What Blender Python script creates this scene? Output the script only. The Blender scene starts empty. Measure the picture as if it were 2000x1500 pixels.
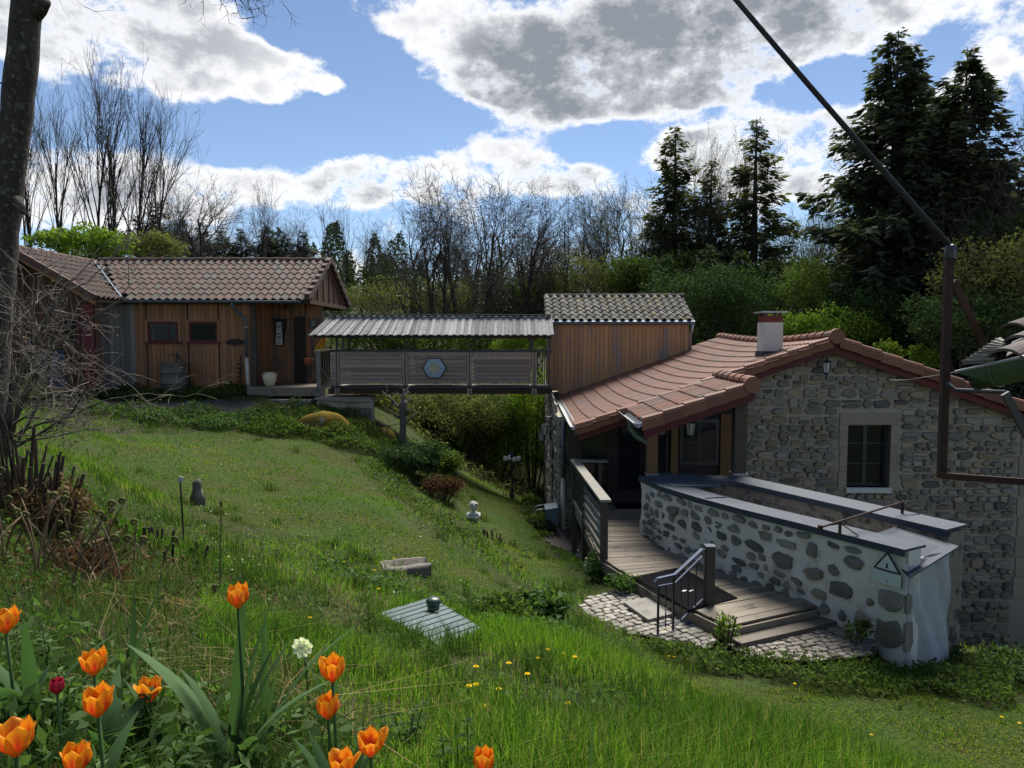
import bpy, math, random
import numpy as np
from mathutils import Matrix, Vector
random.seed(7); rng = np.random.default_rng(7)
sc = bpy.context.scene
col = sc.collection
PI = math.pi
# ------------------------------------------------------------------ camera
FPX = 1387.0                       # focal length in pixels of the 2000 px wide photograph
TH = math.atan(90/FPX)             # the camera looks slightly down
cam = bpy.data.cameras.new('camera'); cam.sensor_width = 36; cam.lens = 36*FPX/2000
cam.clip_start = .05; cam.clip_end = 3000
camo = bpy.data.objects.new('camera', cam); col.objects.link(camo)
camo.location = (0, 0, 0); camo.rotation_euler = (PI/2-TH, 0, 0)
sc.camera = camo
# ------------------------------------------------------------------ view
sc.view_settings.view_transform = 'Standard'; sc.view_settings.look = 'None'
sc.view_settings.exposure = 1.3; sc.view_settings.gamma = 1; sc.view_settings.use_curve_mapping = False
sc.render.engine = 'CYCLES'
sc.cycles.max_bounces = 5; sc.cycles.diffuse_bounces = 2; sc.cycles.glossy_bounces = 2
sc.cycles.transmission_bounces = 3; sc.cycles.transparent_max_bounces = 6
sc.cycles.use_denoising = True; sc.cycles.sample_clamp_indirect = 6
sc.cycles.caustics_reflective = False; sc.cycles.caustics_refractive = False
# ------------------------------------------------------------------ sun
SUN_EL, SUN_AZ = math.radians(52), math.radians(14)      # azimuth measured from +Y towards +X
sun = bpy.data.lights.new('sun', 'SUN'); sun.energy = 3.4; sun.angle = math.radians(34); sun.color = (1, .95, .87)
suno = bpy.data.objects.new('sun', sun); col.objects.link(suno)
sd = Vector((math.sin(SUN_AZ)*math.cos(SUN_EL), math.cos(SUN_AZ)*math.cos(SUN_EL), math.sin(SUN_EL)))
suno.rotation_euler = sd.to_track_quat('Z', 'Y').to_euler(); suno.location = sd*50
# ------------------------------------------------------------------ pixel + depth -> place
def ray(u, v):
    xc = (u-1000)/FPX; yc = (750-v)/FPX
    return Vector((xc, math.cos(TH)+yc*math.sin(TH), -math.sin(TH)+yc*math.cos(TH)))
def W(u, v, Y):
    d = ray(u, v); return d*(Y/d.y)
def azel(u, v):
    d = ray(u, v).normalized(); return math.atan2(d.x, d.y), math.asin(d.z)
# ------------------------------------------------------------------ world: sky with cumulus
wd = bpy.data.worlds.new('World'); sc.world = wd; wd.use_nodes = True
nt = wd.node_tree; nt.nodes.clear(); N = nt.nodes.new; L = nt.links.new
def nd(tree, t, **kw):
    n = tree.nodes.new(t)
    for k, v in kw.items(): setattr(n, k, v)
    return n
def mth(tree, op, a, b=None, c=None, clamp=False):
    n = tree.nodes.new('ShaderNodeMath'); n.operation = op; n.use_clamp = clamp
    for i, x in enumerate((a, b, c)):
        if x is None: continue
        if isinstance(x, (int, float)): n.inputs[i].default_value = x
        else: tree.links.new(x, n.inputs[i])
    return n.outputs[0]
def ramp(tree, fac, stops):
    n = tree.nodes.new('ShaderNodeValToRGB'); e = n.color_ramp.elements
    while len(e) < len(stops): e.new(.5)
    for el, (p, c) in zip(e, stops):
        el.position = p; el.color = (c[0], c[1], c[2], 1) if isinstance(c, tuple) else (c, c, c, 1)
    if fac is not None: tree.links.new(fac, n.inputs[0])
    return n.outputs[0]
def build_world():
    sky = N('ShaderNodeTexSky'); sky.sky_type = 'NISHITA'; sky.sun_disc = False
    sky.sun_elevation = SUN_EL; sky.sun_rotation = SUN_AZ; sky.air_density = .8; sky.dust_density = .05; sky.ozone_density = 2.5
    tc = N('ShaderNodeTexCoord'); sep = N('ShaderNodeSeparateXYZ'); L(tc.outputs['Generated'], sep.inputs[0])
    x, y, z = sep.outputs
    az = mth(nt, 'ARCTAN2', x, y); el = mth(nt, 'ARCSINE', z)
    # wispy domain warp so that cloud outlines are ragged
    def noise(vec, scale, detail, rough, lac=2.0):
        n = N('ShaderNodeTexNoise'); n.inputs['Scale'].default_value = scale; n.inputs['Detail'].default_value = detail
        n.inputs['Roughness'].default_value = rough; n.inputs['Lacunarity'].default_value = lac; L(vec, n.inputs['Vector']); return n.outputs['Fac']
    st = N('ShaderNodeVectorMath'); st.operation = 'MULTIPLY'; L(tc.outputs['Generated'], st.inputs[0]); st.inputs[1].default_value = (1, 1, 1.5)
    vec = st.outputs[0]
    fb = noise(vec, 7, 12, .62); fb2 = noise(vec, 24, 10, .66); big = noise(vec, 2.3, 3, .5)
    # cloud banks: (centre u, v, half width, half height, weight, greyness)
    blobs = [(1270, 95, 350, 130, 1.0, .85), (1460, 15, 260, 85, 1.0, .5), (1050, 175, 150, 85, .9, .6), (900, 100, 160, 85, .62, .1), (720, 8, 130, 40, .6, .05), (1640, 60, 130, 60, .5, .05), (1790, 110, 70, 60, -.5, 0), (1450, 180, 120, 40, .45, .3), (1290, 200, 110, 32, .42, .1),
             (200, 30, 200, 120, 1.0, .42), (370, 40, 100, 85, .5, .05), (400, 160, 120, 36, .75, 0), (60, 0, 110, 90, .8, .2), (440, 100, 62, 32, .7, 0), (610, 132, 58, 36, .9, 0), (545, 180, 40, 26, .95, 0), (520, 115, 40, 24, .9, 0), (645, 170, 36, 18, .85, 0),
             (130, 365, 190, 68, .8, .3), (360, 365, 140, 50, .9, .25), (600, 365, 130, 45, .9, .35), (740, 345, 110, 50, .95, .4), (940, 325, 140, 58, 1.0, .35), (1080, 352, 80, 42, .85, .4), (1160, 350, 60, 36, .8, .6), (850, 410, 200, 40, .45, .2), (260, 430, 260, 36, .4, .1), (1000, 500, 600, 45, .25, .1),
             (1340, 290, 85, 45, .85, .1), (1560, 300, 210, 75, 1.0, .6), (1680, 245, 120, 45, .7, .2), (1600, 165, 90, 40, -.55, 0), (1170, 268, 140, 24, -.5, 0), (820, 235, 170, 40, -.6, 0), (640, 60, 110, 60, -.35, 0), (1380, 232, 90, 20, -.45, 0), (600, 250, 160, 40, -.4, 0), (1450, 250, 60, 28, .5, 0), (1900, 45, 130, 75, .9, .12), (1960, 170, 110, 45, .6, .1), (1750, 150, 40, 20, .3, 0), (1400, 400, 260, 50, .5, .2)]
    tot = None; grey = None
    for (u, v, ru, rv, w, g) in blobs:
        a, e = azel(u, v)
        dx = mth(nt, 'MULTIPLY', mth(nt, 'SUBTRACT', az, a), FPX/ru); dy = mth(nt, 'MULTIPLY', mth(nt, 'SUBTRACT', el, e), FPX/rv)
        d2 = mth(nt, 'ADD', mth(nt, 'MULTIPLY', dx, dx), mth(nt, 'MULTIPLY', dy, dy))
        val = mth(nt, 'EXPONENT', mth(nt, 'MULTIPLY', mth(nt, 'MULTIPLY', d2, d2), -.75)); s = mth(nt, 'MULTIPLY', val, w)
        tot = s if tot is None else mth(nt, 'ADD', tot, s)
        if g > 0:
            gs = mth(nt, 'MULTIPLY', val, g); grey = gs if grey is None else mth(nt, 'ADD', grey, gs)
    # scattered cloud over the rest of the sky dome
    wide = mth(nt, 'MULTIPLY', mth(nt, 'SUBTRACT', big, .44), 2.2)
    dx = mth(nt, 'MULTIPLY', az, 1/.95); dy = mth(nt, 'MULTIPLY', mth(nt, 'SUBTRACT', el, .22), 1/.62)
    inview = mth(nt, 'EXPONENT', mth(nt, 'MULTIPLY', mth(nt, 'POWER', mth(nt, 'ADD', mth(nt, 'MULTIPLY', dx, dx), mth(nt, 'MULTIPLY', dy, dy)), 3), -1))
    wide = mth(nt, 'MULTIPLY', mth(nt, 'ADD', wide, .25), mth(nt, 'SUBTRACT', 1, inview))
    tot = mth(nt, 'ADD', tot, wide)
    lowb = mth(nt, 'EXPONENT', mth(nt, 'MULTIPLY', mth(nt, 'POWER', mth(nt, 'ABSOLUTE', mth(nt, 'MULTIPLY', mth(nt, 'SUBTRACT', el, .035), 1/.085)), 2), -1))   # banks crowd together towards the horizon
    tot = mth(nt, 'ADD', tot, mth(nt, 'MULTIPLY', lowb, .72))
    det = mth(nt, 'ADD', mth(nt, 'MULTIPLY', mth(nt, 'SUBTRACT', fb, .5), 2.7), mth(nt, 'MULTIPLY', mth(nt, 'SUBTRACT', fb2, .5), 1.9))
    den = mth(nt, 'SUBTRACT', mth(nt, 'ADD', mth(nt, 'MULTIPLY', mth(nt, 'MINIMUM', tot, 1.25), .95), det), .60)
    mask = ramp(nt, den, [(.0, 0.0), (.14, .26), (.30, .72), (.48, 1.0)])
    # thick cores are grey, thin rims let the sun through and stay white
    core = mth(nt, 'ADD', mth(nt, 'MULTIPLY', mth(nt, 'SUBTRACT', tot, .62), 1.15, clamp=True), mth(nt, 'MULTIPLY', mth(nt, 'SUBTRACT', den, .35), .38), clamp=True)
    core = mth(nt, 'MULTIPLY', core, ramp(nt, den, [(.15, 0.0), (.5, .45), (1.0, 1.0)]))
    puff = mth(nt, 'MULTIPLY', mth(nt, 'SUBTRACT', fb2, .42), 1.2)
    gr = mth(nt, 'ADD', mth(nt, 'MULTIPLY', core, mth(nt, 'ADD', mth(nt, 'MULTIPLY', grey, .72), .22)), mth(nt, 'ADD', mth(nt, 'MULTIPLY', puff, .20), mth(nt, 'MULTIPLY', mth(nt, 'SUBTRACT', fb, .5), .75)), clamp=True)
    ccol = ramp(nt, gr, [(0, (8.9, 8.85, 8.8)), (.25, (6.7, 6.8, 7.0)), (.55, (4.0, 4.2, 4.6)), (1, (2.2, 2.4, 2.75))])
    hs = N('ShaderNodeHueSaturation'); L(sky.outputs[0], hs.inputs['Color']); hs.inputs['Saturation'].default_value = .96; hs.inputs['Value'].default_value = .98
    mx = N('ShaderNodeMix'); mx.data_type = 'RGBA'; L(mask, mx.inputs[0]); L(hs.outputs[0], mx.inputs[6]); L(ccol, mx.inputs[7])
    bg = N('ShaderNodeBackground'); bg.inputs[1].default_value = .054; L(mx.outputs[2], bg.inputs[0])
    out = N('ShaderNodeOutputWorld'); L(bg.outputs[0], out.inputs[0])
    wd.cycles.sampling_method = 'MANUAL'; wd.cycles.sample_map_resolution = 512
build_world()
# ------------------------------------------------------------------ materials
MATS = {}
def _base(name):
    m = bpy.data.materials.new(name); m.use_nodes = True; t = m.node_tree; t.nodes.clear(); MATS[name] = m
    out = t.nodes.new('ShaderNodeOutputMaterial'); return m, t, out
def _rnd(t):
    oi = t.nodes.new('ShaderNodeObjectInfo'); at = t.nodes.new('ShaderNodeAttribute'); at.attribute_name = 'rnd'
    return mth(t, 'FRACT', mth(t, 'ADD', oi.outputs['Random'], at.outputs['Fac']))
def mix(t, f, a, b, mode='MIX'):
    n = t.nodes.new('ShaderNodeMix'); n.data_type = 'RGBA'; n.blend_type = mode
    for i, x in ((0, f), (6, a), (7, b)):
        if isinstance(x, (int, float)): n.inputs[i].default_value = x
        elif isinstance(x, tuple): n.inputs[i].default_value = (*x[:3], 1)
        else: t.links.new(x, n.inputs[i])
    return n.outputs[2]
def mat(name, c1, c2, scale=(1, 1, 1), ns=6, detail=5, rough=.8, bump=.2, bs=4, rmix=.4, rval=.3, metal=0, spec=.3, c3=None, c3s=3, c3t=.58, c3r=False, contrast=.22, bdist=.02):
    m, t, out = _base(name)
    r = _rnd(t)
    tc = t.nodes.new('ShaderNodeTexCoord')
    off = t.nodes.new('ShaderNodeVectorMath'); off.operation = 'ADD'; t.links.new(tc.outputs['Object'], off.inputs[0])
    cb = t.nodes.new('ShaderNodeCombineXYZ')
    for i, k in enumerate((17.3, 31.7, 11.9)): t.links.new(mth(t, 'MULTIPLY', r, k), cb.inputs[i])
    t.links.new(cb.outputs[0], off.inputs[1])
    mp = t.nodes.new('ShaderNodeMapping'); mp.inputs['Scale'].default_value = scale; t.links.new(off.outputs[0], mp.inputs['Vector'])
    def noise(s, d=detail, vec=mp.outputs[0], ro=.6):
        n = t.nodes.new('ShaderNodeTexNoise'); n.inputs['Scale'].default_value = s; n.inputs['Detail'].default_value = d; n.inputs['Roughness'].default_value = ro
        t.links.new(vec, n.inputs['Vector']); return n.outputs['Fac']
    n1 = noise(ns)
    f = mth(t, 'ADD', mth(t, 'MULTIPLY', n1, 1-rmix), mth(t, 'MULTIPLY', r, rmix))
    f = ramp(t, f, [(.5-contrast, 0.0), (.5+contrast, 1.0)])
    c = mix(t, f, c1, c2)
    if c3 is not None:
        n3 = noise(c3s, 6, off.outputs[0])
        if c3r: n3 = mth(t, 'ADD', n3, mth(t, 'MULTIPLY', mth(t, 'SUBTRACT', mth(t, 'FRACT', mth(t, 'MULTIPLY', r, 7.7)), .5), .35))
        c = mix(t, ramp(t, n3, [(c3t-.05, 0.0), (c3t+.06, 1.0)]), c, c3)
    v = mth(t, 'ADD', 1-rval/2, mth(t, 'MULTIPLY', mth(t, 'FRACT', mth(t, 'MULTIPLY', r, 3.31)), rval))
    hs = t.nodes.new('ShaderNodeHueSaturation'); t.links.new(c, hs.inputs['Color']); t.links.new(v, hs.inputs['Value'])
    b = t.nodes.new('ShaderNodeBsdfPrincipled'); t.links.new(hs.outputs[0], b.inputs['Base Color'])
    b.inputs['Roughness'].default_value = rough; b.inputs['Metallic'].default_value = metal; b.inputs['Specular IOR Level'].default_value = spec
    if metal > .3 or rough < .55:
        t.links.new(mth(t, 'ADD', rough-.1, mth(t, 'MULTIPLY', n1, .22)), b.inputs['Roughness'])
    if bump > 0:
        bp = t.nodes.new('ShaderNodeBump'); bp.inputs['Strength'].default_value = bump; bp.inputs['Distance'].default_value = bdist
        t.links.new(noise(ns*bs, 6), bp.inputs['Height']); t.links.new(bp.outputs[0], b.inputs['Normal'])
    t.links.new(b.outputs[0], out.inputs[0]); return m
def leaf(name, c1, c2, tr=.35, c3=None, spec=.05, rough=.7):
    m, t, out = _base(name); r = _rnd(t)
    stops = [(0, c1), (1, c2)] if c3 is None else [(0, c1), (.85, c2), (.97, c3)]
    c = ramp(t, r, stops)
    b = t.nodes.new('ShaderNodeBsdfPrincipled'); t.links.new(c, b.inputs['Base Color']); b.inputs['Roughness'].default_value = rough; b.inputs['Specular IOR Level'].default_value = spec
    tl = t.nodes.new('ShaderNodeBsdfTranslucent'); t.links.new(mix(t, 1.0, c, (1.25, 1.35, .7), 'MULTIPLY'), tl.inputs[0])
    s = t.nodes.new('ShaderNodeMixShader'); s.inputs[0].default_value = tr; t.links.new(b.outputs[0], s.inputs[1]); t.links.new(tl.outputs[0], s.inputs[2])
    t.links.new(s.outputs[0], out.inputs[0]); return m
def glass(name, tint=(.02, .025, .03), alpha=.55, rough=.06):
    m, t, out = _base(name)
    g = t.nodes.new('ShaderNodeBsdfPrincipled'); g.inputs['Base Color'].default_value = (*tint, 1); g.inputs['Roughness'].default_value = rough; g.inputs['Specular IOR Level'].default_value = .5
    tr = t.nodes.new('ShaderNodeBsdfTransparent'); s = t.nodes.new('ShaderNodeMixShader'); s.inputs[0].default_value = alpha
    t.links.new(tr.outputs[0], s.inputs[1]); t.links.new(g.outputs[0], s.inputs[2]); t.links.new(s.outputs[0], out.inputs[0]); return m
VS = (9, 9, .55)        # grain running up the boards
mat('cabin_board', (.31, .145, .066), (.20, .105, .062), VS, 2.2, 6, .75, .35, 4, .45, .35, c3=(.13, .105, .09), c3s=1.1, c3t=.66, bdist=.006)
mat('porch_board', (.33, .16, .08), (.21, .115, .072), VS, 2.2, 6, .75, .35, 4, .45, .3, c3=(.115, .10, .092), c3s=.9, c3t=.55, bdist=.006)
mat('tower_board', (.46, .255, .115), (.31, .19, .115), VS, 1.8, 6, .8, .35, 4, .35, .25, c3=(.23, .205, .185), c3s=.9, c3t=.59, bdist=.006)
mat('wing_board', (.11, .056, .034), (.065, .04, .03), VS, 2.2, 6, .75, .35, 4, .45, .35, bdist=.006)  # darker cabin board: shade under the deep roof overhang put into the colour
mat('grey_board', (.19, .18, .17), (.095, .09, .086), VS, 2.4, 6, .85, .4, 4, .4, .4, bdist=.006)
mat('roof_board', (.30, .30, .30), (.115, .115, .118), (9, 1.2, 9), 2.6, 6, .85, .4, 3, .45, .55, c3=(.075, .077, .07), c3s=7, c3t=.62, bdist=.006)
mat('bridge_board', (.37, .285, .235), (.24, .19, .16), (.8, 9, 9), 2.4, 6, .85, .4, 4, .5, .35, c3=(.03, .025, .022), c3s=9, c3t=.74, bdist=.006)
mat('deck_board', (.235, .195, .145), (.14, .117, .088), (1.2, 12, 12), 2.4, 6, .7, .35, 4, .5, .35, c3=(.055, .052, .045), c3s=3, c3t=.62, bdist=.006)
mat('rail_wood', (.25, .235, .20), (.12, .108, .09), (5, 5, 5), 3, 6, .8, .35, 4, .4, .3)
mat('post_wood', (.10, .085, .066), (.055, .047, .038), (14, 14, .8), 2.2, 6, .85, .35, 4, .3, .25)
mat('oak_wood', (.20, .105, .048), (.12, .066, .036), (14, 14, .8), 2.2, 6, .75, .3, 4, .3, .25)
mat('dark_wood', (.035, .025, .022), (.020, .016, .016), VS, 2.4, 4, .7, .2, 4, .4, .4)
mat('cabin_tile', (.112, .064, .050), (.072, .046, .039), (1, 1, 1), 5, 6, .82, .25, 8, .3, .25, c3=(.075, .072, .06), c3s=3.0, c3t=.60, c3r=True)
mat('tower_tile', (.135, .128, .108), (.078, .075, .066), (1, 1, 1), 6, 6, .9, .3, 8, .5, .4, c3=(.16, .135, .045), c3s=4.5, c3t=.69, c3r=True)
mat('house_tile', (.215, .092, .056), (.152, .068, .044), (1, 1, 1), 4, 5, .75, .12, 10, .5, .22, c3=(.13, .085, .066), c3s=1.6, c3t=.60, c3r=True)
mat('verge_tile', (.215, .092, .056), (.155, .072, .047), (1, 1, 1), 4, 5, .7, .1, 10, .5, .2)
mat('old_tile', (.17, .14, .12), (.07, .06, .055), (1, 14, 14), 2, 5, .9, .3, 5, .4, .4)
mat('red_paint', (.15, .014, .020), (.11, .011, .016), ns=3, rough=.5, bump=.05)
mat('maroon_paint', (.11, .014, .018), (.075, .012, .014), ns=4, rough=.55, bump=.05)
mat('zinc', (.050, .062, .083), (.036, .046, .063), ns=2.2, detail=6, rough=.68, bump=.03, metal=.0, spec=.25, rval=.1, c3=(.068, .082, .104), c3s=2.6, c3t=.62)
mat('galvanised', (.36, .38, .39), (.26, .275, .285), ns=5, rough=.42, bump=.04, metal=.5, spec=.5, rval=.1)
mat('gutter_green', (.10, .135, .085), (.07, .10, .062), ns=4, rough=.45, bump=.04, metal=.25)
mat('pipe_blue', (.12, .155, .185), (.09, .12, .145), ns=4, rough=.45, bump=.04, metal=.3)
mat('pvc_cream', (.50, .48, .40), (.42, .40, .33), ns=4, rough=.5, bump=.03)
mat('rubble', (.30, .27, .22), (.135, .13, .12), ns=7, detail=7, rough=.9, bump=.55, bs=3, rmix=.6, rval=.6, c3=(.27, .22, .145), c3s=1.3, c3t=.58, c3r=True, contrast=.28)
mat('rubble_grey', (.25, .235, .205), (.115, .11, .102), ns=9, detail=9, rough=.95, bump=.9, bs=1.6, rmix=.45, rval=.5, c3=(.21, .185, .14), c3s=2, c3t=.66, c3r=True, contrast=.3)
mat('mortar', (.45, .40, .315), (.33, .29, .225), ns=9, detail=7, rough=.95, bump=.7, bs=3, rval=0, c3=(.25, .23, .20), c3s=2.2, c3t=.60)
mat('dark_mortar', (.30, .265, .215), (.18, .158, .13), ns=11, detail=7, rough=.95, bump=.9, bs=2, rval=0, c3=(.06, .055, .05), c3s=5, c3t=.56)
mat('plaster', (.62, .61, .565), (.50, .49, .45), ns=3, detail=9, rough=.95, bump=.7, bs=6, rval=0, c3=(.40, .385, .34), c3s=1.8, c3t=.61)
mat('plaster_shade', (.40, .41, .43), (.30, .31, .33), ns=4, detail=9, rough=.95, bump=.8, bs=5, rval=0, c3=(.33, .34, .36), c3s=2.0, c3t=.6)  # greyer, bluer plaster: the return wall's shade is put into its colour
mat('dressed_stone', (.34, .30, .23), (.25, .215, .165), ns=5, detail=6, rough=.9, bump=.35, bs=5, rval=.2)
mat('chimney_plaster', (.64, .62, .57), (.56, .53, .48), ns=4, rough=.9, bump=.2, rval=0)
mat('brick_red', (.22, .06, .05), (.17, .045, .04), ns=9, rough=.85, bump=.3)
mat('slab_stone', (.27, .255, .22), (.16, .15, .13), ns=6, detail=7, rough=.9, bump=.5, bs=4, rval=.3, c3=(.12, .125, .10), c3s=4, c3t=.6)
mat('paving', (.33, .305, .255), (.22, .20, .168), ns=8, detail=7, rough=.9, bump=.4, bs=4, rmix=.55, rval=.4, c3=(.17, .165, .14), c3s=5, c3t=.62)
mat('cobble', (.25, .22, .185), (.14, .126, .108), ns=8, detail=7, rough=.85, bump=.45, bs=4, rmix=.55, rval=.45)
mat('trough_stone', (.16, .145, .125), (.075, .07, .062), ns=7, detail=8, rough=.95, bump=.7, bs=4, rval=.1, c3=(.23, .22, .20), c3s=5, c3t=.63)
mat('moss', (.20, .125, .022), (.10, .085, .018), ns=6, detail=8, rough=1, bump=1.0, bs=5, rval=.1, spec=.05, c3=(.24, .23, .20), c3s=1.9, c3t=.64)
mat('iron_black', (.022, .025, .032), (.014, .016, .021), ns=6, rough=.42, bump=.05, spec=.5, rval=.1)
mat('iron_rust', (.060, .028, .020), (.030, .018, .016), ns=8, rough=.8, bump=.3, rval=.2, c3=(.10, .045, .025), c3s=6, c3t=.62)
mat('rail_blue', (.045, .065, .125), (.03, .045, .09), ns=6, rough=.6, bump=.03, spec=.2, rval=.1)
mat('cable', (.02, .019, .019), (.012, .012, .012), ns=6, rough=.6, bump=.05)
mat('drum_steel', (.16, .16, .13), (.10, .10, .085), ns=4, detail=7, rough=.6, bump=.15, metal=.2, c3=(.10, .065, .045), c3s=3, c3t=.66)
mat('cream_glaze', (.62, .56, .38), (.54, .48, .32), ns=3, rough=.3, bump=.02, spec=.5, rval=0)
mat('plum_print', (.02, .022, .03), (.015, .016, .022), ns=4, rough=.7, bump=0, rval=0)
mat('sign_white', (.55, .56, .56), (.45, .46, .47), ns=4, rough=.6, bump=.02, rval=0)
mat('sign_mint', (.52, .60, .56), (.46, .54, .50), ns=4, rough=.5, bump=.02, rval=0)
mat('sign_blue', (.40, .56, .66), (.34, .5, .6), ns=4, rough=.5, bump=.02, rval=0)
mat('glazed_blue', (.34, .42, .53), (.26, .34, .45), ns=8, rough=.35, bump=.05, spec=.5, rval=.15)
mat('mosaic_green', (.20, .24, .08), (.42, .40, .30), ns=22, rough=.4, bump=.1, rval=.2, contrast=.08)
mat('cloth_yellow', (.62, .36, .03), (.45, .20, .02), (3, 3, .7), 3, rough=.85, bump=.1, rval=0)
mat('terracotta', (.40, .12, .06), (.32, .09, .05), ns=5, rough=.8, bump=.1)
mat('rubber_mat', (.010, .010, .012), (.006, .006, .008), ns=60, rough=1.0, bump=.6, bs=3, spec=.02, rval=0)
mat('marble', (.66, .65, .62), (.52, .51, .48), ns=6, rough=.6, bump=.15, rval=0)
mat('hatch_green', (.125, .165, .168), (.09, .122, .126), ns=4, detail=7, rough=.42, bump=.05, metal=.25, spec=.5, rval=.08)
mat('vent_green', (.045, .085, .06), (.03, .06, .045), ns=5, rough=.35, bump=.03, spec=.5)
mat('gravel', (.095, .082, .072), (.045, .04, .037), ns=40, detail=6, rough=.95, bump=.9, bs=3, rval=0)
mat('bin_blue', (.10, .13, .20), (.08, .10, .16), ns=3, rough=.5, bump=.02)
mat('bin_green', (.26, .30, .06), (.20, .24, .05), ns=3, rough=.5, bump=.02)
mat('barrow_blue', (.16, .24, .30), (.11, .17, .22), ns=4, rough=.5, bump=.05)
mat('bark_dark', (.050, .043, .037), (.024, .021, .019), (1, 1, .3), 9, 7, .95, .9, 3, .3, .3)
mat('bark_near', (.085, .075, .065), (.028, .025, .023), (1.4, 1.4, .5), 7, 9, .95, 1.0, 3, .1, .1, c3=(.17, .175, .15), c3s=15, c3t=.60, bdist=.08)
mat('bark_grey', (.105, .092, .080), (.055, .048, .043), (1, 1, .4), 7, 7, .95, .7, 3, .4, .3)
mat('twig_pale', (.20, .175, .14), (.095, .08, .066), (1, 1, 1), 14, 4, .9, .3, 3, .4, .5)
mat('twig_bark', (.060, .050, .042), (.033, .028, .025), ns=4, rough=.95, bump=0, rval=.4)
mat('stump', (.085, .058, .042), (.035, .025, .020), (6, 6, 1), 5, 7, .95, .9, 3, .4, .4)
mat('dead_stem', (.22, .16, .095), (.12, .078, .045), ns=9, rough=.95, bump=.2, rval=.5)
mat('soil', (.050, .036, .026), (.025, .019, .015), ns=14, detail=8, rough=1, bump=1, bs=3, rval=0)
glass('dark_glass', (.012, .014, .018), .75, .05)
glass('clear_glass', (.10, .11, .12), .35, .05)
glass('globe_glass', (.75, .78, .74), .45, .15)
leaf('needle', (.042, .056, .042), (.105, .122, .078), .3)
leaf('needle_olive', (.055, .070, .038), (.14, .15, .075), .35)  # more olive needles for the slim spruces
leaf('leaf_mid', (.038, .065, .018), (.095, .14, .034), .42)
leaf('leaf_fresh', (.075, .13, .020), (.17, .25, .040), .45)
leaf('leaf_ivy', (.022, .044, .018), (.060, .100, .034), .25, spec=.08, rough=.8)
leaf('leaf_olive', (.075, .092, .036), (.16, .17, .07), .4)
leaf('leaf_bud', (.10, .115, .045), (.18, .17, .07), .3)
leaf('leaf_bed', (.040, .080, .020), (.105, .18, .050), .4, spec=.2)
leaf('leaf_dead', (.085, .055, .032), (.19, .125, .07), .2)
leaf('leaf_red', (.045, .022, .016), (.12, .065, .04), .3)
leaf('blade_lawn', (.048, .125, .010), (.145, .225, .024), .45, c3=(.26, .22, .055))
leaf('blade_long', (.036, .105, .008), (.122, .235, .022), .48, c3=(.20, .19, .07))
leaf('blade_dark', (.030, .062, .012), (.075, .130, .026), .35)
leaf('blade_iris', (.048, .105, .036), (.090, .165, .062), .35, spec=.15)
leaf('blade_moss', (.16, .11, .018), (.34, .23, .04), .3)
leaf('blade_straw', (.15, .11, .05), (.30, .23, .12), .2)
leaf('dandelion', (.75, .48, .01), (.82, .58, .02), .25)
leaf('cuckoo_white', (.60, .60, .62), (.75, .75, .76), .3)
leaf('daffodil_white', (.78, .78, .74), (.85, .85, .80), .3)
# ------------------------------------------------------------------ mesh helpers
WM = {}
def mesh_of(name, v, f, rnd=None, smooth=False):
    me = bpy.data.meshes.new(name)
    v = np.asarray(v, dtype=np.float32).reshape(-1, 3)
    if isinstance(f, np.ndarray):
        nf, k = f.shape
        me.vertices.add(len(v)); me.vertices.foreach_set('co', v.ravel())
        me.loops.add(nf*k); me.loops.foreach_set('vertex_index', f.astype(np.int32).ravel())
        me.polygons.add(nf); me.polygons.foreach_set('loop_start', np.arange(nf, dtype=np.int32)*k)
        me.update(calc_edges=True)
    else:
        me.from_pydata(v.tolist(), [], f); me.update()
    if smooth: me.polygons.foreach_set('use_smooth', np.ones(len(me.polygons), dtype=bool))
    if rnd is not None:
        a = me.attributes.new('rnd', 'FLOAT', 'FACE'); a.data.foreach_set('value', np.asarray(rnd, dtype=np.float32))
    return me
def place(name, me, material, parent=None, M=None):
    o = bpy.data.objects.new(name, me); col.objects.link(o)
    if me is not None and material and not me.materials: me.materials.append(MATS[material])
    M = Matrix.Identity(4) if M is None else M
    if parent is not None:
        o.parent = parent; o.matrix_parent_inverse = WM[parent.name].inverted()
    o.matrix_basis = M; WM[o.name] = M.copy()
    return o
def tag(o, label, cat, group=None):
    o['label'] = label; o['category'] = cat
    if group: o['group'] = group
    return o
def thing(name, label, cat, loc=(0, 0, 0), group=None):
    return tag(place(name, None, None, None, Matrix.Translation(Vector(loc))), label, cat, group)
def kind(o, k): o['kind'] = k; return o
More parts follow.
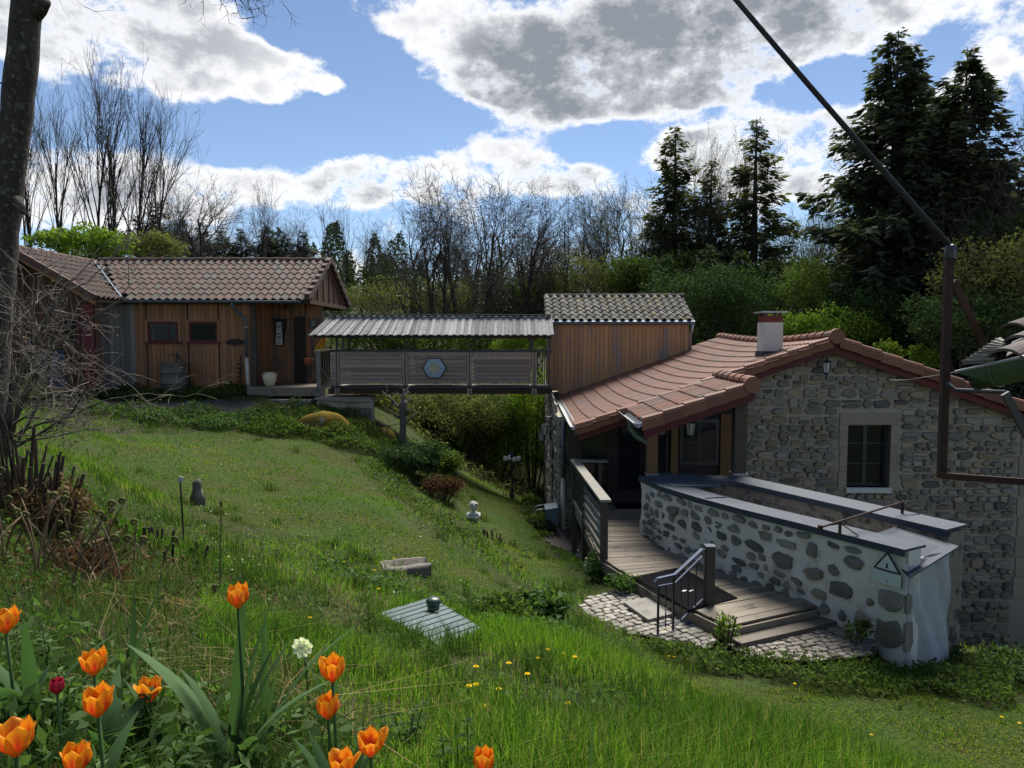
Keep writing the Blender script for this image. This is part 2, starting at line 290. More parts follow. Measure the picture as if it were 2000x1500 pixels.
class MB:
    def __init__(s): s.v = []; s.f = []; s.r = []
    def add(s, v, f, r=None):
        n = len(s.v); s.v.extend([tuple(p) for p in v]); s.f.extend([tuple(i+n for i in q) for q in f])
        s.r.extend([random.random() if r is None else r]*len(f)); return s
    def hexa(s, p, r=None):      # 8 corners: 4 below (ccw), 4 above
        return s.add(p, [(3, 2, 1, 0), (4, 5, 6, 7), (0, 1, 5, 4), (1, 2, 6, 5), (2, 3, 7, 6), (3, 0, 4, 7)], r)
    def box(s, lo, hi, r=None):
        (a, b, c), (d, e, g) = lo, hi
        return s.hexa([(a, b, c), (d, b, c), (d, e, c), (a, e, c), (a, b, g), (d, b, g), (d, e, g), (a, e, g)], r)
    def beam(s, p0, p1, w, h, up=(0, 0, 1), r=None):
        p0 = Vector(p0); p1 = Vector(p1); d = (p1-p0).normalized(); up = Vector(up)
        if abs(d.dot(up)) > .98: up = Vector((0, 1, 0))
        sd_ = d.cross(up).normalized(); u2 = sd_.cross(d)
        q = []
        for z in (-.5, .5):
            for p, x in ((p0, -.5), (p0, .5), (p1, .5), (p1, -.5)): q.append(p+sd_*(x*w)+u2*(z*h))
        return s.hexa([q[0], q[1], q[2], q[3], q[4], q[5], q[6], q[7]], r)
    def tube(s, pts, rad, n=8, cap=True, r=None):
        pts = [Vector(p) for p in pts]
        if not hasattr(rad, '__len__'): rad = [rad]*len(pts)
        base = []; prev = None
        for i, p in enumerate(pts):
            d = (pts[min(i+1, len(pts)-1)]-pts[max(i-1, 0)])
            d = d.normalized() if d.length > 1e-9 else Vector((0, 0, 1))
            a = prev if prev is not None else (Vector((1, 0, 0)) if abs(d.x) < .8 else Vector((0, 1, 0)))
            a = (a-d*a.dot(d)).normalized(); prev = a; b = d.cross(a)
            base.append([p+(a*math.cos(2*PI*k/n)+b*math.sin(2*PI*k/n))*rad[i] for k in range(n)])
        v = [q for ring in base for q in ring]; f = []
        for i in range(len(pts)-1):
            for k in range(n): f.append((i*n+k, i*n+(k+1) % n, (i+1)*n+(k+1) % n, (i+1)*n+k))
        if cap: f.append(tuple(range(n-1, -1, -1))); f.append(tuple((len(pts)-1)*n+k for k in range(n)))
        return s.add(v, f, r)
    def lathe(s, prof, c=(0, 0, 0), n=16, r=None, sx=1, sy=1):
        v = []; f = []
        for (R, z) in prof:
            for k in range(n): v.append((c[0]+sx*R*math.cos(2*PI*k/n), c[1]+sy*R*math.sin(2*PI*k/n), c[2]+z))
        for i in range(len(prof)-1):
            for k in range(n): f.append((i*n+k, i*n+(k+1) % n, (i+1)*n+(k+1) % n, (i+1)*n+k))
        f.append(tuple(range(n-1, -1, -1))); f.append(tuple((len(prof)-1)*n+k for k in range(n)))
        return s.add(v, f, r)
    def prism(s, poly, a, b, r=None):   # poly: list of 3-D points, swept by vector a..b offsets
        n = len(poly); a = Vector(a); b = Vector(b)
        v = [Vector(p)+a for p in poly]+[Vector(p)+b for p in poly]
        f = [tuple(range(n-1, -1, -1)), tuple(range(n, 2*n))]+[(i, (i+1) % n, n+(i+1) % n, n+i) for i in range(n)]
        return s.add(v, f, r)
    def build(s, name, material, parent=None, smooth=False, rnd=True):
        v = np.array([tuple(p) for p in s.v], dtype=np.float64); M = None
        if parent is None:
            c = (v.min(0)+v.max(0))/2; c[2] = v[:, 2].min(); v = v-c; M = Matrix.Translation(Vector(c))
        me = mesh_of(name, v, s.f, s.r if (rnd and len(set(s.r)) > 1) else None, smooth)
        return place(name, me, material, parent, M)
def box(name, lo, hi, material, parent=None): return MB().box(lo, hi, 0).build(name, material, parent)
def basis(o, x, y, z):
    M = Matrix.Identity(4)
    for i, c in enumerate((x, y, z)):
        c = Vector(c)
        for j in range(3): M[j][i] = c[j]
    for j in range(3): M[j][3] = o[j]
    return M
def inpoly(x, y, poly):
    x = np.asarray(x); y = np.asarray(y); r = np.zeros(x.shape, bool); n = len(poly)
    for i in range(n):
        (x1, y1), (x2, y2) = poly[i], poly[(i+1) % n]
        c = ((y1 > y) != (y2 > y)) & (x < (x2-x1)*(y-y1)/((y2-y1) if y2 != y1 else 1e-9)+x1); r ^= c
    return r
# boards standing between two floor points; zb/zt give the foot and the head at a fraction along the wall
def boards_up(parent, p0, p1, zb, zt, w, t, material, out, name='board', skip=None):
    p0 = Vector((p0[0], p0[1], 0)); p1 = Vector((p1[0], p1[1], 0)); d = p1-p0; Ln = d.length; d.normalize(); out = Vector(out)
    n = max(1, round(Ln/w)); w = Ln/n
    fb = zb if callable(zb) else (lambda s: zb); ft = zt if callable(zt) else (lambda s: zt)
    for i in range(n):
        a = i*w+.004; b = (i+1)*w-.004; pr = random.uniform(0, .008); spans = [(fb, ft)]
        if skip:
            for (s0, s1, z0, z1) in skip:
                if b > s0+.01 and a < s1-.01:
                    if a < s0: b = s0
                    elif b > s1: a = s1
                    else: spans = [(fb, lambda s, z0=z0: z0), (lambda s, z1=z1: z1, ft)]
        for (g0, g1) in spans:
            if g1((a+b)/2)-g0((a+b)/2) < .04: continue
            m = MB(); q = []
            for gz in (g0, g1):
                for s, o in ((a, pr+t), (b, pr+t), (b, 0), (a, 0)): q.append(p0+d*s+out*o+Vector((0, 0, gz(s))))
            m.hexa(q, 0).build(name, material, parent)
def boards_flat(parent, p0, p1, z0, z1, n, t, material, out, name='board'):
    p0 = Vector((p0[0], p0[1], 0)); p1 = Vector((p1[0], p1[1], 0)); out = Vector(out); h = (z1-z0)/n
    for i in range(n):
        a = z0+i*h+.007; b = z0+(i+1)*h-.007; pr = random.uniform(0, .014); q = []
        for z in (a, b):
            for p, o in ((p0, pr+t), (p1, pr+t), (p1, 0), (p0, 0)): q.append(p+out*o+Vector((0, 0, z)))
        MB().hexa(q, 0).build(name, material, parent)
# a roof tile: wavy profile, nose lifted over the course below
def tile_mesh(name, w, ln, prof, ns, nose=.022, over=.06, taper=.0):
    v = []; f = []
    for j, (y, dz) in enumerate(((-over*.3, nose), (ln+over, -.004))):
        for i in range(ns+1):
            s = i/ns; k = 1-taper*j
            v.append(((s-.5)*w*k+.5*w, y, prof(s)+dz))
    for i in range(ns+1): v.append((v[i][0], v[i][1]+.002, v[i][2]-.024))
    n = ns+1
    for i in range(ns): f.append((i, i+1, n+i+1, n+i)); f.append((2*n+i, 2*n+i+1, i+1, i))
    return mesh_of(name, v, f, None, False)
def tile_field(parent, org, X, U, cw, rl, ncol, nrow, me, material, sag=None, keep=None, name='tile', most=300, jit=.006):
    X = Vector(X).normalized(); U = Vector(U).normalized(); Nn = X.cross(U).normalized(); org = Vector(org); lst = []
    for r in range(nrow):
        for c in range(ncol):
            if keep and not keep(c, r): continue
            o = org+X*(c*cw)+U*(r*rl)+Nn*random.uniform(0, jit)
            if sag: o.z += sag(c*cw, r*rl)
            a = random.gauss(0, .006); x = (X+U*a).normalized(); u = Nn.cross(x)
            lst.append((o.length, basis(o, x, u, Nn)))
    lst.sort(key=lambda t: t[0])
    for d, M in lst[:most]: place(name, me, material, parent, M)
    if len(lst) > most:
        V = np.array([p.co[:] for p in me.vertices]); P = [tuple(p.vertices) for p in me.polygons]; m = MB()
        for d, M in lst[most:]: m.add([M @ Vector(q) for q in V], P)
        kind(m.build('distant_tiles', material, parent), 'stuff')
# rubble masonry: uneven stones in rough courses on a wall plane
def stone_mesh(cx, cz, w, h, dep, k=9, irr=.16, sq=3.2, dome=.72):
    v = []; f = []
    ang = [2*PI*(i+random.uniform(-.3, .3))/k for i in range(k)]; out = []
    for a in ang:
        c, s_ = math.cos(a), math.sin(a); m = (abs(c)**sq+abs(s_)**sq)**(-1/sq)*random.uniform(1-irr, 1.02)
        out.append((c*m*w/2, s_*m*h/2))
    for (x, z) in out: v.append((cx+x, .0, cz+z))
    tx, tz = random.uniform(-.3, .3), random.uniform(-.3, .3)
    for (x, z) in out: v.append((cx+x*.93, dep*.7*(1+tx*x/w+tz*z/h), cz+z*.93))
    for (x, z) in out: v.append((cx+x*dome, dep*(1+random.uniform(-.18, .18)+tx*x/w+tz*z/h), cz+z*dome))
    for i in range(k):
        j = (i+1) % k; f.append((i, j, k+j, k+i)); f.append((k+i, k+j, 2*k+j, 2*k+i))
    f.append(tuple(2*k+i for i in range(k)))
    return v, f
def rubble(parent, T, x0, x1, z0, z1, inside, hr, wr, material, dep=.045, most=300, name='stone', gap=.012, irr=.15):
    st = []; z = z0
    while z < z1:
        h = random.uniform(*hr); ph = random.uniform(0, 6); runs = []; cur = None; x = x0
        while x <= x1+1e-6:
            ok = x < x1 and inside(x, z+.01) and inside(x, z+h-.01)
            if ok and cur is None: cur = x
            if not ok and cur is not None: runs.append((cur, x-.01)); cur = None
            x += .02
        if cur is not None: runs.append((cur, x1))
        for (ra, rb) in runs:
            if rb-ra < .07: continue
            ws = []
            while sum(ws) < rb-ra: ws.append(random.uniform(*wr)*(1.25 if h > (hr[0]+hr[1])/2 else .85))
            if len(ws) > 1 and random.random() < .5: ws.pop()
            k = (rb-ra)/sum(ws); x = ra
            for w in ws:
                w *= k; cx = x+w/2; cz = z+h/2+.018*math.sin(cx*1.7+ph)
                if h > .15 and random.random() < .38:
                    s_ = random.uniform(.38, .62); st.append((w*h*s_, cx, cz-h/2+h*s_/2, w-gap, h*s_-gap)); st.append((w*h*(1-s_), cx, cz+h/2-h*(1-s_)/2, w-gap, h*(1-s_)-gap))
                else: st.append((w*h, cx, cz+random.uniform(-.01, .01), w-gap*random.uniform(.3, 1.6), h-gap*random.uniform(.3, 1.6)))
                x += w
        z += h
    st.sort(key=lambda t: -t[0]); rest = MB()
    for i, (a, cx, cz, w, h) in enumerate(st):
        v, f = stone_mesh(cx, cz, w*1.05, h*1.07, dep*random.uniform(.5, 1.6), 8, irr*1.7, 4.6, random.uniform(.76, .92))
        v = [T(*p) for p in v]
        if i < most:
            r = random.random(); place(name, mesh_of(name, v, f, [r]*len(f)), material, parent)
        else: rest.add(v, f)
    if rest.v: kind(rest.build('small_stones', material, parent), 'stuff')
# clouds of leaves, blades, twigs as arrays
def leaf_arrays(C, size, flat=.0, asp=1.7, up=None):
    n = len(C); d = rng.normal(size=(n, 3)); d /= np.linalg.norm(d, axis=1)[:, None]
    if up is not None: d = d*(1-up[3])+np.array(up[:3])*up[3]; d /= np.linalg.norm(d, axis=1)[:, None]
    e = rng.normal(size=(n, 3)); e[:, 2] += flat*3*np.sign(rng.normal(size=n))
    s = np.cross(d, e); s /= np.linalg.norm(s, axis=1)[:, None]+1e-9
    L_ = (size*rng.uniform(.6, 1.35, n))[:, None]; Wd = L_/asp
    V = np.stack([C, C+d*L_*.5+s*Wd*.5, C+d*L_, C+d*L_*.5-s*Wd*.5], 1).reshape(-1, 3)
    F = np.arange(n*4).reshape(n, 4); return V, F
def blade_arrays(P, h, w, lean=.35, bend=.5):
    n = len(P); a = rng.uniform(0, 2*PI, n); b = a+rng.normal(0, .5, n)+PI/2
    ld = np.stack([np.cos(a), np.sin(a), np.zeros(n)], 1); sdv = np.stack([np.cos(b), np.sin(b), np.zeros(n)], 1)
    l = np.abs(rng.normal(0, lean, n))[:, None]; h = np.asarray(h).reshape(-1, 1)*np.ones((n, 1)); w = np.asarray(w).reshape(-1, 1)*np.ones((n, 1)); z = np.array([0, 0, 1.])
    m = P+z*h*.55+ld*h*l*.35; t = P+z*h*(1-.25*l)+ld*h*l*(1+bend)
    V = np.stack([P-sdv*w*.5, P+sdv*w*.5, m+sdv*w*.42, m-sdv*w*.42, t], 1).reshape(-1, 3)
    i = np.arange(n)[:, None]*5
    F = np.concatenate([i+np.array([[0, 1, 2]]), i+np.array([[0, 2, 3]]), i+np.array([[3, 2, 4]])], 1).reshape(-1, 3)
    return V, F, 3
def arr_obj(name, V, F, material, parent=None, per=1, M=None, r0=None):
    n = len(F)//per; r = rng.random(n)
    if r0 is not None: r = np.clip(.45*r+.62*(r0-.05), 0, .999)
    r = np.repeat(r, per)
    if parent is None and M is None:
        c = np.array([(V[:, 0].min()+V[:, 0].max())/2, (V[:, 1].min()+V[:, 1].max())/2, V[:, 2].min()]); V = V-c; M = Matrix.Translation(Vector(c))
    return place(name, mesh_of(name, V, F, r), material, parent, M)
def seg_arrays(A, B, ra, rb, n=4):
    A = np.asarray(A); B = np.asarray(B); ra = np.asarray(ra)[:, None]; rb = np.asarray(rb)[:, None]; m = len(A)
    d = B-A; d /= np.linalg.norm(d, axis=1)[:, None]+1e-9
    h = np.where(np.abs(d[:, 2:3]) < .9, np.array([[0, 0, 1.]]), np.array([[1., 0, 0]]))
    s = np.cross(d, h); s /= np.linalg.norm(s, axis=1)[:, None]+1e-9; t = np.cross(d, s)
    R = []
    for P, r in ((A, ra), (B, rb)):
        for k in range(n): R.append(P+(s*math.cos(2*PI*k/n)+t*math.sin(2*PI*k/n))*r)
    V = np.stack(R, 1).reshape(-1, 3); i = np.arange(m)[:, None]*(2*n)
    F = np.concatenate([i+np.array([[k, (k+1) % n, n+(k+1) % n, n+k]]) for k in range(n)], 1).reshape(-1, 4)
    return V, F
# ------------------------------------------------------------------ terrain
CP = [W(*t) for t in [(100, 1480, 1.55), (300, 1490, 1.75), (700, 1490, 1.95), (1000, 1490, 2.3), (60, 1330, 2.0), (400, 1380, 2.3), (700, 1400, 2.7), (250, 1200, 3.4), (500, 1200, 4.6), (100, 1080, 4.8), (30, 1000, 6.0),
      (1000, 1390, 3.2), (1000, 1300, 4.3), (845, 1222, 6.0), (940, 1260, 5.4), (750, 1190, 6.2), (1150, 1330, 4.2), (1250, 1420, 3.5), (1350, 1495, 3.0), (1090, 1235, 6.3), (600, 1150, 6.5), (790, 1110, 8.6), (650, 1000, 11), (500, 1050, 9), (300, 960, 10.5), (400, 880, 15), (600, 940, 13.2),
      (300, 890, 13), (200, 850, 15.5), (150, 900, 11), (500, 842, 18), (650, 860, 17.5), (700, 840, 19.2), (760, 868, 19), (820, 1000, 13), (900, 1100, 9.5), (1000, 1150, 9.6), (1000, 1080, 12), (850, 945, 17), (925, 1017, 15), (1000, 977, 21), (960, 950, 24), (1060, 1010, 17.5), (1095, 1043, 16.5), (1110, 1100, 13.6), (1160, 1130, 11.3),
      (880, 920, 24), (1040, 965, 27)]]
CP += [Vector(t) for t in [(-11.5, 20.3, -1.75), (-9, 20.6, -1.72), (-7.6, 20.4, -1.75), (-6.3, 20.4, -2.0), (-5, 20.6, -2.2), (-15, 20, -1.6), (-9, 25, -1.5), (-14, 28, -1.2), (-4, 23.5, -2.7), (-2.5, 24, -3.9), (-1.2, 23.5, -4.7), (-4, 28, -3.2), (-1, 30, -5.4), (1.5, 30, -6.0), (5, 30, -6),
      (.9, 9.3, -3.6), (1.9, 9.6, -3.62), (1.6, 8.4, -3.62), (2.6, 8.6, -3.62), (3.9, 8.6, -3.62), (3.3, 7.9, -3.64), (2.4, 11, -3.75), (1.6, 11, -3.78), (2, 13, -4.0), (4.6, 7.8, -3.85), (4.3, 10, -3.8), (5.4, 8.3, -3.95),
      (2.0, 7.0, -3.55), (3, 6.6, -3.62), (4.5, 6.4, -3.66), (2.2, 5.4, -3.2), (3.2, 5.0, -3.35), (4.2, 4.6, -3.4), (6, 7, -3.95), (8, 8, -4.1), (10, 9, -4.3), (6, 5, -3.6), (8, 4, -3.5), (2.2, 3.2, -2.2), (3.4, 2.4, -2.4), (1.5, 1.5, -1.6), (0, 0, -1.5), (-2, 0, -1.0), (3, -3, -1.6), (-3, -4, -.9), (-3.4, 5, -.95), (-6, 8, -1.0), (-9, 12, -1.3), (-12, 15, -1.4), (8, 20, -6), (10, 14, -6)]]
_C = np.array([tuple(p) for p in CP]); _n = len(_C)
def _phi(r2): return np.where(r2 > 1e-12, .5*r2*np.log(r2+1e-12), 0)
_K = _phi(((_C[:, None, :2]-_C[None, :, :2])**2).sum(2))+np.eye(_n)*.25
_P = np.concatenate([np.ones((_n, 1)), _C[:, :2]], 1)
_sol = np.linalg.solve(np.block([[_K, _P], [_P.T, np.zeros((3, 3))]]), np.concatenate([_C[:, 2], np.zeros(3)]))
def sst(a, b, x): t = np.clip((x-a)/(b-a), 0, 1); return t*t*(3-2*t)
def _far(x, y):
    return -5.4+4.4*sst(0, 16, -(x+1))+np.minimum(.075*np.maximum(0, y-36), 13)+.4*np.sin(x*.07)*np.cos(y*.05)
PIT = [(3.75, 12.4), (5.5, 8.85), (6.6, 9.1), (16, 10.2), (16, 40), (3.75, 40)]
def H(x, y):
    x = np.asarray(x, float); y = np.asarray(y, float); sh = x.shape; x = x.ravel(); y = y.ravel()
    z = np.empty_like(x)
    for i in range(0, len(x), 20000):
        xx = np.clip(x[i:i+20000], -22, 14); yy = np.clip(y[i:i+20000], -6, 36)
        r2 = (xx[:, None]-_C[None, :, 0])**2+(yy[:, None]-_C[None, :, 1])**2
        z[i:i+20000] = _phi(r2) @ _sol[:_n]+_sol[_n]+_sol[_n+1]*xx+_sol[_n+2]*yy
    w = np.maximum(sst(27, 40, y), np.maximum(sst(13, 24, x), sst(18, 34, -x)))
    z = np.clip(z, -7, 1)*(1-w)+_far(x, y)*w
    dl = ((x-3.75)*(8.85-12.4)-(y-12.4)*(5.5-3.75)); dl = -dl/math.hypot(5.5-3.75, 8.85-12.4)
    df = (y-8.95)-.10*(x-5.5)
    d = np.minimum(dl, df); p = sst(.05, 1.5, d)*sst(0, 1, x-3)*(1-sst(26, 36, y))*(1-sst(12, 20, x)); z = z*(1-p)+np.minimum(z, -6.7)*p
    z += .02*np.sin(x*2.1+1)*np.sin(y*1.7)+.012*np.sin(x*5.3)*np.sin(y*4.9+2)
    return z.reshape(sh)
def h1(x, y): return float(H(np.array([x]), np.array([y]))[0])
def hit(u, v, y0=1.0, y1=40):
    d = ray(u, v); ys = np.concatenate([np.arange(y0, 12, .03), np.arange(12, y1, .1)]); x = d.x/d.y*ys; z = d.z/d.y*ys; g = H(x, ys); k = np.argmax(z < g); return Vector((x[k], ys[k], g[k]))
PATH_POLY = [(-11.3, 18.6), (-9.5, 18.9), (-7.5, 19.1), (-6.9, 19.5), (-7.3, 20.2), (-9, 19.9), (-11, 19.6), (-13, 19.2), (-14.5, 18.8), (-13.5, 18.2)]
LAWN = [(-10.5, 14.6), (-7.3, 17.6), (-4.9, 17.3), (-3.6, 16.2), (-2.6, 14.0), (-1.9, 12.2), (-1.0, 10.2), (.1, 9.0), (.4, 7.9), (-.4, 8.1), (-1.6, 9.0), (-3.0, 9.6), (-4.6, 9.8), (-6.5, 11.5)]
LAWN2 = [(-1.2, 14.8), (.1, 15.2), (.85, 15.5), (.85, 21.5), (.6, 24), (-.8, 25), (-1.6, 22), (-1.4, 18)]
LAWN3 = [(-.2, 11.2), (.7, 10.2), (1.3, 11), (1.0, 13), (.85, 15.5), (-.6, 15.2), (-.6, 13)]
LAWN4 = [(1.3, 6.6), (2.0, 7.4), (3.2, 7.4), (4.6, 7.3), (6.5, 7.6), (9, 8), (9, 3), (4.5, 2.4), (2.9, 3.4), (1.9, 5.0)]
GRAVEL2 = [(.72, 15.2), (1.7, 14.6), (1.75, 17), (.95, 17.2), (.8, 16.6)]
def ground():
    def sp(lo, hi, n, k): t = np.linspace(-1, 1, n); s = np.sinh(k*t)/math.sinh(k); return np.where(s < 0, -s*lo, s*hi)
    xs = sp(-260, 260, 261, 5.2); ys = 4+sp(-22, 520, 300, 5.6)
    X, Y = np.meshgrid(xs, ys); Z = H(X, Y)
    V = np.stack([X.ravel(), Y.ravel(), Z.ravel()], 1); nx = len(xs); ny = len(ys)
    j, i = np.meshgrid(np.arange(ny-1), np.arange(nx-1), indexing='ij'); a = (j*nx+i).ravel()
    F = np.stack([a, a+1, a+nx+1, a+nx], 1)
    me = mesh_of('ground', V, F, None, True)
    x, y = X.ravel(), Y.ravel()
    c = np.tile(np.array([.042, .062, .016]), (len(x), 1))
    lawn = inpoly(x, y, LAWN) | inpoly(x, y, LAWN2) | inpoly(x, y, LAWN3) | inpoly(x, y, LAWN4)
    c[lawn] = (.058, .105, .018)
    wood = (y > 25) | ((x > -2) & (y > 22)); c[wood] = (.040, .036, .020)
    far = (y > 60) | (np.abs(x) > 40); c[far] = (.035, .042, .018)
    bed = (y < 3.6) & (x < -.3); c[bed] = (.030, .024, .016)
    at = me.attributes.new('gcol', 'FLOAT_COLOR', 'POINT'); at.data.foreach_set('color', np.concatenate([c, np.ones((len(c), 1))], 1).astype(np.float32).ravel())
    m, t, out = _base('ground_mat')
    ga = t.nodes.new('ShaderNodeAttribute'); ga.attribute_name = 'gcol'
    tc = t.nodes.new('ShaderNodeTexCoord')
    def nz(s, d=6, ro=.65):
        n = t.nodes.new('ShaderNodeTexNoise'); n.inputs['Scale'].default_value = s; n.inputs['Detail'].default_value = d; n.inputs['Roughness'].default_value = ro; t.links.new(tc.outputs['Object'], n.inputs['Vector']); return n.outputs['Fac']
    c1 = mix(t, ramp(t, nz(.9), [(.44, 0.0), (.68, .9)]), ga.outputs['Color'], (.095, .080, .030))
    c2 = mix(t, ramp(t, nz(22), [(.3, .0), (.7, 1.0)]), c1, (.020, .024, .010))
    b = t.nodes.new('ShaderNodeBsdfPrincipled'); t.links.new(c2, b.inputs['Base Color']); b.inputs['Roughness'].default_value = 1; b.inputs['Specular IOR Level'].default_value = .1
    bp = t.nodes.new('ShaderNodeBump'); bp.inputs['Strength'].default_value = .8; bp.inputs['Distance'].default_value = .04; t.links.new(nz(30, 8), bp.inputs['Height']); t.links.new(bp.outputs[0], b.inputs['Normal'])
    t.links.new(b.outputs[0], out.inputs[0])
    o = place('ground', me, 'ground_mat'); kind(o, 'structure')
ground()
def patch(name, poly, material, dz, step=.12, wob=.08):
    xs = np.arange(min(p[0] for p in poly), max(p[0] for p in poly), step); ys = np.arange(min(p[1] for p in poly), max(p[1] for p in poly), step)
    X, Y = np.meshgrid(xs, ys); Z = H(X, Y)+dz; nx = len(xs)
    j, i = np.meshgrid(np.arange(len(ys)-1), np.arange(nx-1), indexing='ij'); a = (j*nx+i).ravel()
    F = np.stack([a, a+1, a+nx+1, a+nx], 1); cx = X.ravel()[F].mean(1); cy = Y.ravel()[F].mean(1)
    F = F[inpoly(cx+wob*np.sin(cy*9)+wob*.6*np.sin(cx*23), cy+wob*np.sin(cx*7), poly)]
    return kind(place(name, mesh_of(name, np.stack([X.ravel(), Y.ravel(), Z.ravel()], 1), F, None, True), material), 'structure')
patch('gravel_path', PATH_POLY, 'gravel', .02)
patch('gravel_strip', GRAVEL2, 'gravel', .025)
def pebbles(name, poly, n, lo, hi):
    xs = np.array([p[0] for p in poly]); ys = np.array([p[1] for p in poly])
    x = rng.uniform(xs.min(), xs.max(), n); y = rng.uniform(ys.min(), ys.max(), n); k = inpoly(x, y, poly); x, y = x[k], y[k]; z = H(x, y)+.02
    s = rng.uniform(lo, hi, len(x)); m = len(x)
    D = np.array([(1, 0, 0), (0, 1, 0), (-1, 0, 0), (0, -1, 0), (0, 0, .8)]); J = D[None]*s[:, None, None]*rng.uniform(.6, 1.3, (m, 5, 3))
    V = (np.stack([x, y, z], 1)[:, None]+J).reshape(-1, 3); i = np.arange(m)[:, None]*5
    F = np.concatenate([i+np.array([[0, 1, 4]]), i+np.array([[1, 2, 4]]), i+np.array([[2, 3, 4]]), i+np.array([[3, 0, 4]])], 1).reshape(-1, 3)
    tag(kind(arr_obj(name, V, F, 'gravel', None, 4), 'stuff'), 'dark loose gravel on the path', 'gravel')
pebbles('path_gravel', PATH_POLY, 5000, .012, .035)
# ------------------------------------------------------------------ paved patio, stone by stone
def patio():
    A = [(.85, 9.05), (1.02, 9.6), (1.45, 9.95), (1.86, 9.98), (2.05, 9.2), (2.5, 8.3), (2.3, 8.05), (1.75, 8.3), (1.2, 8.6)]
    B = [(2.55, 8.2), (3.95, 8.85), (4.35, 8.25), (4.1, 7.85), (3.3, 7.72), (2.6, 7.8)]
    bed = MB()
    for poly in (A, B):
        bed.add([(x, y, -3.6) for x, y in poly], [tuple(range(len(poly)))], .5)
    base = kind(bed.build('patio_bed', 'soil', None), 'structure')
    sl = [(1.72, 8.75), (2.08, 8.95), (1.9, 9.55), (1.5, 9.35)]
    MB().prism([(x, y, -3.59) for x, y in sl], (0, 0, 0), (0, 0, .045), 0).build('stone_slab', 'slab_stone', base)
    n = 0
    for poly, s, mt in ((A, .108, 'paving'), (B, .092, 'cobble')):
        ang = .5 if poly is A else .35; c, sn = math.cos(ang), math.sin(ang)
        x0 = sum(p[0] for p in poly)/len(poly); y0 = sum(p[1] for p in poly)/len(poly)
        for j in range(-17, 18):
            xo = random.uniform(-s, s)
            for i in range(-17, 18):
                px, py = i*s*1.12+xo+random.uniform(-.015, .015), j*s*.86+random.uniform(-.012, .012)
                x, y = x0+px*c-py*sn, y0+px*sn+py*c
                if not inpoly(np.array([x]), np.array([y]), poly)[0] or inpoly(np.array([x]), np.array([y]), sl)[0]: continue
                w, h = s*random.uniform(.96, 1.08), s*random.uniform(.74, .82); m = MB(); q = []; a = random.gauss(0, .08)
                k8 = [(.5, .3), (.34, .5), (-.34, .5), (-.5, .3), (-.5, -.3), (-.34, -.5), (.34, -.5), (.5, -.3)]
                zt = random.uniform(.009, .02); v = []
                for f_, zz in ((1, 0), (.97, zt*.7), (.8, zt)):
                    for (dx, dy) in k8:
                        ex, ey = dx*w*f_, dy*h*f_; ex, ey = ex*math.cos(a)-ey*math.sin(a), ex*math.sin(a)+ey*math.cos(a)
                        v.append((x+ex*c-ey*sn+random.uniform(-.004, .004), y+ex*sn+ey*c+random.uniform(-.004, .004), -3.6+zz))
                f = [(b*8+k, b*8+(k+1) % 8, b*8+8+(k+1) % 8, b*8+8+k) for b in (0, 1) for k in range(8)]+[tuple(range(16, 24))]
                m.add(v, f, random.random()); me = mesh_of('paving_stone', m.v, m.f, m.r); place('paving_stone', me, mt, base, WM[base.name] @ Matrix.Translation(-WM[base.name].translation)); n += 1
patio()
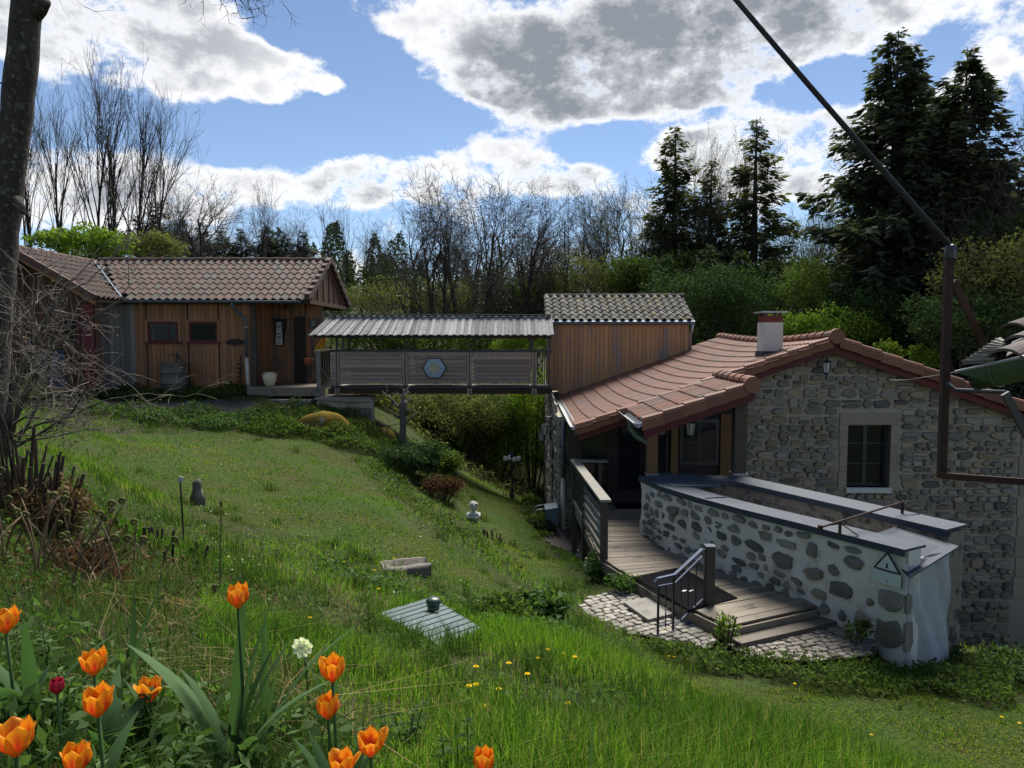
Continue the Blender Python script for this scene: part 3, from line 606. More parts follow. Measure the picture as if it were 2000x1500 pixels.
# ------------------------------------------------------------------ wooden cabin with two wings
def wave(amp, ph=0): return lambda s: amp*math.sin(2*PI*s+ph)
def canal(amp, frac=.62):
    def f(s): return amp*math.sin(PI*min(1, s/frac))**.8 if s < frac else -amp*.45*math.sin(PI*(s-frac)/(1-frac))
    return f
def cabin():
    c = thing('wooden_cabin', 'long brown timber cabin with red-brown tiled roof and two small windows', 'cabin', (-9.5, 22, -1.7))
    YW = 21.45; z0 = -1.62
    # walls behind the boards
    win = [(-11.02, -9.97), (-9.78, -8.80)]     # two window openings
    s0 = -11.35
    # openings cut from boards: fractions along the wall
    wz0, wz1 = -.12, .55
    w_ = MB().box((-11.35, YW, z0), (-7.85, YW+.14, wz0), 0).box((-11.35, YW, wz1), (-7.85, YW+.14, 1.2), 0)
    for a, b in ((-11.35, -10.96), (-10.03, -9.72), (-8.86, -7.85)): w_.box((a, YW, wz0), (b, YW+.14, wz1), 0)
    w_.build('wall', 'dark_wood', c)
    w_ = MB().box((-16, 25.8, z0), (-7.9, 25.9, -.12), 0).box((-16, 25.8, .6), (-7.9, 25.9, 1.3), 0)
    for a, b in ((-16, -13.05), (-12.4, -7.9)): w_.box((a, 25.8, -.12), (b, 25.9, .6), 0)
    w_.build('back_wall', 'dark_wood', c)
    box('floor', (-16, YW+.14, z0), (-7.85, 25.8, z0+.05), 'dark_wood', c)
    boards_up(c, (-11.35, YW), (-7.85, YW), z0, 1.12, .125, .022, 'cabin_board', (0, -1, 0), skip=[(a-s0, b-s0, wz0, wz1) for a, b in win])
    for k, (a, b) in enumerate(win):
        w = MB().box((a, YW-.05, wz1-.06), (b, YW-.023, wz1), 0).box((a, YW-.05, wz0), (a+.06, YW-.023, wz1-.06), 0).box((b-.06, YW-.05, wz0), (b, YW-.023, wz1-.06), 0).build('window', 'cabin_board', c)
        fr = MB().box((a+.06, YW-.03, wz0), (b-.06, YW+.02, wz0+.06), 0).box((a+.06, YW-.03, wz1-.12), (b-.06, YW+.02, wz1-.06), 0).box((a+.06, YW-.03, wz0+.06), (a+.12, YW+.02, wz1-.12), 0).box((b-.12, YW-.03, wz0+.06), (b-.06, YW+.02, wz1-.12), 0)
        if k == 0: fr.box((a+.66, YW-.03, wz0+.06), (a+.70, YW+.02, wz1-.12), 0)
        fr.build('frame', 'maroon_paint', w)
        MB().box((a+.1, YW-.012, wz0+.04), (b-.1, YW-.006, wz1-.1), 0).build('pane', 'clear_glass' if k == 0 else 'dark_glass', w)
        MB().box((a-.03, YW-.1, wz0-.05), (b+.03, YW-.023, wz0), 0).build('sill', 'maroon_paint', w)
    # weathered grey corner boards next to the wing
    boards_up(c, (-11.95, 21.1), (-11.35, YW-.01), z0, 1.1, .13, .022, 'grey_board', Vector((.5, -.86, 0)).normalized())
    box('corner_post', (-7.87, YW-.04, z0), (-7.72, YW+.12, 1.1), 'post_wood', c)
    # recessed entrance wall
    YR = 23.0
    box('wall', (-7.85, YR, -1.5), (-6.1, YR+.14, 2.0), 'dark_wood', c)
    boards_up(c, (-7.85, YR), (-6.1, YR), -1.45, 1.95, .095, .02, 'porch_board', (0, -1, 0), skip=[(.78, 1.22, -1.45, .72)])
    boards_up(c, (-7.85, YW+.1), (-7.85, YR), -1.45, 1.2, .12, .02, 'cabin_board', (1, 0, 0))
    d = MB().box((-7.05, YR-.01, -1.42), (-6.65, YR+.02, .68), 0).build('door', 'dark_wood', c)
    MB().box((-7.09, YR-.04, -1.42), (-7.05, YR+.02, .72), 0).box((-6.65, YR-.04, -1.42), (-6.61, YR+.02, .72), 0).box((-7.09, YR-.04, .68), (-6.61, YR+.02, .73), 0).build('door_frame', 'porch_board', d)
    MB().tube([(-6.7, YR-.04, -.4), (-6.76, YR-.04, -.4)], .012, 6).build('handle', 'iron_black', d)
    # gable end under the roof overhang
    MB().prism([(-6.16, 21.25, 1.06), (-6.16, 26.15, 1.06), (-6.16, 23.7, 2.40)], (0, 0, 0), (.05, 0, 0), 0).build('gable_boarding', 'wing_board', c)
    MB().box((-6.10, 21.3, 1.02), (-6.02, 26.1, 1.14), 0).build('tie_beam', 'wing_board', c)
    for k in range(6): MB().prism([(-6.105, 21.7+k*.7, 1.15), (-6.105, 21.7+k*.7+.06, 1.15), (-6.105, 21.7+k*.7+.06, 1.3+max(0, .9-abs(21.73+k*.7-23.7)*.53)), (-6.105, 21.7+k*.7, 1.3+max(0, .9-abs(21.73+k*.7-23.7)*.53))], (0, 0, 0), (.03, 0, 0), 0).build('cover_strip', 'wing_board', c)
    # main roof : ridge along x, front slope towards the garden
    ze, zr, ye, yr = 1.12, 2.56, 21.0, 23.7
    U = Vector((0, yr-ye, zr-ze)); SL = U.length; U.normalize()
    roof = MB().prism([(-13.2, ye+.05, ze-.02), (-13.2, yr, zr-.02), (-13.2, 26.4, ze-.02), (-13.2, 26.4, ze-.11), (-13.2, yr, zr-.11), (-13.2, ye+.05, ze-.11)], (0, 0, 0), (7.15, 0, 0), 0).build('roof', 'dark_wood', c)
    me = tile_mesh('tile', .24, SL/8, canal(.045), 8, .024)
    xe = -6.12; nc = 33
    val = lambda x, r: x > -11.62-2.25*(r/8)
    tile_field(roof, (xe-nc*.24, ye, ze), (1, 0, 0), U, .24, SL/8, nc, 8, me, 'cabin_tile', keep=lambda cc, r: val(xe-nc*.24+cc*.24, r))
    for i in range(18):
        x = -6.1-(i+1)*.42; MB().tube([(x, yr, zr+.0), (x+.45, yr, zr+.012)], [.085, .095], 10).build('ridge_tile', 'cabin_tile', roof)
    for sgn, y1 in ((1, ye), (-1, 26.4)):     # barge tiles on the gable end
        for i in range(7):
            a = Vector((-6.03, y1, ze)).lerp(Vector((-6.03, yr, zr)), i/7); b = Vector((-6.03, y1, ze)).lerp(Vector((-6.03, yr, zr)), (i+1.06)/7)
            MB().beam(a+Vector((0, 0, .02+.012*(6-i % 1))), b+Vector((0, 0, .0)), .15, .17).build('barge_tile', 'cabin_tile', roof)
    MB().prism([(-5.99, ye+.1, ze-.12), (-5.99, yr, zr-.12), (-5.99, 26.3, ze-.12), (-5.99, 26.3, ze-.03), (-5.99, yr, zr-.03), (-5.99, ye+.1, ze-.03)], (-.13, 0, 0), (-.1, 0, 0), 0).build('bargeboard', 'cabin_board', roof)
    # left wing, its gable towards the garden
    xr, zrw, y0w, ybk = -13.85, 2.5, 19.75, 23.7
    xE, zE = -11.5, 1.12
    Uw = Vector((xr-xE, 0, zrw-zE)); SW = Uw.length; Uw.normalize()
    wing = MB().prism([(xE, y0w+.05, zE-.03), (xr, y0w+.05, zrw-.03), (2*xr-xE, y0w+.05, zE-.03), (2*xr-xE, y0w+.05, zE-.12), (xr, y0w+.05, zrw-.12), (xE, y0w+.05, zE-.12)], (0, 0, 0), (0, 4.4, 0), 0).build('wing_roof', 'dark_wood', c)
    tile_field(wing, (xE, y0w, zE), (0, 1, 0), Uw, .24, SW/8, 17, 8, me, 'cabin_tile', keep=lambda cc, r: cc*.24 < 1.24+r*.338)
    for i in range(10):
        y = y0w+i*.42; MB().tube([(xr, y, zrw+.012), (xr, y+.45, zrw)], [.095, .085], 10).build('ridge_tile', 'cabin_tile', wing)
    for i in range(7):
        for sg in (1, -1):
            ex = xE if sg == 1 else 2*xr-xE
            a = Vector((ex, y0w-.02, zE)).lerp(Vector((xr, y0w-.02, zrw)), i/7); b = Vector((ex, y0w-.02, zE)).lerp(Vector((xr, y0w-.02, zrw)), (i+1.05)/7)
            MB().beam(a+Vector((0, 0, -.01)), b+Vector((0, 0, -.03)), .14, .17).build('barge_tile', 'cabin_tile', wing)
    MB().beam((xE-.05, y0w+.05, zE-.15), (xr, y0w+.05, zrw-.15), .03, .12).beam((2*xr-xE, y0w+.05, zE-.15), (xr, y0w+.05, zrw-.15), .03, .12).build('bargeboard', 'cabin_board', wing)
    MB().beam((-11.46, 20.98, 1.19), (-13.75, 23.6, 2.52), .05, .02).build('valley_flashing', 'pipe_blue', roof)
    # wing front wall with the red door
    yg = 20.75
    topw = lambda s: min(zE-.12+(s+.3)*(zrw-zE)/(xE-xr), 2.3)
    gx0, gx1 = -16.0, -11.95
    zt = lambda s: (zrw-.16)-abs((gx0+s)-xr)*(zrw-zE)/(xE-xr)
    MB().prism([(gx0, yg+.03, z0), (gx1, yg+.03, z0), (gx1, yg+.03, zt(gx1-gx0)), (xr, yg+.03, zrw-.16), (gx0, yg+.03, zt(0))], (0, 0, 0), (0, .12, 0), 0).build('wing_wall', 'dark_wood', c)
    boards_up(c, (gx0, yg+.03), (gx1, yg+.03), z0, zt, .13, .02, 'wing_board', (0, -1, 0), skip=[(-12.55-gx0, -12.15-gx0, z0, 1.0), (-13.2-gx0, -12.6-gx0, -.2, .6)])
    d = box('red_door', (-12.53, yg-.02, -1.6), (-12.17, yg+.028, .98), 'red_paint', c); d['label'] = 'narrow red door panel with small white number'
    nb = MB()
    for k, (dx, segs) in enumerate(((0, ((0, 0, .012, .09),)), (.035, ((0, .078, .05, .09), (.035, 0, .05, .078))), (.10, ((0, .078, .05, .09), (0, .04, .05, .052), (0, 0, .05, .012), (.038, .012, .05, .078))), (.165, ((0, .078, .05, .09), (0, .045, .012, .078), (0, .04, .05, .052), (.038, .012, .05, .04), (0, 0, .05, .012))))):
        for (a, b, cc, dd) in segs: nb.box((-12.47+dx+a, yg-.024, .22+b), (-12.47+dx+cc, yg-.021, .22+dd), 0)
    nb.build('door_number', 'sign_white', d)
    w = MB().box((-13.2, yg-.02, -.2), (-12.6, yg+.02, -.14), 0).box((-13.2, yg-.02, .54), (-12.6, yg+.02, .6), 0).box((-13.2, yg-.02, -.14), (-13.14, yg+.02, .54), 0).box((-12.66, yg-.02, -.14), (-12.6, yg+.02, .54), 0).build('window', 'maroon_paint', c)
    MB().box((-13.15, yg+.0, -.15), (-12.65, yg+.008, .55), 0).build('pane', 'dark_glass', w)
    boards_up(c, (-11.95, yg), (-11.95, 21.1), z0, 1.1, .12, .02, 'grey_board', (1, 0, 0))
    # gutter and downpipe
    g = MB(); prof = [(math.cos(a)*.062, math.sin(a)*.062) for a in np.linspace(PI, 2*PI, 9)]
    n = len(prof); v = [(-11.45, ye-.05+p, 1.10+q) for p, q in prof]+[(-6.22, ye-.05+p, 1.075+q) for p, q in prof]
    g.add(v, [(i, i+1, n+i+1, n+i) for i in range(n-1)]+[tuple(range(n)), tuple(range(2*n-1, n-1, -1))], .5)
    g.tube([(-11.45, ye-.115, 1.105), (-6.22, ye-.115, 1.08)], .012, 6, r=.5); g.build('gutter', 'pipe_blue', c, True)
    dp = MB().tube([(-8.22, ye-.05, 1.05), (-8.22, ye-.05, .95), (-8.16, ye+.12, .8), (-8.0, ye+.3, .62), (-7.97, ye+.33, .5), (-7.97, ye+.33, -.62)], .045, 10, r=.5).build('downpipe', 'pipe_blue', c, True)
    MB().tube([(-7.97, ye+.33, -.62), (-7.93, ye+.33, -1.75)], .056, 10, r=.5).build('pipe_foot', 'pvc_cream', dp, True)
    for z in (-.62, -.75, -1.4, .3): MB().tube([(-7.97, ye+.33, z), (-7.97, ye+.33, z+.03)], .066, 10, r=.5).build('bracket', 'galvanised', dp)
    # porch floor
    for i in range(9): box('porch_board', (-7.85, 21.02+i*.22, -1.5), (-5.6, 21.02+i*.22+.212, -1.46+random.uniform(0, .006)), 'deck_board', c)
    box('porch_fascia', (-7.85, 20.98, -1.72), (-5.55, 21.015, -1.47), 'deck_board', c)
cabin()
# things on and around the cabin wall
def hung_signs():
    y = 22.93
    s = thing('shop_sign', 'dark tapered wall sign with white lettered panel left of the cabin door', 'sign', (-7.45, y, -.1))
    MB().prism([(-7.66, y, .62), (-7.62, y, -.25), (-7.36, y, -.25), (-7.24, y, .62)], (0, -.05, 0), (0, .03, 0), 0).build('board', 'plum_print', s)
    MB().beam((-7.7, y-.03, .66), (-7.22, y-.03, .62), .1, .03).build('hood', 'grey_board', s)
    MB().prism([(-7.555, y-.055, .50), (-7.60, y-.055, -.22), (-7.38, y-.055, -.22), (-7.40, y-.055, .50)], (0, -.004, 0), (0, 0, 0), 0).build('panel', 'sign_white', s)
    t = MB()
    for z, h, segs in ((.44, .02, 5), (.365, .065, 6), (.27, .025, 4), (.13, .05, 6), (.03, .05, 7), (-.06, .022, 6), (-.13, .02, 7), (-.17, .018, 6)):
        x = -7.565+(.02 if z > .2 else 0)
        while x < -7.42:
            w = random.uniform(.012, .026); t.box((x, y-.061, z-h/2), (x+w, y-.0595, z+h/2), 0); x += w+.007
    t.build('lettering', 'plum_print', s)
    p = thing('door_plaque', 'small grey carved plaque with dark printed square right of the cabin door', 'plaque', (-6.35, y, .4))
    MB().prism([(-6.53, y, .60), (-6.52, y, .32), (-6.24, y, .31), (-6.22, y, .60)], (0, -.03, 0), (0, .03, 0), 0).build('board', 'grey_board', p)
    MB().box((-6.47, y-.034, .35), (-6.29, y-.0305, .575), 0).build('print', 'plum_print', p)
    t = MB()
    for k in range(4): t.box((-6.45, y-.038, .38+k*.05), (-6.32+.02*(k % 2), y-.0355, .40+k*.05), 0)
    t.build('lettering', 'sign_white', p)
    l = MB().lathe([(.03, -.1), (.05, -.08), (.045, .02), (.02, .05)], (-7.25, 22.9, 1.02), 8).box((-7.27, 22.86, 1.02), (-7.23, 22.99, 1.05), 0).build('porch_lamp', 'iron_black', None)
    tag(l, 'small dark lamp fixed high under the cabin eaves by the entrance', 'lamp')
    m = MB(); c = W(459, 668, 21.4); q = []
    for k in range(22):
        a = 2*PI*k/22; r = 1+.16*math.sin(a*7); q.append((c.x+.25*r*math.cos(a)*(1+.12*math.cos(2*a)), 21.41, c.z+.095*r*math.sin(a)))
    m.prism(q, (0, -.03, 0), (0, .01, 0)); tag(m.build('carved_ornament', 'dark_wood', None), 'dark scalloped leaf-shaped ornament on the cabin wall beside the window', 'ornament')
    m = MB(); c = W(468, 758, 21.3)
    m.tube([(c.x, 21.36, c.z-.05), (c.x+.02, 21.4, c.z+1.0)], .018, 6)
    for k in range(6):
        z = c.z+.02+k*.13; v = []
        for j in range(9):
            a = 2*PI*j/9; rr = .09
            v += [(c.x, 21.34, z+j*.012), (c.x+rr*math.cos(a), 21.3+rr*math.sin(a)*.6, z+j*.012)]
        m.add(v, [(2*j, 2*j+1, 2*j+3, 2*j+2) for j in range(8)])
    tag(m.build('ground_auger', 'iron_rust', None), 'rusty spiral earth auger leaning against the cabin wall', 'auger')
    b = thing('oil_drum', 'old grey steel drum standing against the cabin under the windows', 'drum', (-9.93, 21.1, -1.72))
    cx, cy, cz = W(340, 765, 21.0)
    R = .36; pr = [(R, 0)]
    for z in (.30, .62): pr += [(R, z-.03), (R+.02, z), (R, z+.03)]
    pr += [(R, .86), (R+.015, .88), (R, .90), (R-.03, .89), (R-.03, .87), (.0, .87)]
    MB().lathe(pr, (cx, cy, cz-.05), 24, .5).build('barrel', 'drum_steel', b, True)
    for z in (.3, .62): MB().lathe([(R+.005, z-.02), (R+.028, z), (R+.005, z+.02)], (cx, cy, cz-.05), 24, .5).build('hoop', 'drum_steel', b)
    p = thing('hand_pump', 'black cast-iron hand pump standing on the drum lid', 'pump', (cx+.1, cy, cz+.83))
    MB().lathe([(.06, 0), (.045, .02), (.035, .06), (.035, .22), (.05, .25), (.03, .30), (.015, .34)], (cx+.12, cy, cz+.82), 10).build('body', 'iron_black', p)
    MB().tube([(cx+.12, cy, cz+1.05), (cx-.0, cy, cz+1.12), (cx-.1, cy, cz+1.08), (cx-.14, cy, cz+1.0)], .016, 6).build('handle', 'iron_black', p)
    MB().tube([(cx+.12, cy, cz+1.05), (cx+.2, cy-.03, cz+1.02), (cx+.26, cy-.05, cz+.92)], .02, 6).build('spout', 'iron_black', p)
    cx, cy, cz = W(527, 765, 21.25)
    j = thing('oil_jar', 'cream glazed two-handled jar standing at the edge of the cabin porch', 'jar', (cx, cy, -1.455))
    MB().lathe([(.11, 0), (.15, .08), (.19, .2), (.2, .28), (.17, .36), (.13, .39), (.15, .42), (.15, .43), (.12, .42), (.11, .36), (0, .34)], (cx, cy, -1.455), 20).build('body', 'cream_glaze', j, True)
    for s in (-1, 1): MB().tube([(cx+s*.13, cy, -1.07), (cx+s*.2, cy, -1.06), (cx+s*.22, cy, -1.12), (cx+s*.18, cy, -1.17)], .014, 6).build('handle', 'cream_glaze', j, True)
    # rain chain, red pot and yellow hanging cloth near the door
    m = MB(); c0 = W(607, 652, 21.3); c1 = W(612, 700, 21.3)
    for k in range(16):
        p = c0.lerp(c1, k/16); q = c0.lerp(c1, (k+.9)/16); o = Vector((.012, 0, 0)) if k % 2 else Vector((0, .012, 0)); m.tube([p+o, q+o], .006, 5); m.tube([p-o, q-o], .006, 5)
    tag(m.build('rain_chain', 'iron_rust', None), 'thin iron rain chain hanging from the bridge roof corner', 'chain')
    c = W(603, 738, 22.2)
    p = thing('pot_stand', 'red-brown flower pot on a spindly dark iron stand by the cabin door', 'plant stand', (c.x, c.y, -1.46))
    MB().lathe([(.1, .62), (.13, .72), (.15, .80), (.155, .82), (.135, .82), (0, .78)], (c.x, c.y, -1.46), 14).build('pot', 'terracotta', p, True)
    for a in (0, 2.1, 4.2): MB().tube([(c.x+.1*math.cos(a), c.y+.1*math.sin(a), -.82), (c.x+.05*math.cos(a), c.y+.05*math.sin(a), -1.1), (c.x+.15*math.cos(a), c.y+.15*math.sin(a), -1.45)], .014, 5).build('leg', 'iron_black', p)
    m = MB(); n = 12; v = []
    a0 = W(626, 650, 22.5); a1 = W(637, 652, 22.6); b0 = W(614, 688, 22.2); b1 = W(631, 688, 22.3)
    for i in range(n+1):
        s = i/n; l = a0.lerp(b0, s); r = a1.lerp(b1, s)
        for k in range(7):
            q = l.lerp(r, k/6); v.append((q.x+.04*math.sin(s*5), q.y+.07*math.sin(k*2.1+s*2), q.z))
    m.add(v, [(i*7+k, i*7+k+1, i*7+8+k, i*7+7+k) for i in range(n) for k in range(6)], .5)
    tag(m.build('hanging_cloth', 'cloth_yellow', None, True), 'yellow and orange hammock cloth hanging beside the cabin door', 'cloth')
    # stored things under the wing
    m = MB(); c = W(85, 705, 20.3); m.box((c.x-.1, 20.2, c.z-.75), (c.x+.42, 20.6, c.z+.25), .2).box((c.x-.12, 20.17, c.z+.25), (c.x+.44, 20.63, c.z+.3), .2)
    tag(m.build('blue_bin', 'bin_blue', None), 'blue plastic bin standing under the left cabin wing', 'bin')
    m = MB(); c = W(45, 745, 19.9); m.box((c.x-.1, 19.7, c.z-.45), (c.x+.55, 20.1, c.z+.2), .2).box((c.x-.13, 19.67, c.z+.2), (c.x+.58, 20.13, c.z+.25), .2)
    tag(m.build('green_crate', 'bin_green', None), 'yellow-green plastic crate in front of the left cabin wing', 'crate')
hung_signs()
def porch_rail():
    y0, y1 = 21.05, 22.6
    r = thing('porch_railing', 'grey timber railing with dark slatted infill at the end of the cabin porch', 'railing', (-5.7, y0, -1.46))
    x0, x1 = -5.73, -5.50
    MB().box((x0-.06, y0-.06, -1.46), (x0+.06, y0+.06, -.42), 0).build('post', 'rail_wood', r)
    MB().box((x1-.05, y1-.05, -1.46), (x1+.05, y1+.05, -.42), 0).build('post', 'rail_wood', r)
    MB().beam((x0, y0-.1, -.39), (x1, y1+.05, -.36), .15, .045).build('handrail', 'rail_wood', r)
    MB().beam((x0, y0, -1.4), (x1, y1, -1.4), .05, .09).build('bottom_rail', 'rail_wood', r)
    for i in range(9):
        t = (i+.6)/9.4; x = x0+(x1-x0)*t; y = y0+(y1-y0)*t
        MB().box((x-.012, y-.06, -1.36), (x+.012, y+.06, -.42), 0).build('slat', 'iron_black', r)
    m = MB().tube([(-5.64, 21.0, -.9), (-5.05, 20.75, -1.62)], .014, 6); tag(m.build('walking_stick', 'twig_pale', None), 'thin pale stick leaning against the cabin porch railing', 'stick')
    s = MB()
    for (x0_, x1_, y0_, y1_, z0_, z1_, r_) in ((-7.75, -5.85, 20.55, 21.0, -1.98, -1.80, .2),): s.box((x0_, y0_, z0_), (x1_, y1_, z1_), r_)
    tag(s.build('stone_step', 'slab_stone', None), 'rough grey stone slab step in front of the cabin porch, upper one', 'step')
    s = MB().box((-7.7, 20.1, -2.1), (-6.4, 20.54, -1.97)); tag(s.build('stone_step', 'slab_stone', None), 'pale flat stone step at the ground below the porch, lower one', 'step')
    a = thing('stone_abutment', 'low rubble stone pier with flat slab top carrying the bridge end', 'pier', (-4.9, 20.8, -2.5))
    MB().prism([(-5.72, 20.5, -1.72), (-5.6, 21.6, -1.72), (-4.15, 21.6, -1.74), (-4.22, 20.9, -1.76), (-4.05, 20.62, -1.78), (-4.7, 20.44, -1.77)], (0, 0, -.07), (0, 0, 0), 0).build('top_slab', 'dressed_stone', a)
    MB().prism([(-5.68, 20.56, -1.82), (-5.58, 21.6, -1.82), (-4.2, 21.6, -1.82), (-4.05, 20.66, -1.82)], (0, 0, -1.2), (0, 0, 0), 0).build('core', 'mortar', a)
    rubble(a, lambda x, d, z: (x, 20.58+.045*(x+5.68)/1.6-d, z), -5.66, -4.08, -2.7, -1.84, lambda x, z: -5.68 < x < -4.06 and z < -1.83, (.13, .24), (.16, .42), 'rubble', .04)
porch_rail()
# ------------------------------------------------------------------ covered footbridge
def bridge():
    b = thing('covered_footbridge', 'roofed timber footbridge with plank parapet linking cabin and wooden tower', 'footbridge', (-2.2, 21.6, -1.6))
    Y0, Y1 = 21.0, 22.5; xl, xr = -5.35, 1.2; zf = -1.55
    for y in (Y0+.05, Y1-.05): MB().beam((xl-.1, y, zf-.03), (xr, y, zf-.03), .09, .16).build('steel_beam', 'iron_rust', b)
    for i in range(44):
        x = xl+i*(xr-xl)/44; box('floor_board', (x, Y0, zf+.055), (x+(xr-xl)/44-.008, Y1, zf+.085), 'deck_board', b)
    box('kerb_beam', (xl, Y0-.03, zf+.06), (xr-.05, Y0-.002, zf+.14), 'iron_black', b)
    # parapet panels between timber posts, on the garden side and behind
    xs = [-5.18, -3.16, -1.26, .66]
    for i in range(3):
        boards_flat(b, (xs[i]+.09, Y0+.02), (xs[i+1]-.09, Y0+.02), zf+.2, zf+1.14, 8, .024, 'bridge_board', (0, -1, 0))
        boards_flat(b, (xs[i]+.09, Y1), (xs[i+1]-.09, Y1), zf+.2, zf+.9, 6, .024, 'bridge_board', (0, -1, 0))
    boards_flat(b, (xl-.02, Y0+.02), (xs[0]-.06, Y0+.02), zf+.05, zf+1.14, 9, .024, 'bridge_board', (0, -1, 0))
    for x in xs:
        MB().box((x-.075, Y0-.02, zf-.12), (x+.075, Y0+.04, zf+1.15), 0).build('post', 'bridge_board', b)
        MB().box((x-.012, Y0-.028, zf-.14), (x+.012, Y0-.021, zf+1.15), 0).build('post_strap', 'iron_black', b)
    MB().beam((xl-.05, Y0, zf+1.17), (xr, Y0, zf+1.15), .06, .05).build('top_rail', 'iron_black', b)
    MB().beam((xl-.05, Y1, zf+1.17), (xr, Y1, zf+1.15), .06, .05).build('top_rail', 'iron_black', b)
    for i in range(6):
        x = .76+i*.068; MB().tube([(x, Y0, zf+.1), (x, Y0, zf+1.15)], .011, 6).build('baluster', 'iron_black', b)
    for x in (-5.18, -4.98, -3.18, -3.07, -1.26, .52, .62, 1.13):
        MB().box((x-.022, Y0-.02, zf+1.16), (x+.022, Y0+.03, .12), 0).build('roof_post', 'iron_black', b)
    for x in (-5.15, -3.1, -1.2, .6):
        MB().box((x-.022, Y1-.03, zf+1.16), (x+.022, Y1+.02, .2), 0).build('roof_post', 'iron_black', b)
    # roof of lapped boards, front slope towards the garden
    ze, zr, ye, yr = .04, .62, 20.62, 21.75
    MB().beam((xl-.45, ye+.12, ze+.0), (xr-.05, ye+.12, ze-.02), .06, .08).build('eave_beam', 'dark_wood', b)
    MB().beam((xl-.2, yr, zr-.1), (xr-.05, yr, zr-.1), .06, .1).build('ridge_beam', 'dark_wood', b)
    rf = MB().beam((xl-.2, Y1-.05, .1), (xr-.05, Y1-.05, .08), .06, .08).build('eave_beam', 'dark_wood', b)
    n = 62; w = (xr+.02-(xl-.22))/n
    for i in range(n):
        x = xl-.22+i*w; dn = random.uniform(-.02, .02); lift = .022 if i % 2 else 0; sk = -.32*max(0, 1-i/26)
        ww = w*(1.12 if not i % 2 else .95)
        q = []
        for dz in (0, .022):
            for (xx, yy, zz) in ((x+sk, ye-.02+dn, ze+.02), (x+sk+ww, ye-.02+dn, ze+.02), (x+ww, yr+.02, zr+.02), (x, yr+.02, zr+.02)): q.append((xx, yy, zz+dz+lift))
        MB().hexa(q, 0).build('roof_board', 'roof_board', b)
    for i in range(31):
        x = xl-.22+i*2*w; MB().hexa([(x, yr+.02, zr+dz) for dz in (0,)] + [(x+2*w-.01, yr+.02, zr), (x+2*w-.01, 22.95, .08), (x, 22.95, .08), (x, yr+.02, zr+.025), (x+2*w-.01, yr+.02, zr+.025), (x+2*w-.01, 22.95, .105), (x, 22.95, .105)], 0).build('rear_roof_board', 'roof_board', b)
    MB().beam((xl-.22, yr-.05, zr+.085), (xr-.0, yr-.05, zr+.085), .16, .03).build('ridge_board', 'roof_board', b)
bridge()
def hexagon():
    c = W(849, 719, 20.95); h = thing('hexagon_ornament', 'pale blue glazed hexagon with round mosaic hung on the footbridge parapet', 'ornament', (c.x, c.y, c.z-.32))
    def ring(r, y, rot=0): return [(c.x+r*math.cos(PI/3*k+rot), y, c.z+r*.95*math.sin(PI/3*k+rot)) for k in range(6)]
    MB().prism(ring(.35, 20.95), (0, -.03, 0), (0, .02, 0), 0).build('frame', 'plum_print', h)
    for k in range(6):
        a = ring(.325, 20.915); b = ring(.155, 20.905); j = (k+1) % 6
        ca = Vector(a[k]).lerp(Vector(a[j]), .5)
        q = [Vector(p).lerp(ca, .03) for p in (a[k], a[j], b[j], b[k])]
        MB().prism(q, (0, 0, 0), (0, .02, 0)).build('glazed_tile', 'glazed_blue', h)
    MB().prism([(c.x+.155*math.cos(a), 20.9, c.z+.15*math.sin(a)) for a in np.linspace(0, 2*PI, 20, endpoint=False)], (0, -.008, 0), (0, .03, 0)).build('mosaic_disc', 'mosaic_green', h)
hexagon()
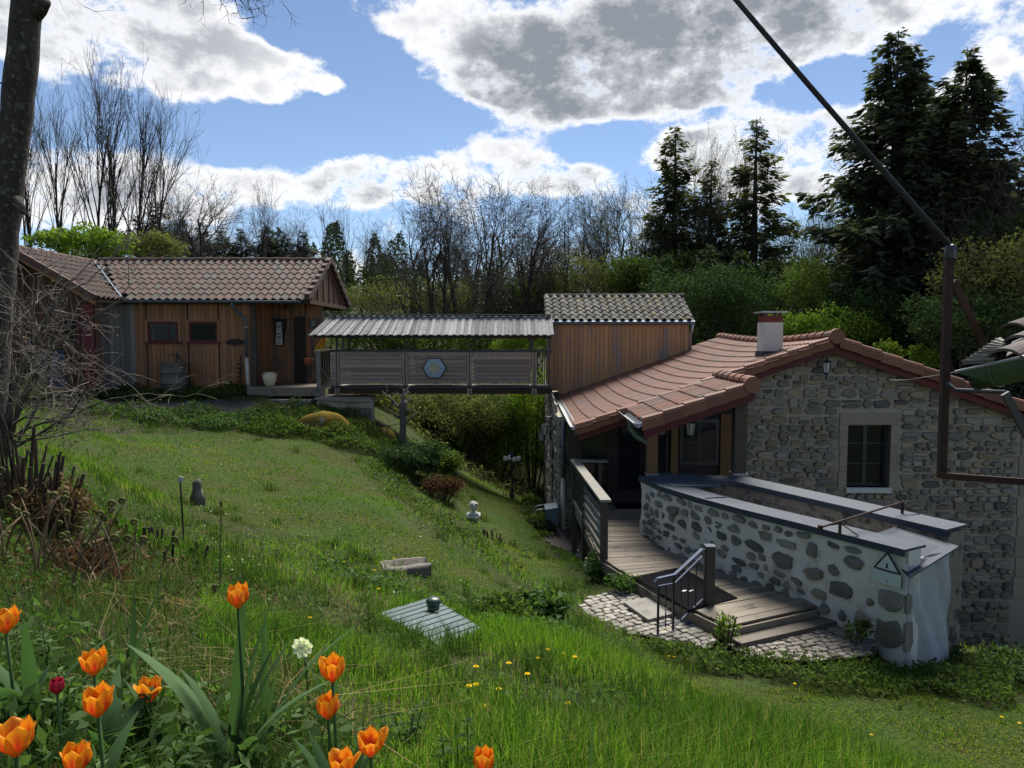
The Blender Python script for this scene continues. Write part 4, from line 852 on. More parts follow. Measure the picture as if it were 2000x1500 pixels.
# ------------------------------------------------------------------ stone house, in its own frame (x right, y back, z up)
AX = math.atan(25/FPX); HR = Vector((math.cos(AX), -math.sin(AX), 0)); HD = Vector((math.sin(AX), math.cos(AX), 0)); H0 = Vector((0, 14.2, 0))
def hp(x, y, z): return H0+HR*x+HD*y+Vector((0, 0, z))
def hbox(m, lo, hi, r=0):
    (a, b, c), (d, e, f) = lo, hi
    return m.hexa([hp(a, b, c), hp(d, b, c), hp(d, e, c), hp(a, e, c), hp(a, b, f), hp(d, b, f), hp(d, e, f), hp(a, e, f)], r)
RX, SLP, EX = 6.40, .35, 1.34           # ridge x, slope, eave x
def roof_z(x): return -abs(x-RX)*SLP
def sag(y): return -.13*math.sin(PI*min(max(y, 0), 8.2)/8.2)
def tower():
    t = thing('timber_tower', 'weathered orange and grey board clad tower with mossy grey tiled roof', 'tower', hp(3.2, 8, -1.6))
    Yt = 7.55; x0, x1 = 1.02, 5.22
    core = MB(); hbox(core, (x0, Yt, -1.62), (x1, Yt+3.2, .48)); core.build('wall', 'dark_wood', t)
    p0 = hp(x0-.02, Yt, 0); p1 = hp(x1+.02, Yt, 0)
    boards_up(t, p0, p1, lambda s: min(roof_z(x0+s)-.2, -.2) if x0+s > 1.3 else -1.62, .44, .13, .024, 'tower_board', -HD)
    q0 = hp(x0, Yt+3, 0); q1 = hp(x0, Yt, 0)
    boards_up(t, q0, q1, -1.62, .44, .13, .024, 'tower_board', -HR)
    boards_up(t, hp(x1, Yt, 0), hp(x1, Yt+3, 0), -1.0, .44, .13, .024, 'grey_board', HR)
    MB().beam(hp(x0-.03, Yt-.03, -.6), hp(x0-.03, Yt-.03, .45), .1, .1).build('corner_board', 'grey_board', t)
    ze, zr = .52, 1.36; y0, y1 = Yt-.12, Yt+1.6
    U = (HD*(y1-y0)+Vector((0, 0, zr-ze))); SL = U.length
    rf = MB(); pts = [hp(x0-.1, y0+.04, ze-.02), hp(x0-.1, y1, zr-.02), hp(x0-.1, 2*y1-y0, ze-.02), hp(x0-.1, 2*y1-y0, ze-.1), hp(x0-.1, y1, zr-.1), hp(x0-.1, y0+.04, ze-.1)]
    rf = rf.prism(pts, (0, 0, 0), HR*(x1-x0+.2), 0).build('roof', 'dark_wood', t)
    cw = .25; nc = 18
    me = tile_mesh('tile', cw, SL/6, canal(.062, .66), 9, .03)
    tile_field(rf, hp(x0-.14, y0, ze), HR, U, cw, SL/6, nc, 6, me, 'tower_tile', jit=.012)
    for i in range(11):
        x = x0-.12+i*.41; MB().tube([hp(x, y1, zr+.0), hp(x+.44, y1, zr+.012)], [.07, .08], 9).build('ridge_tile', 'tower_tile', rf)
    g = MB().tube([hp(x0-.12, y0-.06, ze-.06), hp(x1+.16, y0-.06, ze-.06)], .055, 8).build('gutter', 'pipe_blue', t)
    MB().tube([hp(x1+.1, y0-.06, ze-.08), hp(x1+.09, y0+.0, ze-.3), hp(x1+.07, Yt+.0, ze-.42), hp(x1+.07, Yt+.0, -.42)], .045, 8).build('downpipe', 'galvanised', t, True)
tower()
def ribbed(s):     # interlocking tile: narrow rolls with flat pans
    return .055*math.sin(PI*min(1, s/.72))**.8 if s < .72 else -.004
def house():
    h = thing('stone_house', 'rubble stone house with terracotta roof, white chimney and timber entrance porch', 'house', hp(6.4, .3, -6.6))
    YG = .3
    # gable wall (mortar core around the window opening)
    wx0, wx1, wz0, wz1 = 6.83, 7.70, -3.05, -1.76
    gl, gr, gb = 4.62, 12.6, -6.9
    core = MB()
    def pan(xa, xb, za, zb): hbox(core, (xa, YG, za), (xb, YG+.5, zb))
    def top(x): return roof_z(x)-.17
    def gab(xa, xb, za):
        core.prism([hp(xa, YG, za), hp(xb, YG, za), hp(xb, YG, top(xb)), hp(xa, YG, top(xa))], (0, 0, 0), HD*.5, 0)
    for a, b_ in ((gl, 5.5), (5.5, RX), (RX, wx0)): gab(a, b_, gb)
    for a, b_ in ((wx1, 9.2), (9.2, 11), (11, gr)): gab(a, b_, gb)
    gab(wx0, wx1, wz1); pan(wx0, wx1, gb, wz0); core.build('gable_wall', 'mortar', h)
    sx0, sx1, sz1 = 6.66, 7.86, -1.52
    jambs = [(-3.12, -2.72), (-2.72, -2.2), (-2.2, -1.76)]
    def inside(x, z):
        if not (gl+.02 < x < gr-.05) or z > top(x)-.03: return False
        if sx0-.03 < x < sx1+.03 and -3.16 < z < sz1+.04: return False
        if 10.26 < x < 10.72 and z < -1.35: return False
        return True
    rubble(h, lambda x, d, z: hp(x, YG-d, z), gl, 10.9, gb+.2, -.25, inside, (.085, .21), (.13, .36), 'rubble', .055, 300)
    # dressed window surround
    w = MB(); hbox(w, (sx0+.005, YG-.03, wz1), (sx1-.005, YG-.001, sz1)); w = w.build('window', 'dressed_stone', h)
    for k, (a, b_) in enumerate(jambs):
        e = .02*(k % 2)
        m = MB(); hbox(m, (sx0+e, YG-.03, a+.004), (wx0, YG+.3, b_-.004)); m.build('jamb_stone', 'dressed_stone', w)
        m = MB(); hbox(m, (wx1, YG-.03, a+.004), (sx1-e, YG+.3, b_-.004)); m.build('jamb_stone', 'dressed_stone', w)
    m = MB(); hbox(m, (wx0-.02, YG-.09, wz0-.1), (wx1+.02, YG+.2, wz0)); m.build('sill', 'plaster', w)
    fr = MB(); d0, d1 = YG+.16, YG+.2
    for (a, b_, c_, d_) in ((wx0, wz0, wx0+.05, wz1), (wx1-.05, wz0, wx1, wz1), (wx0+.05, wz0, wx1-.05, wz0+.06), (wx0+.05, wz1-.05, wx1-.05, wz1), (7.225, wz0+.06, 7.305, wz1-.05)): hbox(fr, (a, d0, b_), (c_, d1, d_))
    for z in (-2.18, -2.6):
        hbox(fr, (wx0+.05, d0+.01, z), (7.225, d1-.01, z+.025)); hbox(fr, (7.305, d0+.01, z), (wx1-.05, d1-.01, z+.025))
    fr.build('frame', 'iron_black', w)
    for a, b_ in ((wx0+.04, 7.23), (7.30, wx1-.04)):
        m = MB(); hbox(m, (a, d0+.018, wz0+.04), (b_, d0+.022, wz1-.04)); m.build('pane', 'dark_glass', w)
    m = MB(); hbox(m, (wx0-.5, YG+.45, wz0-.5), (wx1+.5, YG+.6, wz1+.3)); m.build('room_shade', 'dark_wood', h)  # dark slab close behind the panes, standing in for the unlit room
    for i in range(9):
        z = -1.55-i*.42; m = MB(); hbox(m, (10.30+.03*(i % 2), YG-.025, z-.40), (10.62+.1*(i % 2), YG-.001, z-.01)); m.build('quoin', 'dressed_stone', h)
    # dark fascia boards and roof slabs
    for y0, y1, xa, xb in ((.0, 8.25, EX, RX),):
        m = MB(); n = 12
        for i in range(n):
            ya, yb = y0+(y1-y0)*i/n, y0+(y1-y0)*(i+1)/n
            m.hexa([hp(xa, ya, roof_z(xa)-.12+sag(ya)), hp(xb, ya, -.12+sag(ya)), hp(xb, yb, -.12+sag(yb)), hp(xa, yb, roof_z(xa)-.12+sag(yb)),
                    hp(xa, ya, roof_z(xa)-.04+sag(ya)), hp(xb, ya, -.04+sag(ya)), hp(xb, yb, -.04+sag(yb)), hp(xa, yb, roof_z(xa)-.04+sag(yb))], 0)
        roof = m.build('roof', 'dark_wood', h)
    m = MB().hexa([hp(2.30, -2.0, roof_z(2.30)-.12), hp(4.15, -2.0, roof_z(4.15)-.12), hp(4.15, .0, roof_z(4.15)-.12), hp(2.30, .0, roof_z(2.30)-.12),
                   hp(2.30, -2.0, roof_z(2.30)-.04), hp(4.15, -2.0, roof_z(4.15)-.04), hp(4.15, .0, roof_z(4.15)-.04), hp(2.30, .0, roof_z(2.30)-.04)], 0)
    can = m.build('canopy_roof', 'dark_wood', h)
    rs = MB(); n = 8
    rs.prism([hp(RX, 0, -.12), hp(RX, 0, .0), hp(13, 0, roof_z(13)), hp(13, 0, roof_z(13)-.12)], (0, 0, 0), HD*8.2, 0); rs = rs.build('right_slope', 'house_tile', h)
    # courses of tiles
    U = HR*(RX-EX)+Vector((0, 0, (RX-EX)*SLP)); SLn = U.length; nr = 15; rl = SLn/nr; cw = .22
    me = tile_mesh('tile', cw, rl, ribbed, 12, .026, .05)
    X = -HD
    def keep(c, r):
        y = (38-c)*cw-.12; x = EX+(r+.5)*rl*(RX-EX)/SLn
        return not (y > 7.62 and x < 5.35)
    tile_field(roof, hp(EX-.05, 38*cw-.12, roof_z(EX-.05)-.01), X, U, cw, rl, 38, nr, me, 'house_tile', sag=lambda a, b: sag(38*cw-a), keep=keep, most=300, jit=.004)
    tile_field(can, hp(EX-.05+3*(RX-EX)/nr, .12, roof_z(EX-.05+3*(RX-EX)/nr)-.01), X, U, cw, rl, 9, 5, me, 'house_tile', jit=.004)
    # verge tiles: rounded shoulder and a deep face
    def verge(parent, xa, xb, y, n, side=1, sg=True):
        for i in range(n):
            a = Vector((xa+(xb-xa)*i/n, 0)).x if False else xa+(xb-xa)*i/n; b_ = xa+(xb-xa)*(i+1.08)/n
            za, zb = roof_z(a)+.0, roof_z(b_)+.0
            prof = [(.16, .052), (.05, .062), (.0, .045), (-.03, .0), (-.035, -.17), (-.012, -.17), (.0, -.02), (.16, .03)]
            lo = 1.0; v = []
            for (xx, zz, k, dz) in ((a, za, 1.0, .024), (b_, zb, .97, -.004)):
                for (py, pz) in prof: v.append(hp(xx, y+py*k, zz+pz*k+dz))
            nn = len(prof); f = [(j, (j+1) % nn, nn+(j+1) % nn, nn+j) for j in range(nn)]+[tuple(range(nn-1, -1, -1)), tuple(range(nn, 2*nn))]
            MB().add(v, f, random.random()).build('verge_tile', 'verge_tile', parent)
    verge(roof, EX-.08, RX-.1, -.04, 12); verge(rs, 12.6, RX+.1, -.04, 15); verge(can, 2.27, 4.05, -2.04, 5)
    for (xa, xb, y) in ((EX, RX, .02), (12.9, RX, .02), (2.32, 4.2, -1.98)):
        m = MB().hexa([hp(xa, y-.0, roof_z(xa)-.30), hp(xb, y-.0, roof_z(xb)-.30), hp(xb, y+.03, roof_z(xb)-.30), hp(xa, y+.03, roof_z(xa)-.30), hp(xa, y, roof_z(xa)-.10), hp(xb, y, roof_z(xb)-.10), hp(xb, y+.03, roof_z(xb)-.10), hp(xa, y+.03, roof_z(xa)-.10)], 0)
        m.build('verge_board', 'maroon_paint', roof if y > 0 else can)
    for i in range(21):       # ridge caps
        y = -.02+i*.4; z0_, z1_ = .05+sag(y), .05+sag(y+.4)
        MB().tube([hp(RX, y, z0_+.012), hp(RX, y+.43, z1_)], [.115, .10], 12).build('ridge_tile', 'house_tile', roof)
    MB().tube([hp(RX, -.1, .03), hp(RX, -.03, .03)], [.15, .155], 14).build('ridge_end', 'verge_tile', roof)
    for i in range(6):
        y = -2.02+i*.37; MB().tube([hp(4.13, y, roof_z(4.13)+.045+.01), hp(4.13, y+.4, roof_z(4.13)+.045)], [.105, .092], 12).build('ridge_tile', 'house_tile', can)
    MB().tube([hp(4.13, -2.1, roof_z(4.13)+.0), hp(4.13, -2.03, roof_z(4.13)+.0)], [.145, .15], 14).build('ridge_end', 'verge_tile', can)
    m = MB(); hbox(m, (4.10, -1.9, roof_z(4.13)-.14), (4.2, .29, roof_z(4.13)-.01)); m.build('canopy_side', 'dark_wood', can)
    # gutters
    def gutter(parent, xa, ya, yb, z, rr):
        g = MB(); pr = [(math.cos(a)*rr, math.sin(a)*rr) for a in np.linspace(PI, 2*PI, 9)]; n = len(pr)
        v = [hp(xa+p, ya, z+q) for p, q in pr]+[hp(xa+p, yb, z+q+.0) for p, q in pr]+[hp(xa+p*.86, ya, z+q*.86) for p, q in pr]+[hp(xa+p*.86, yb, z+q*.86) for p, q in pr]
        f = [(i, i+1, n+i+1, n+i) for i in range(n-1)]+[(2*n+i+1, 2*n+i, 3*n+i, 3*n+i+1) for i in range(n-1)]+[tuple(range(n)), (0, 2*n, 3*n, n), (n-1, 2*n-1, 4*n-1, 3*n-1)]
        g.add(v, f, .5); return g.build('gutter', 'galvanised', parent, True)
    gutter(h, EX-.10, -.05, 7.5, roof_z(EX)-.0, .075); gutter(can, 2.20, -2.05, -.1, roof_z(2.3)-.02, .085)
    MB().tube([hp(2.2, -1.2, roof_z(2.3)-.09), hp(2.2, -1.2, roof_z(2.3)-.22), hp(2.28, -1.4, roof_z(2.3)-.34), hp(2.42, -1.75, roof_z(2.3)-.40), hp(2.50, -1.8, roof_z(2.3)-.42)], .055, 10).build('downpipe', 'gutter_green', can, True)
    # chimney
    c = MB(); hbox(c, (5.32, 1.0, -.6), (5.73, 1.41, .33)); c = c.build('chimney', 'chimney_plaster', h)
    m = MB(); hbox(m, (5.33, 1.01, .331), (5.72, 1.40, .47)); m.build('brick_band', 'brick_red', c)
    for a, b_ in ((5.35, 1.03), (5.66, 1.03), (5.35, 1.34), (5.66, 1.34)):
        m = MB(); hbox(m, (a, b_, .47), (a+.04, b_+.04, .53)); m.build('cap_foot', 'iron_black', c)
    m = MB(); hbox(m, (5.25, .93, .53), (5.80, 1.48, .565)); m.build('cap', 'galvanised', c)
    m = MB(); hbox(m, (5.29, .97, -.52), (5.76, 1.44, -.28)); m.build('flashing', 'zinc', c)
    # glazed entrance porch under the slope: dark room, door, windows, oak frame
    yf = .42; fz = -3.42
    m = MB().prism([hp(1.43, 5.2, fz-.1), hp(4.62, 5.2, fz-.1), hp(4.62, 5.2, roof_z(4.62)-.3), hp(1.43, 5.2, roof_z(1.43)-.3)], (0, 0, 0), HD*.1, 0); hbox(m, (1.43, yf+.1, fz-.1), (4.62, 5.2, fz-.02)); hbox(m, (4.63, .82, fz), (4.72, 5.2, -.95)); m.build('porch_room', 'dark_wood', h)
    m = MB().hexa([hp(1.35, yf, fz-.02), hp(1.42, yf, fz-.02), hp(1.42, 2.9, fz-.02), hp(1.35, 2.9, fz-.02), hp(1.35, yf, roof_z(1.35)-.13), hp(1.42, yf, roof_z(1.42)-.13), hp(1.42, 2.9, roof_z(1.42)-.13), hp(1.35, 2.9, roof_z(1.35)-.13)], 0)
    m.build('porch_side', 'dark_wood', h)
    for i in range(7):
        m = MB(); hbox(m, (1.30, yf+.25+i*.33, fz+.15), (1.345, yf+.30+i*.33, -1.98)); m.build('side_slat', 'post_wood', h)
    fr = MB()
    for x in (1.36, 1.98, 2.06, 2.72, 3.16): hbox(fr, (x, yf-.03, fz), (x+.07, yf+.05, roof_z(x)-.13))
    hbox(fr, (1.42, yf-.02, fz), (4.6, yf+.04, fz+.1))
    fr.build('glazing_frame', 'dark_wood', h)
    for a, b_ in ((1.43, 1.98), (2.79, 3.16)):
        m = MB().hexa([hp(a, yf+.0, fz+.1), hp(b_, yf+.0, fz+.1), hp(b_, yf+.008, fz+.1), hp(a, yf+.008, fz+.1), hp(a, yf, roof_z(a)-.14), hp(b_, yf, roof_z(b_)-.14), hp(b_, yf+.008, roof_z(b_)-.14), hp(a, yf+.008, roof_z(a)-.14)], 0)
        m.build('pane', 'dark_glass', h)
    d = MB(); hbox(d, (2.13, yf+.02, fz+.1), (2.2, yf+.06, -1.5)); hbox(d, (2.65, yf+.02, fz+.1), (2.72, yf+.06, -1.5)); hbox(d, (2.2, yf+.02, fz+.1), (2.65, yf+.06, fz+.24)); d = d.build('door', 'dark_wood', h)
    m = MB(); hbox(m, (2.2, yf+.035, fz+.24), (2.65, yf+.041, -1.5)); m.build('pane', 'dark_glass', d)
    # right hand bay: dark boarding, small window, oak panels
    bay = MB(); hbox(bay, (3.23, yf, fz+.1), (4.6, yf+.06, -2.62)); bay.prism([hp(3.23, yf, -1.66), hp(4.6, yf, -1.66), hp(4.6, yf, roof_z(4.6)-.14), hp(3.23, yf, roof_z(3.23)-.14)], (0, 0, 0), HD*.06, 0); hbox(bay, (4.25, yf, -2.62), (4.6, yf+.06, -1.66)); bay.build('bay_wall', 'dark_wood', h)
    b = MB(); hbox(b, (3.45, yf-.04, -2.62), (4.25, yf, -2.54)); hbox(b, (3.45, yf-.04, -1.74), (4.25, yf, -1.66)); hbox(b, (3.45, yf-.04, -2.54), (3.52, yf, -1.74)); hbox(b, (4.18, yf-.04, -2.54), (4.25, yf, -1.74)); hbox(b, (3.83, yf-.03, -2.54), (3.87, yf, -1.74)); hbox(b, (3.52, yf-.03, -2.16), (3.83, yf, -2.13)); hbox(b, (3.87, yf-.03, -2.16), (4.18, yf, -2.13))
    b = b.build('bay_window', 'iron_black', h); m = MB(); hbox(m, (3.5, yf-.012, -2.56), (4.2, yf-.006, -1.72)); m.build('pane', 'dark_glass', b)
    m = MB(); hbox(m, (3.27, yf-.05, -3.3), (3.42, yf-.005, -1.5)); m.build('oak_post', 'oak_wood', h)
    m = MB(); hbox(m, (4.28, yf-.06, -3.3), (4.56, yf-.005, -1.55)); m.build('oak_panel', 'oak_wood', h)
    # canopy posts on the garden wall
    for (x, y, zt_, w_, mt) in ((2.48, -1.86, -1.44, .085, 'oak_wood'), (4.02, -1.75, -.98, .105, 'post_wood')):
        m = MB(); hbox(m, (x-w_, y-w_, -2.36), (x+w_, y+w_, zt_-.1)); p = m.build('canopy_post', mt, h)
        m = MB(); hbox(m, (x-w_-.02, y-w_-.02, -2.395), (x+w_+.02, y+w_+.02, -2.361)); m.build('post_foot', 'galvanised', p)
    m = MB().beam(hp(2.45, -1.86, roof_z(2.45)-.17), hp(4.1, -1.86, roof_z(4.1)-.17), .1, .14).build('canopy_beam', 'dark_wood', h)
    # stone end pier and long side wall towards the stream
    c = MB(); c.prism([hp(1.05, 2.8, -8), hp(1.52, 2.8, -8), hp(1.52, 2.8, roof_z(1.52)-.14), hp(1.05, 2.8, -1.90)], (0, 0, 0), HD*12.2, 0); c.build('side_wall', 'mortar', h)
    rubble(h, lambda x, d, z: hp(x, 2.8-d, z), 1.06, 1.5, -5.0, -1.95, lambda x, z: 1.05 < x < 1.52 and z < -1.92, (.13, .26), (.14, .3), 'rubble_grey', .03, name='pier_stone', irr=.2)
    rubble(h, lambda y, d, z: hp(1.05-d, y, z), 2.85, 14.9, -6.4, -1.7, lambda y, z: True, (.14, .26), (.25, .8), 'rubble', .03, most=180, name='side_stone', gap=.03)
    m = MB().tube([hp(1.18, 2.7, -2.0), hp(1.18, 2.7, -3.35)], .045, 10).build('rain_pipe', 'pipe_blue', h, True)
    MB().tube([hp(1.18, 2.7, -3.35), hp(1.18, 2.7, -4.9)], .055, 10).build('pipe_foot', 'pvc_cream', m, True)
    for (y, z0_, z1_) in ((6.4, -3.1, -2.2), (4.6, -4.0, -2.8)):
        m = MB(); hbox(m, (1.0, y, z0_), (1.06, y+.18, z1_)); m.build('slit_window', 'plum_print', h)
house()
# lanterns: ogee bracket with a glazed cage
def lantern(label, p, side, grp='wall lanterns of the stone house', s=1.0, hang=True):
    p = Vector(p); d = Vector(side); l = thing('wall_lantern', label, 'lantern', p, grp)
    c = p+d*.22*s
    if hang:
        MB().tube([p+Vector((0, 0, -.05*s)), p+Vector((0, 0, .18*s)), p+d*.08*s+Vector((0, 0, .27*s)), p+d*.18*s+Vector((0, 0, .26*s)), c+Vector((0, 0, .16*s))], .011*s, 6).build('bracket', 'iron_black', l)
    else: MB().tube([c+Vector((0, 0, .15*s)), c+Vector((0, 0, .42))], .008, 5).build('rod', 'iron_black', l)
    MB().lathe([(.015*s, .16*s), (.03*s, .12*s), (.09*s, .07*s), (.10*s, .06*s)], c, 6).build('roof', 'iron_black', l)
    MB().lathe([(.082*s, .06*s), (.05*s, -.14*s)], c, 6).build('glass', 'globe_glass', l)
    for k in range(6):
        a = PI/3*k; MB().tube([c+Vector((.084*s*math.cos(a), .084*s*math.sin(a), .06*s)), c+Vector((.053*s*math.cos(a), .053*s*math.sin(a), -.14*s))], .006*s, 4).build('bar', 'iron_black', l)
    MB().lathe([(.055*s, -.14*s), (.05*s, -.16*s), (.012*s, -.2*s), (.004*s, -.25*s)], c, 6).build('finial', 'iron_black', l)
lantern('black lantern on the side wall nearest the gutter corner', hp(1.03, 4.2, -2.35), (-1, 0, 0), s=1.15)
lantern('black lantern farther back on the stream side wall', hp(1.03, 7.6, -3.0), (-1, 0, 0), s=1.15)
lantern('black lantern high under the gable peak', hp(6.26, .26, -.55), (0, -1, 0), s=1.0)
lantern('black lantern hanging under the entrance canopy', hp(3.30, -1.2, -1.62), (0, -.01, 0), s=1.1, hang=False)
# ------------------------------------------------------------------ timber ramp to the porch
DZ = -3.42
WL = [(2.25, 12.25), (2.45, 11.4), (2.84, 10.6), (3.28, 9.85), (3.75, 9.15), (3.98, 8.75)]      # foot of the white wall
def along(poly, s):
    seg = [math.dist(poly[i], poly[i+1]) for i in range(len(poly)-1)]; t = s*sum(seg)
    for i, d in enumerate(seg):
        if t <= d or i == len(seg)-1:
            k = t/d; return Vector((poly[i][0]+(poly[i+1][0]-poly[i][0])*k, poly[i][1]+(poly[i+1][1]-poly[i][1])*k, 0))
        t -= d
def ramp_deck():
    r = thing('timber_ramp', 'grey weathered plank ramp leading along the white wall to the porch door', 'ramp', (2, 11, -3.7))
    A = ([(1.30, 14.5), (1.39, 10.85)], [(2.75, 14.5), (2.62, 11.05)], 25); B = ([(1.39, 10.85), (1.96, 9.4), (2.58, 8.25)], [(2.62, 11.05), (3.2, 9.98), (3.95, 8.9)], 19)
    for (l, q, n) in (A, B):
        for i in range(n):
            a0, a1 = along(l, i/n), along(l, (i+1)/n); b0, b1 = along(q, i/n), along(q, (i+1)/n); z = DZ+random.uniform(-.004, .004)
            g = (a1-a0).normalized()*.005; a0 += g; a1 -= g; b0 += g; b1 -= g; e = random.uniform(-.012, .012); a0.x += e; a1.x += e
            MB().hexa([(p.x, p.y, z-.03) for p in (a1, b1, b0, a0)]+[(p.x, p.y, z) for p in (a1, b1, b0, a0)], 0).build('plank', 'deck_board', r)
    e = [(1.30, 14.4), (1.37, 10.83), (1.94, 9.38), (2.56, 8.22), (3.96, 8.87)]
    for i in range(4):
        a, b = Vector((*e[i], DZ-.11)), Vector((*e[i+1], DZ-.11)); MB().beam(a, b, .03, .15).build('fascia', 'deck_board', r)
    MB().hexa([(2.66, 8.02, -3.6), (4.06, 8.66, -3.6), (3.97, 8.85, -3.6), (2.57, 8.2, -3.6), (2.66, 8.02, -3.535), (4.06, 8.66, -3.535), (3.97, 8.85, -3.535), (2.57, 8.2, -3.535)], 0).build('step_board', 'deck_board', r)
    # balustrade
    P = [(1.28, 14.35), (1.33, 12.75), (1.43, 10.86)]
    zt = DZ+.90
    for k, (x, y) in enumerate(P): MB().box((x-.055, y-.055, -4.4), (x+.055, y+.055, zt), 0).build('post', 'post_wood', r)
    MB().box((1.75, 14.3, DZ), (1.83, 14.38, zt), 0).build('post', 'post_wood', r)
    MB().beam((P[0][0]-.0, P[0][1]+.1, zt+.02), (P[2][0]+.01, P[2][1]-.1, zt+.02), .17, .04).build('handrail', 'rail_wood', r)
    MB().beam((P[0][0]+.09, P[0][1], zt+.015), (1.95, 14.34, zt+.015), .14, .04).build('handrail', 'rail_wood', r)
    for z in (.12, .27, .42, .57, .72): MB().beam((P[1][0]-.03, P[1][1], DZ+z), (P[2][0]-.03, P[2][1], DZ+z), .025, .085).build('rail_slat', 'grey_board', r)
    for z in (.10,): MB().beam((P[0][0]-.03, P[0][1], DZ+z), (P[1][0]-.03, P[1][1], DZ+z), .03, .1).build('rail_slat', 'grey_board', r)
    for i in range(8):
        t = (i+.5)/8; x = P[0][0]+(P[1][0]-P[0][0])*t; y = P[0][1]+(P[1][1]-P[0][1])*t; MB().box((x-.012, y-.03, DZ), (x+.012, y+.03, zt), 0).build('baluster', 'iron_black', r)
    for (x, y) in ((1.45, 10.95), (2.0, 9.45), (1.35, 12.6)): MB().box((x, y, -4.3), (x+.09, y+.09, DZ-.03), 0).build('leg', 'post_wood', r)
    n = MB().beam((1.385, 11.35, DZ+.47), (1.405, 11.0, DZ+.47), .012, .28); tag(n.build('ramp_notice', 'sign_blue', None), 'small pale blue notice fixed to the ramp railing', 'notice')
    # mats
    q = [W(1237, 1127, 10), W(1330, 1108, 10), W(1440, 1168, 10), W(1345, 1192, 10)]
    q = [p*((DZ+.012)/p.z) for p in q]
    m = MB().prism(q, (0, 0, -.008), (0, 0, .006), 0); mo = tag(m.build('door_mat', 'rubber_mat', None), 'large black rubber mat lying across the ramp planks', 'mat')
    m = MB().prism([(2.1, 14.05, DZ+.006), (2.72, 14.05, DZ+.006), (2.72, 14.45, DZ+.006), (2.1, 14.45, DZ+.006)], (0, 0, 0), (0, 0, .014), 0); tag(m.build('door_mat', 'rubber_mat', None), 'dark mat at the porch door sill', 'mat')
    bird = MB(); c = W(1344, 1154, 10); c = c*((DZ+.021)/c.z)
    for dx, a in ((-.05, .5), (.04, -.2)):
        bird.prism([(c.x+dx+.045*math.cos(t+a)*(1 if abs(math.sin(t)) < .6 else .5), c.y+.018*math.sin(t)+.02*math.cos(t), c.z) for t in np.linspace(0, 2*PI, 7, endpoint=False)], (0, 0, 0), (0, 0, .003), 0)
    o = bird.build('mat_motif', 'sign_white', mo)
    # stones and a white vase under the ramp
    for (u, v, Y, s, lab, mt) in ((1137, 1020, 15, .22, 'dark block stone lying beside the ramp post', 'trough_stone'), (1124, 1033, 14.6, .2, 'flat pale stone beside the gravel strip', 'dressed_stone'), (1133, 1052, 14.0, .17, 'pale stone nearest the ramp post foot', 'dressed_stone')):
        p = W(u, v, Y); m = MB(); vv, ff = stone_mesh(0, 0, s*1.3, s*.9, s*.55, 9, .2); z = h1(p.x, p.y)
        m.add([(p.x+a, p.y+c_, z-.02+b) for a, b, c_ in vv], ff); tag(m.build('loose_stone', mt, None), lab, 'stone')
    p = W(1152, 1085, 11.6); m = MB(); z = h1(p.x, p.y)
    m.lathe([(.06, 0), (.1, .05), (.11, .13), (.05, .2), (.07, .25), (.08, .26), (.05, .25), (0, .2)], (p.x, p.y, z-.01), 12)
    tag(m.build('white_urn', 'marble', None), 'small white urn on the grass under the ramp railing', 'urn')
ramp_deck()
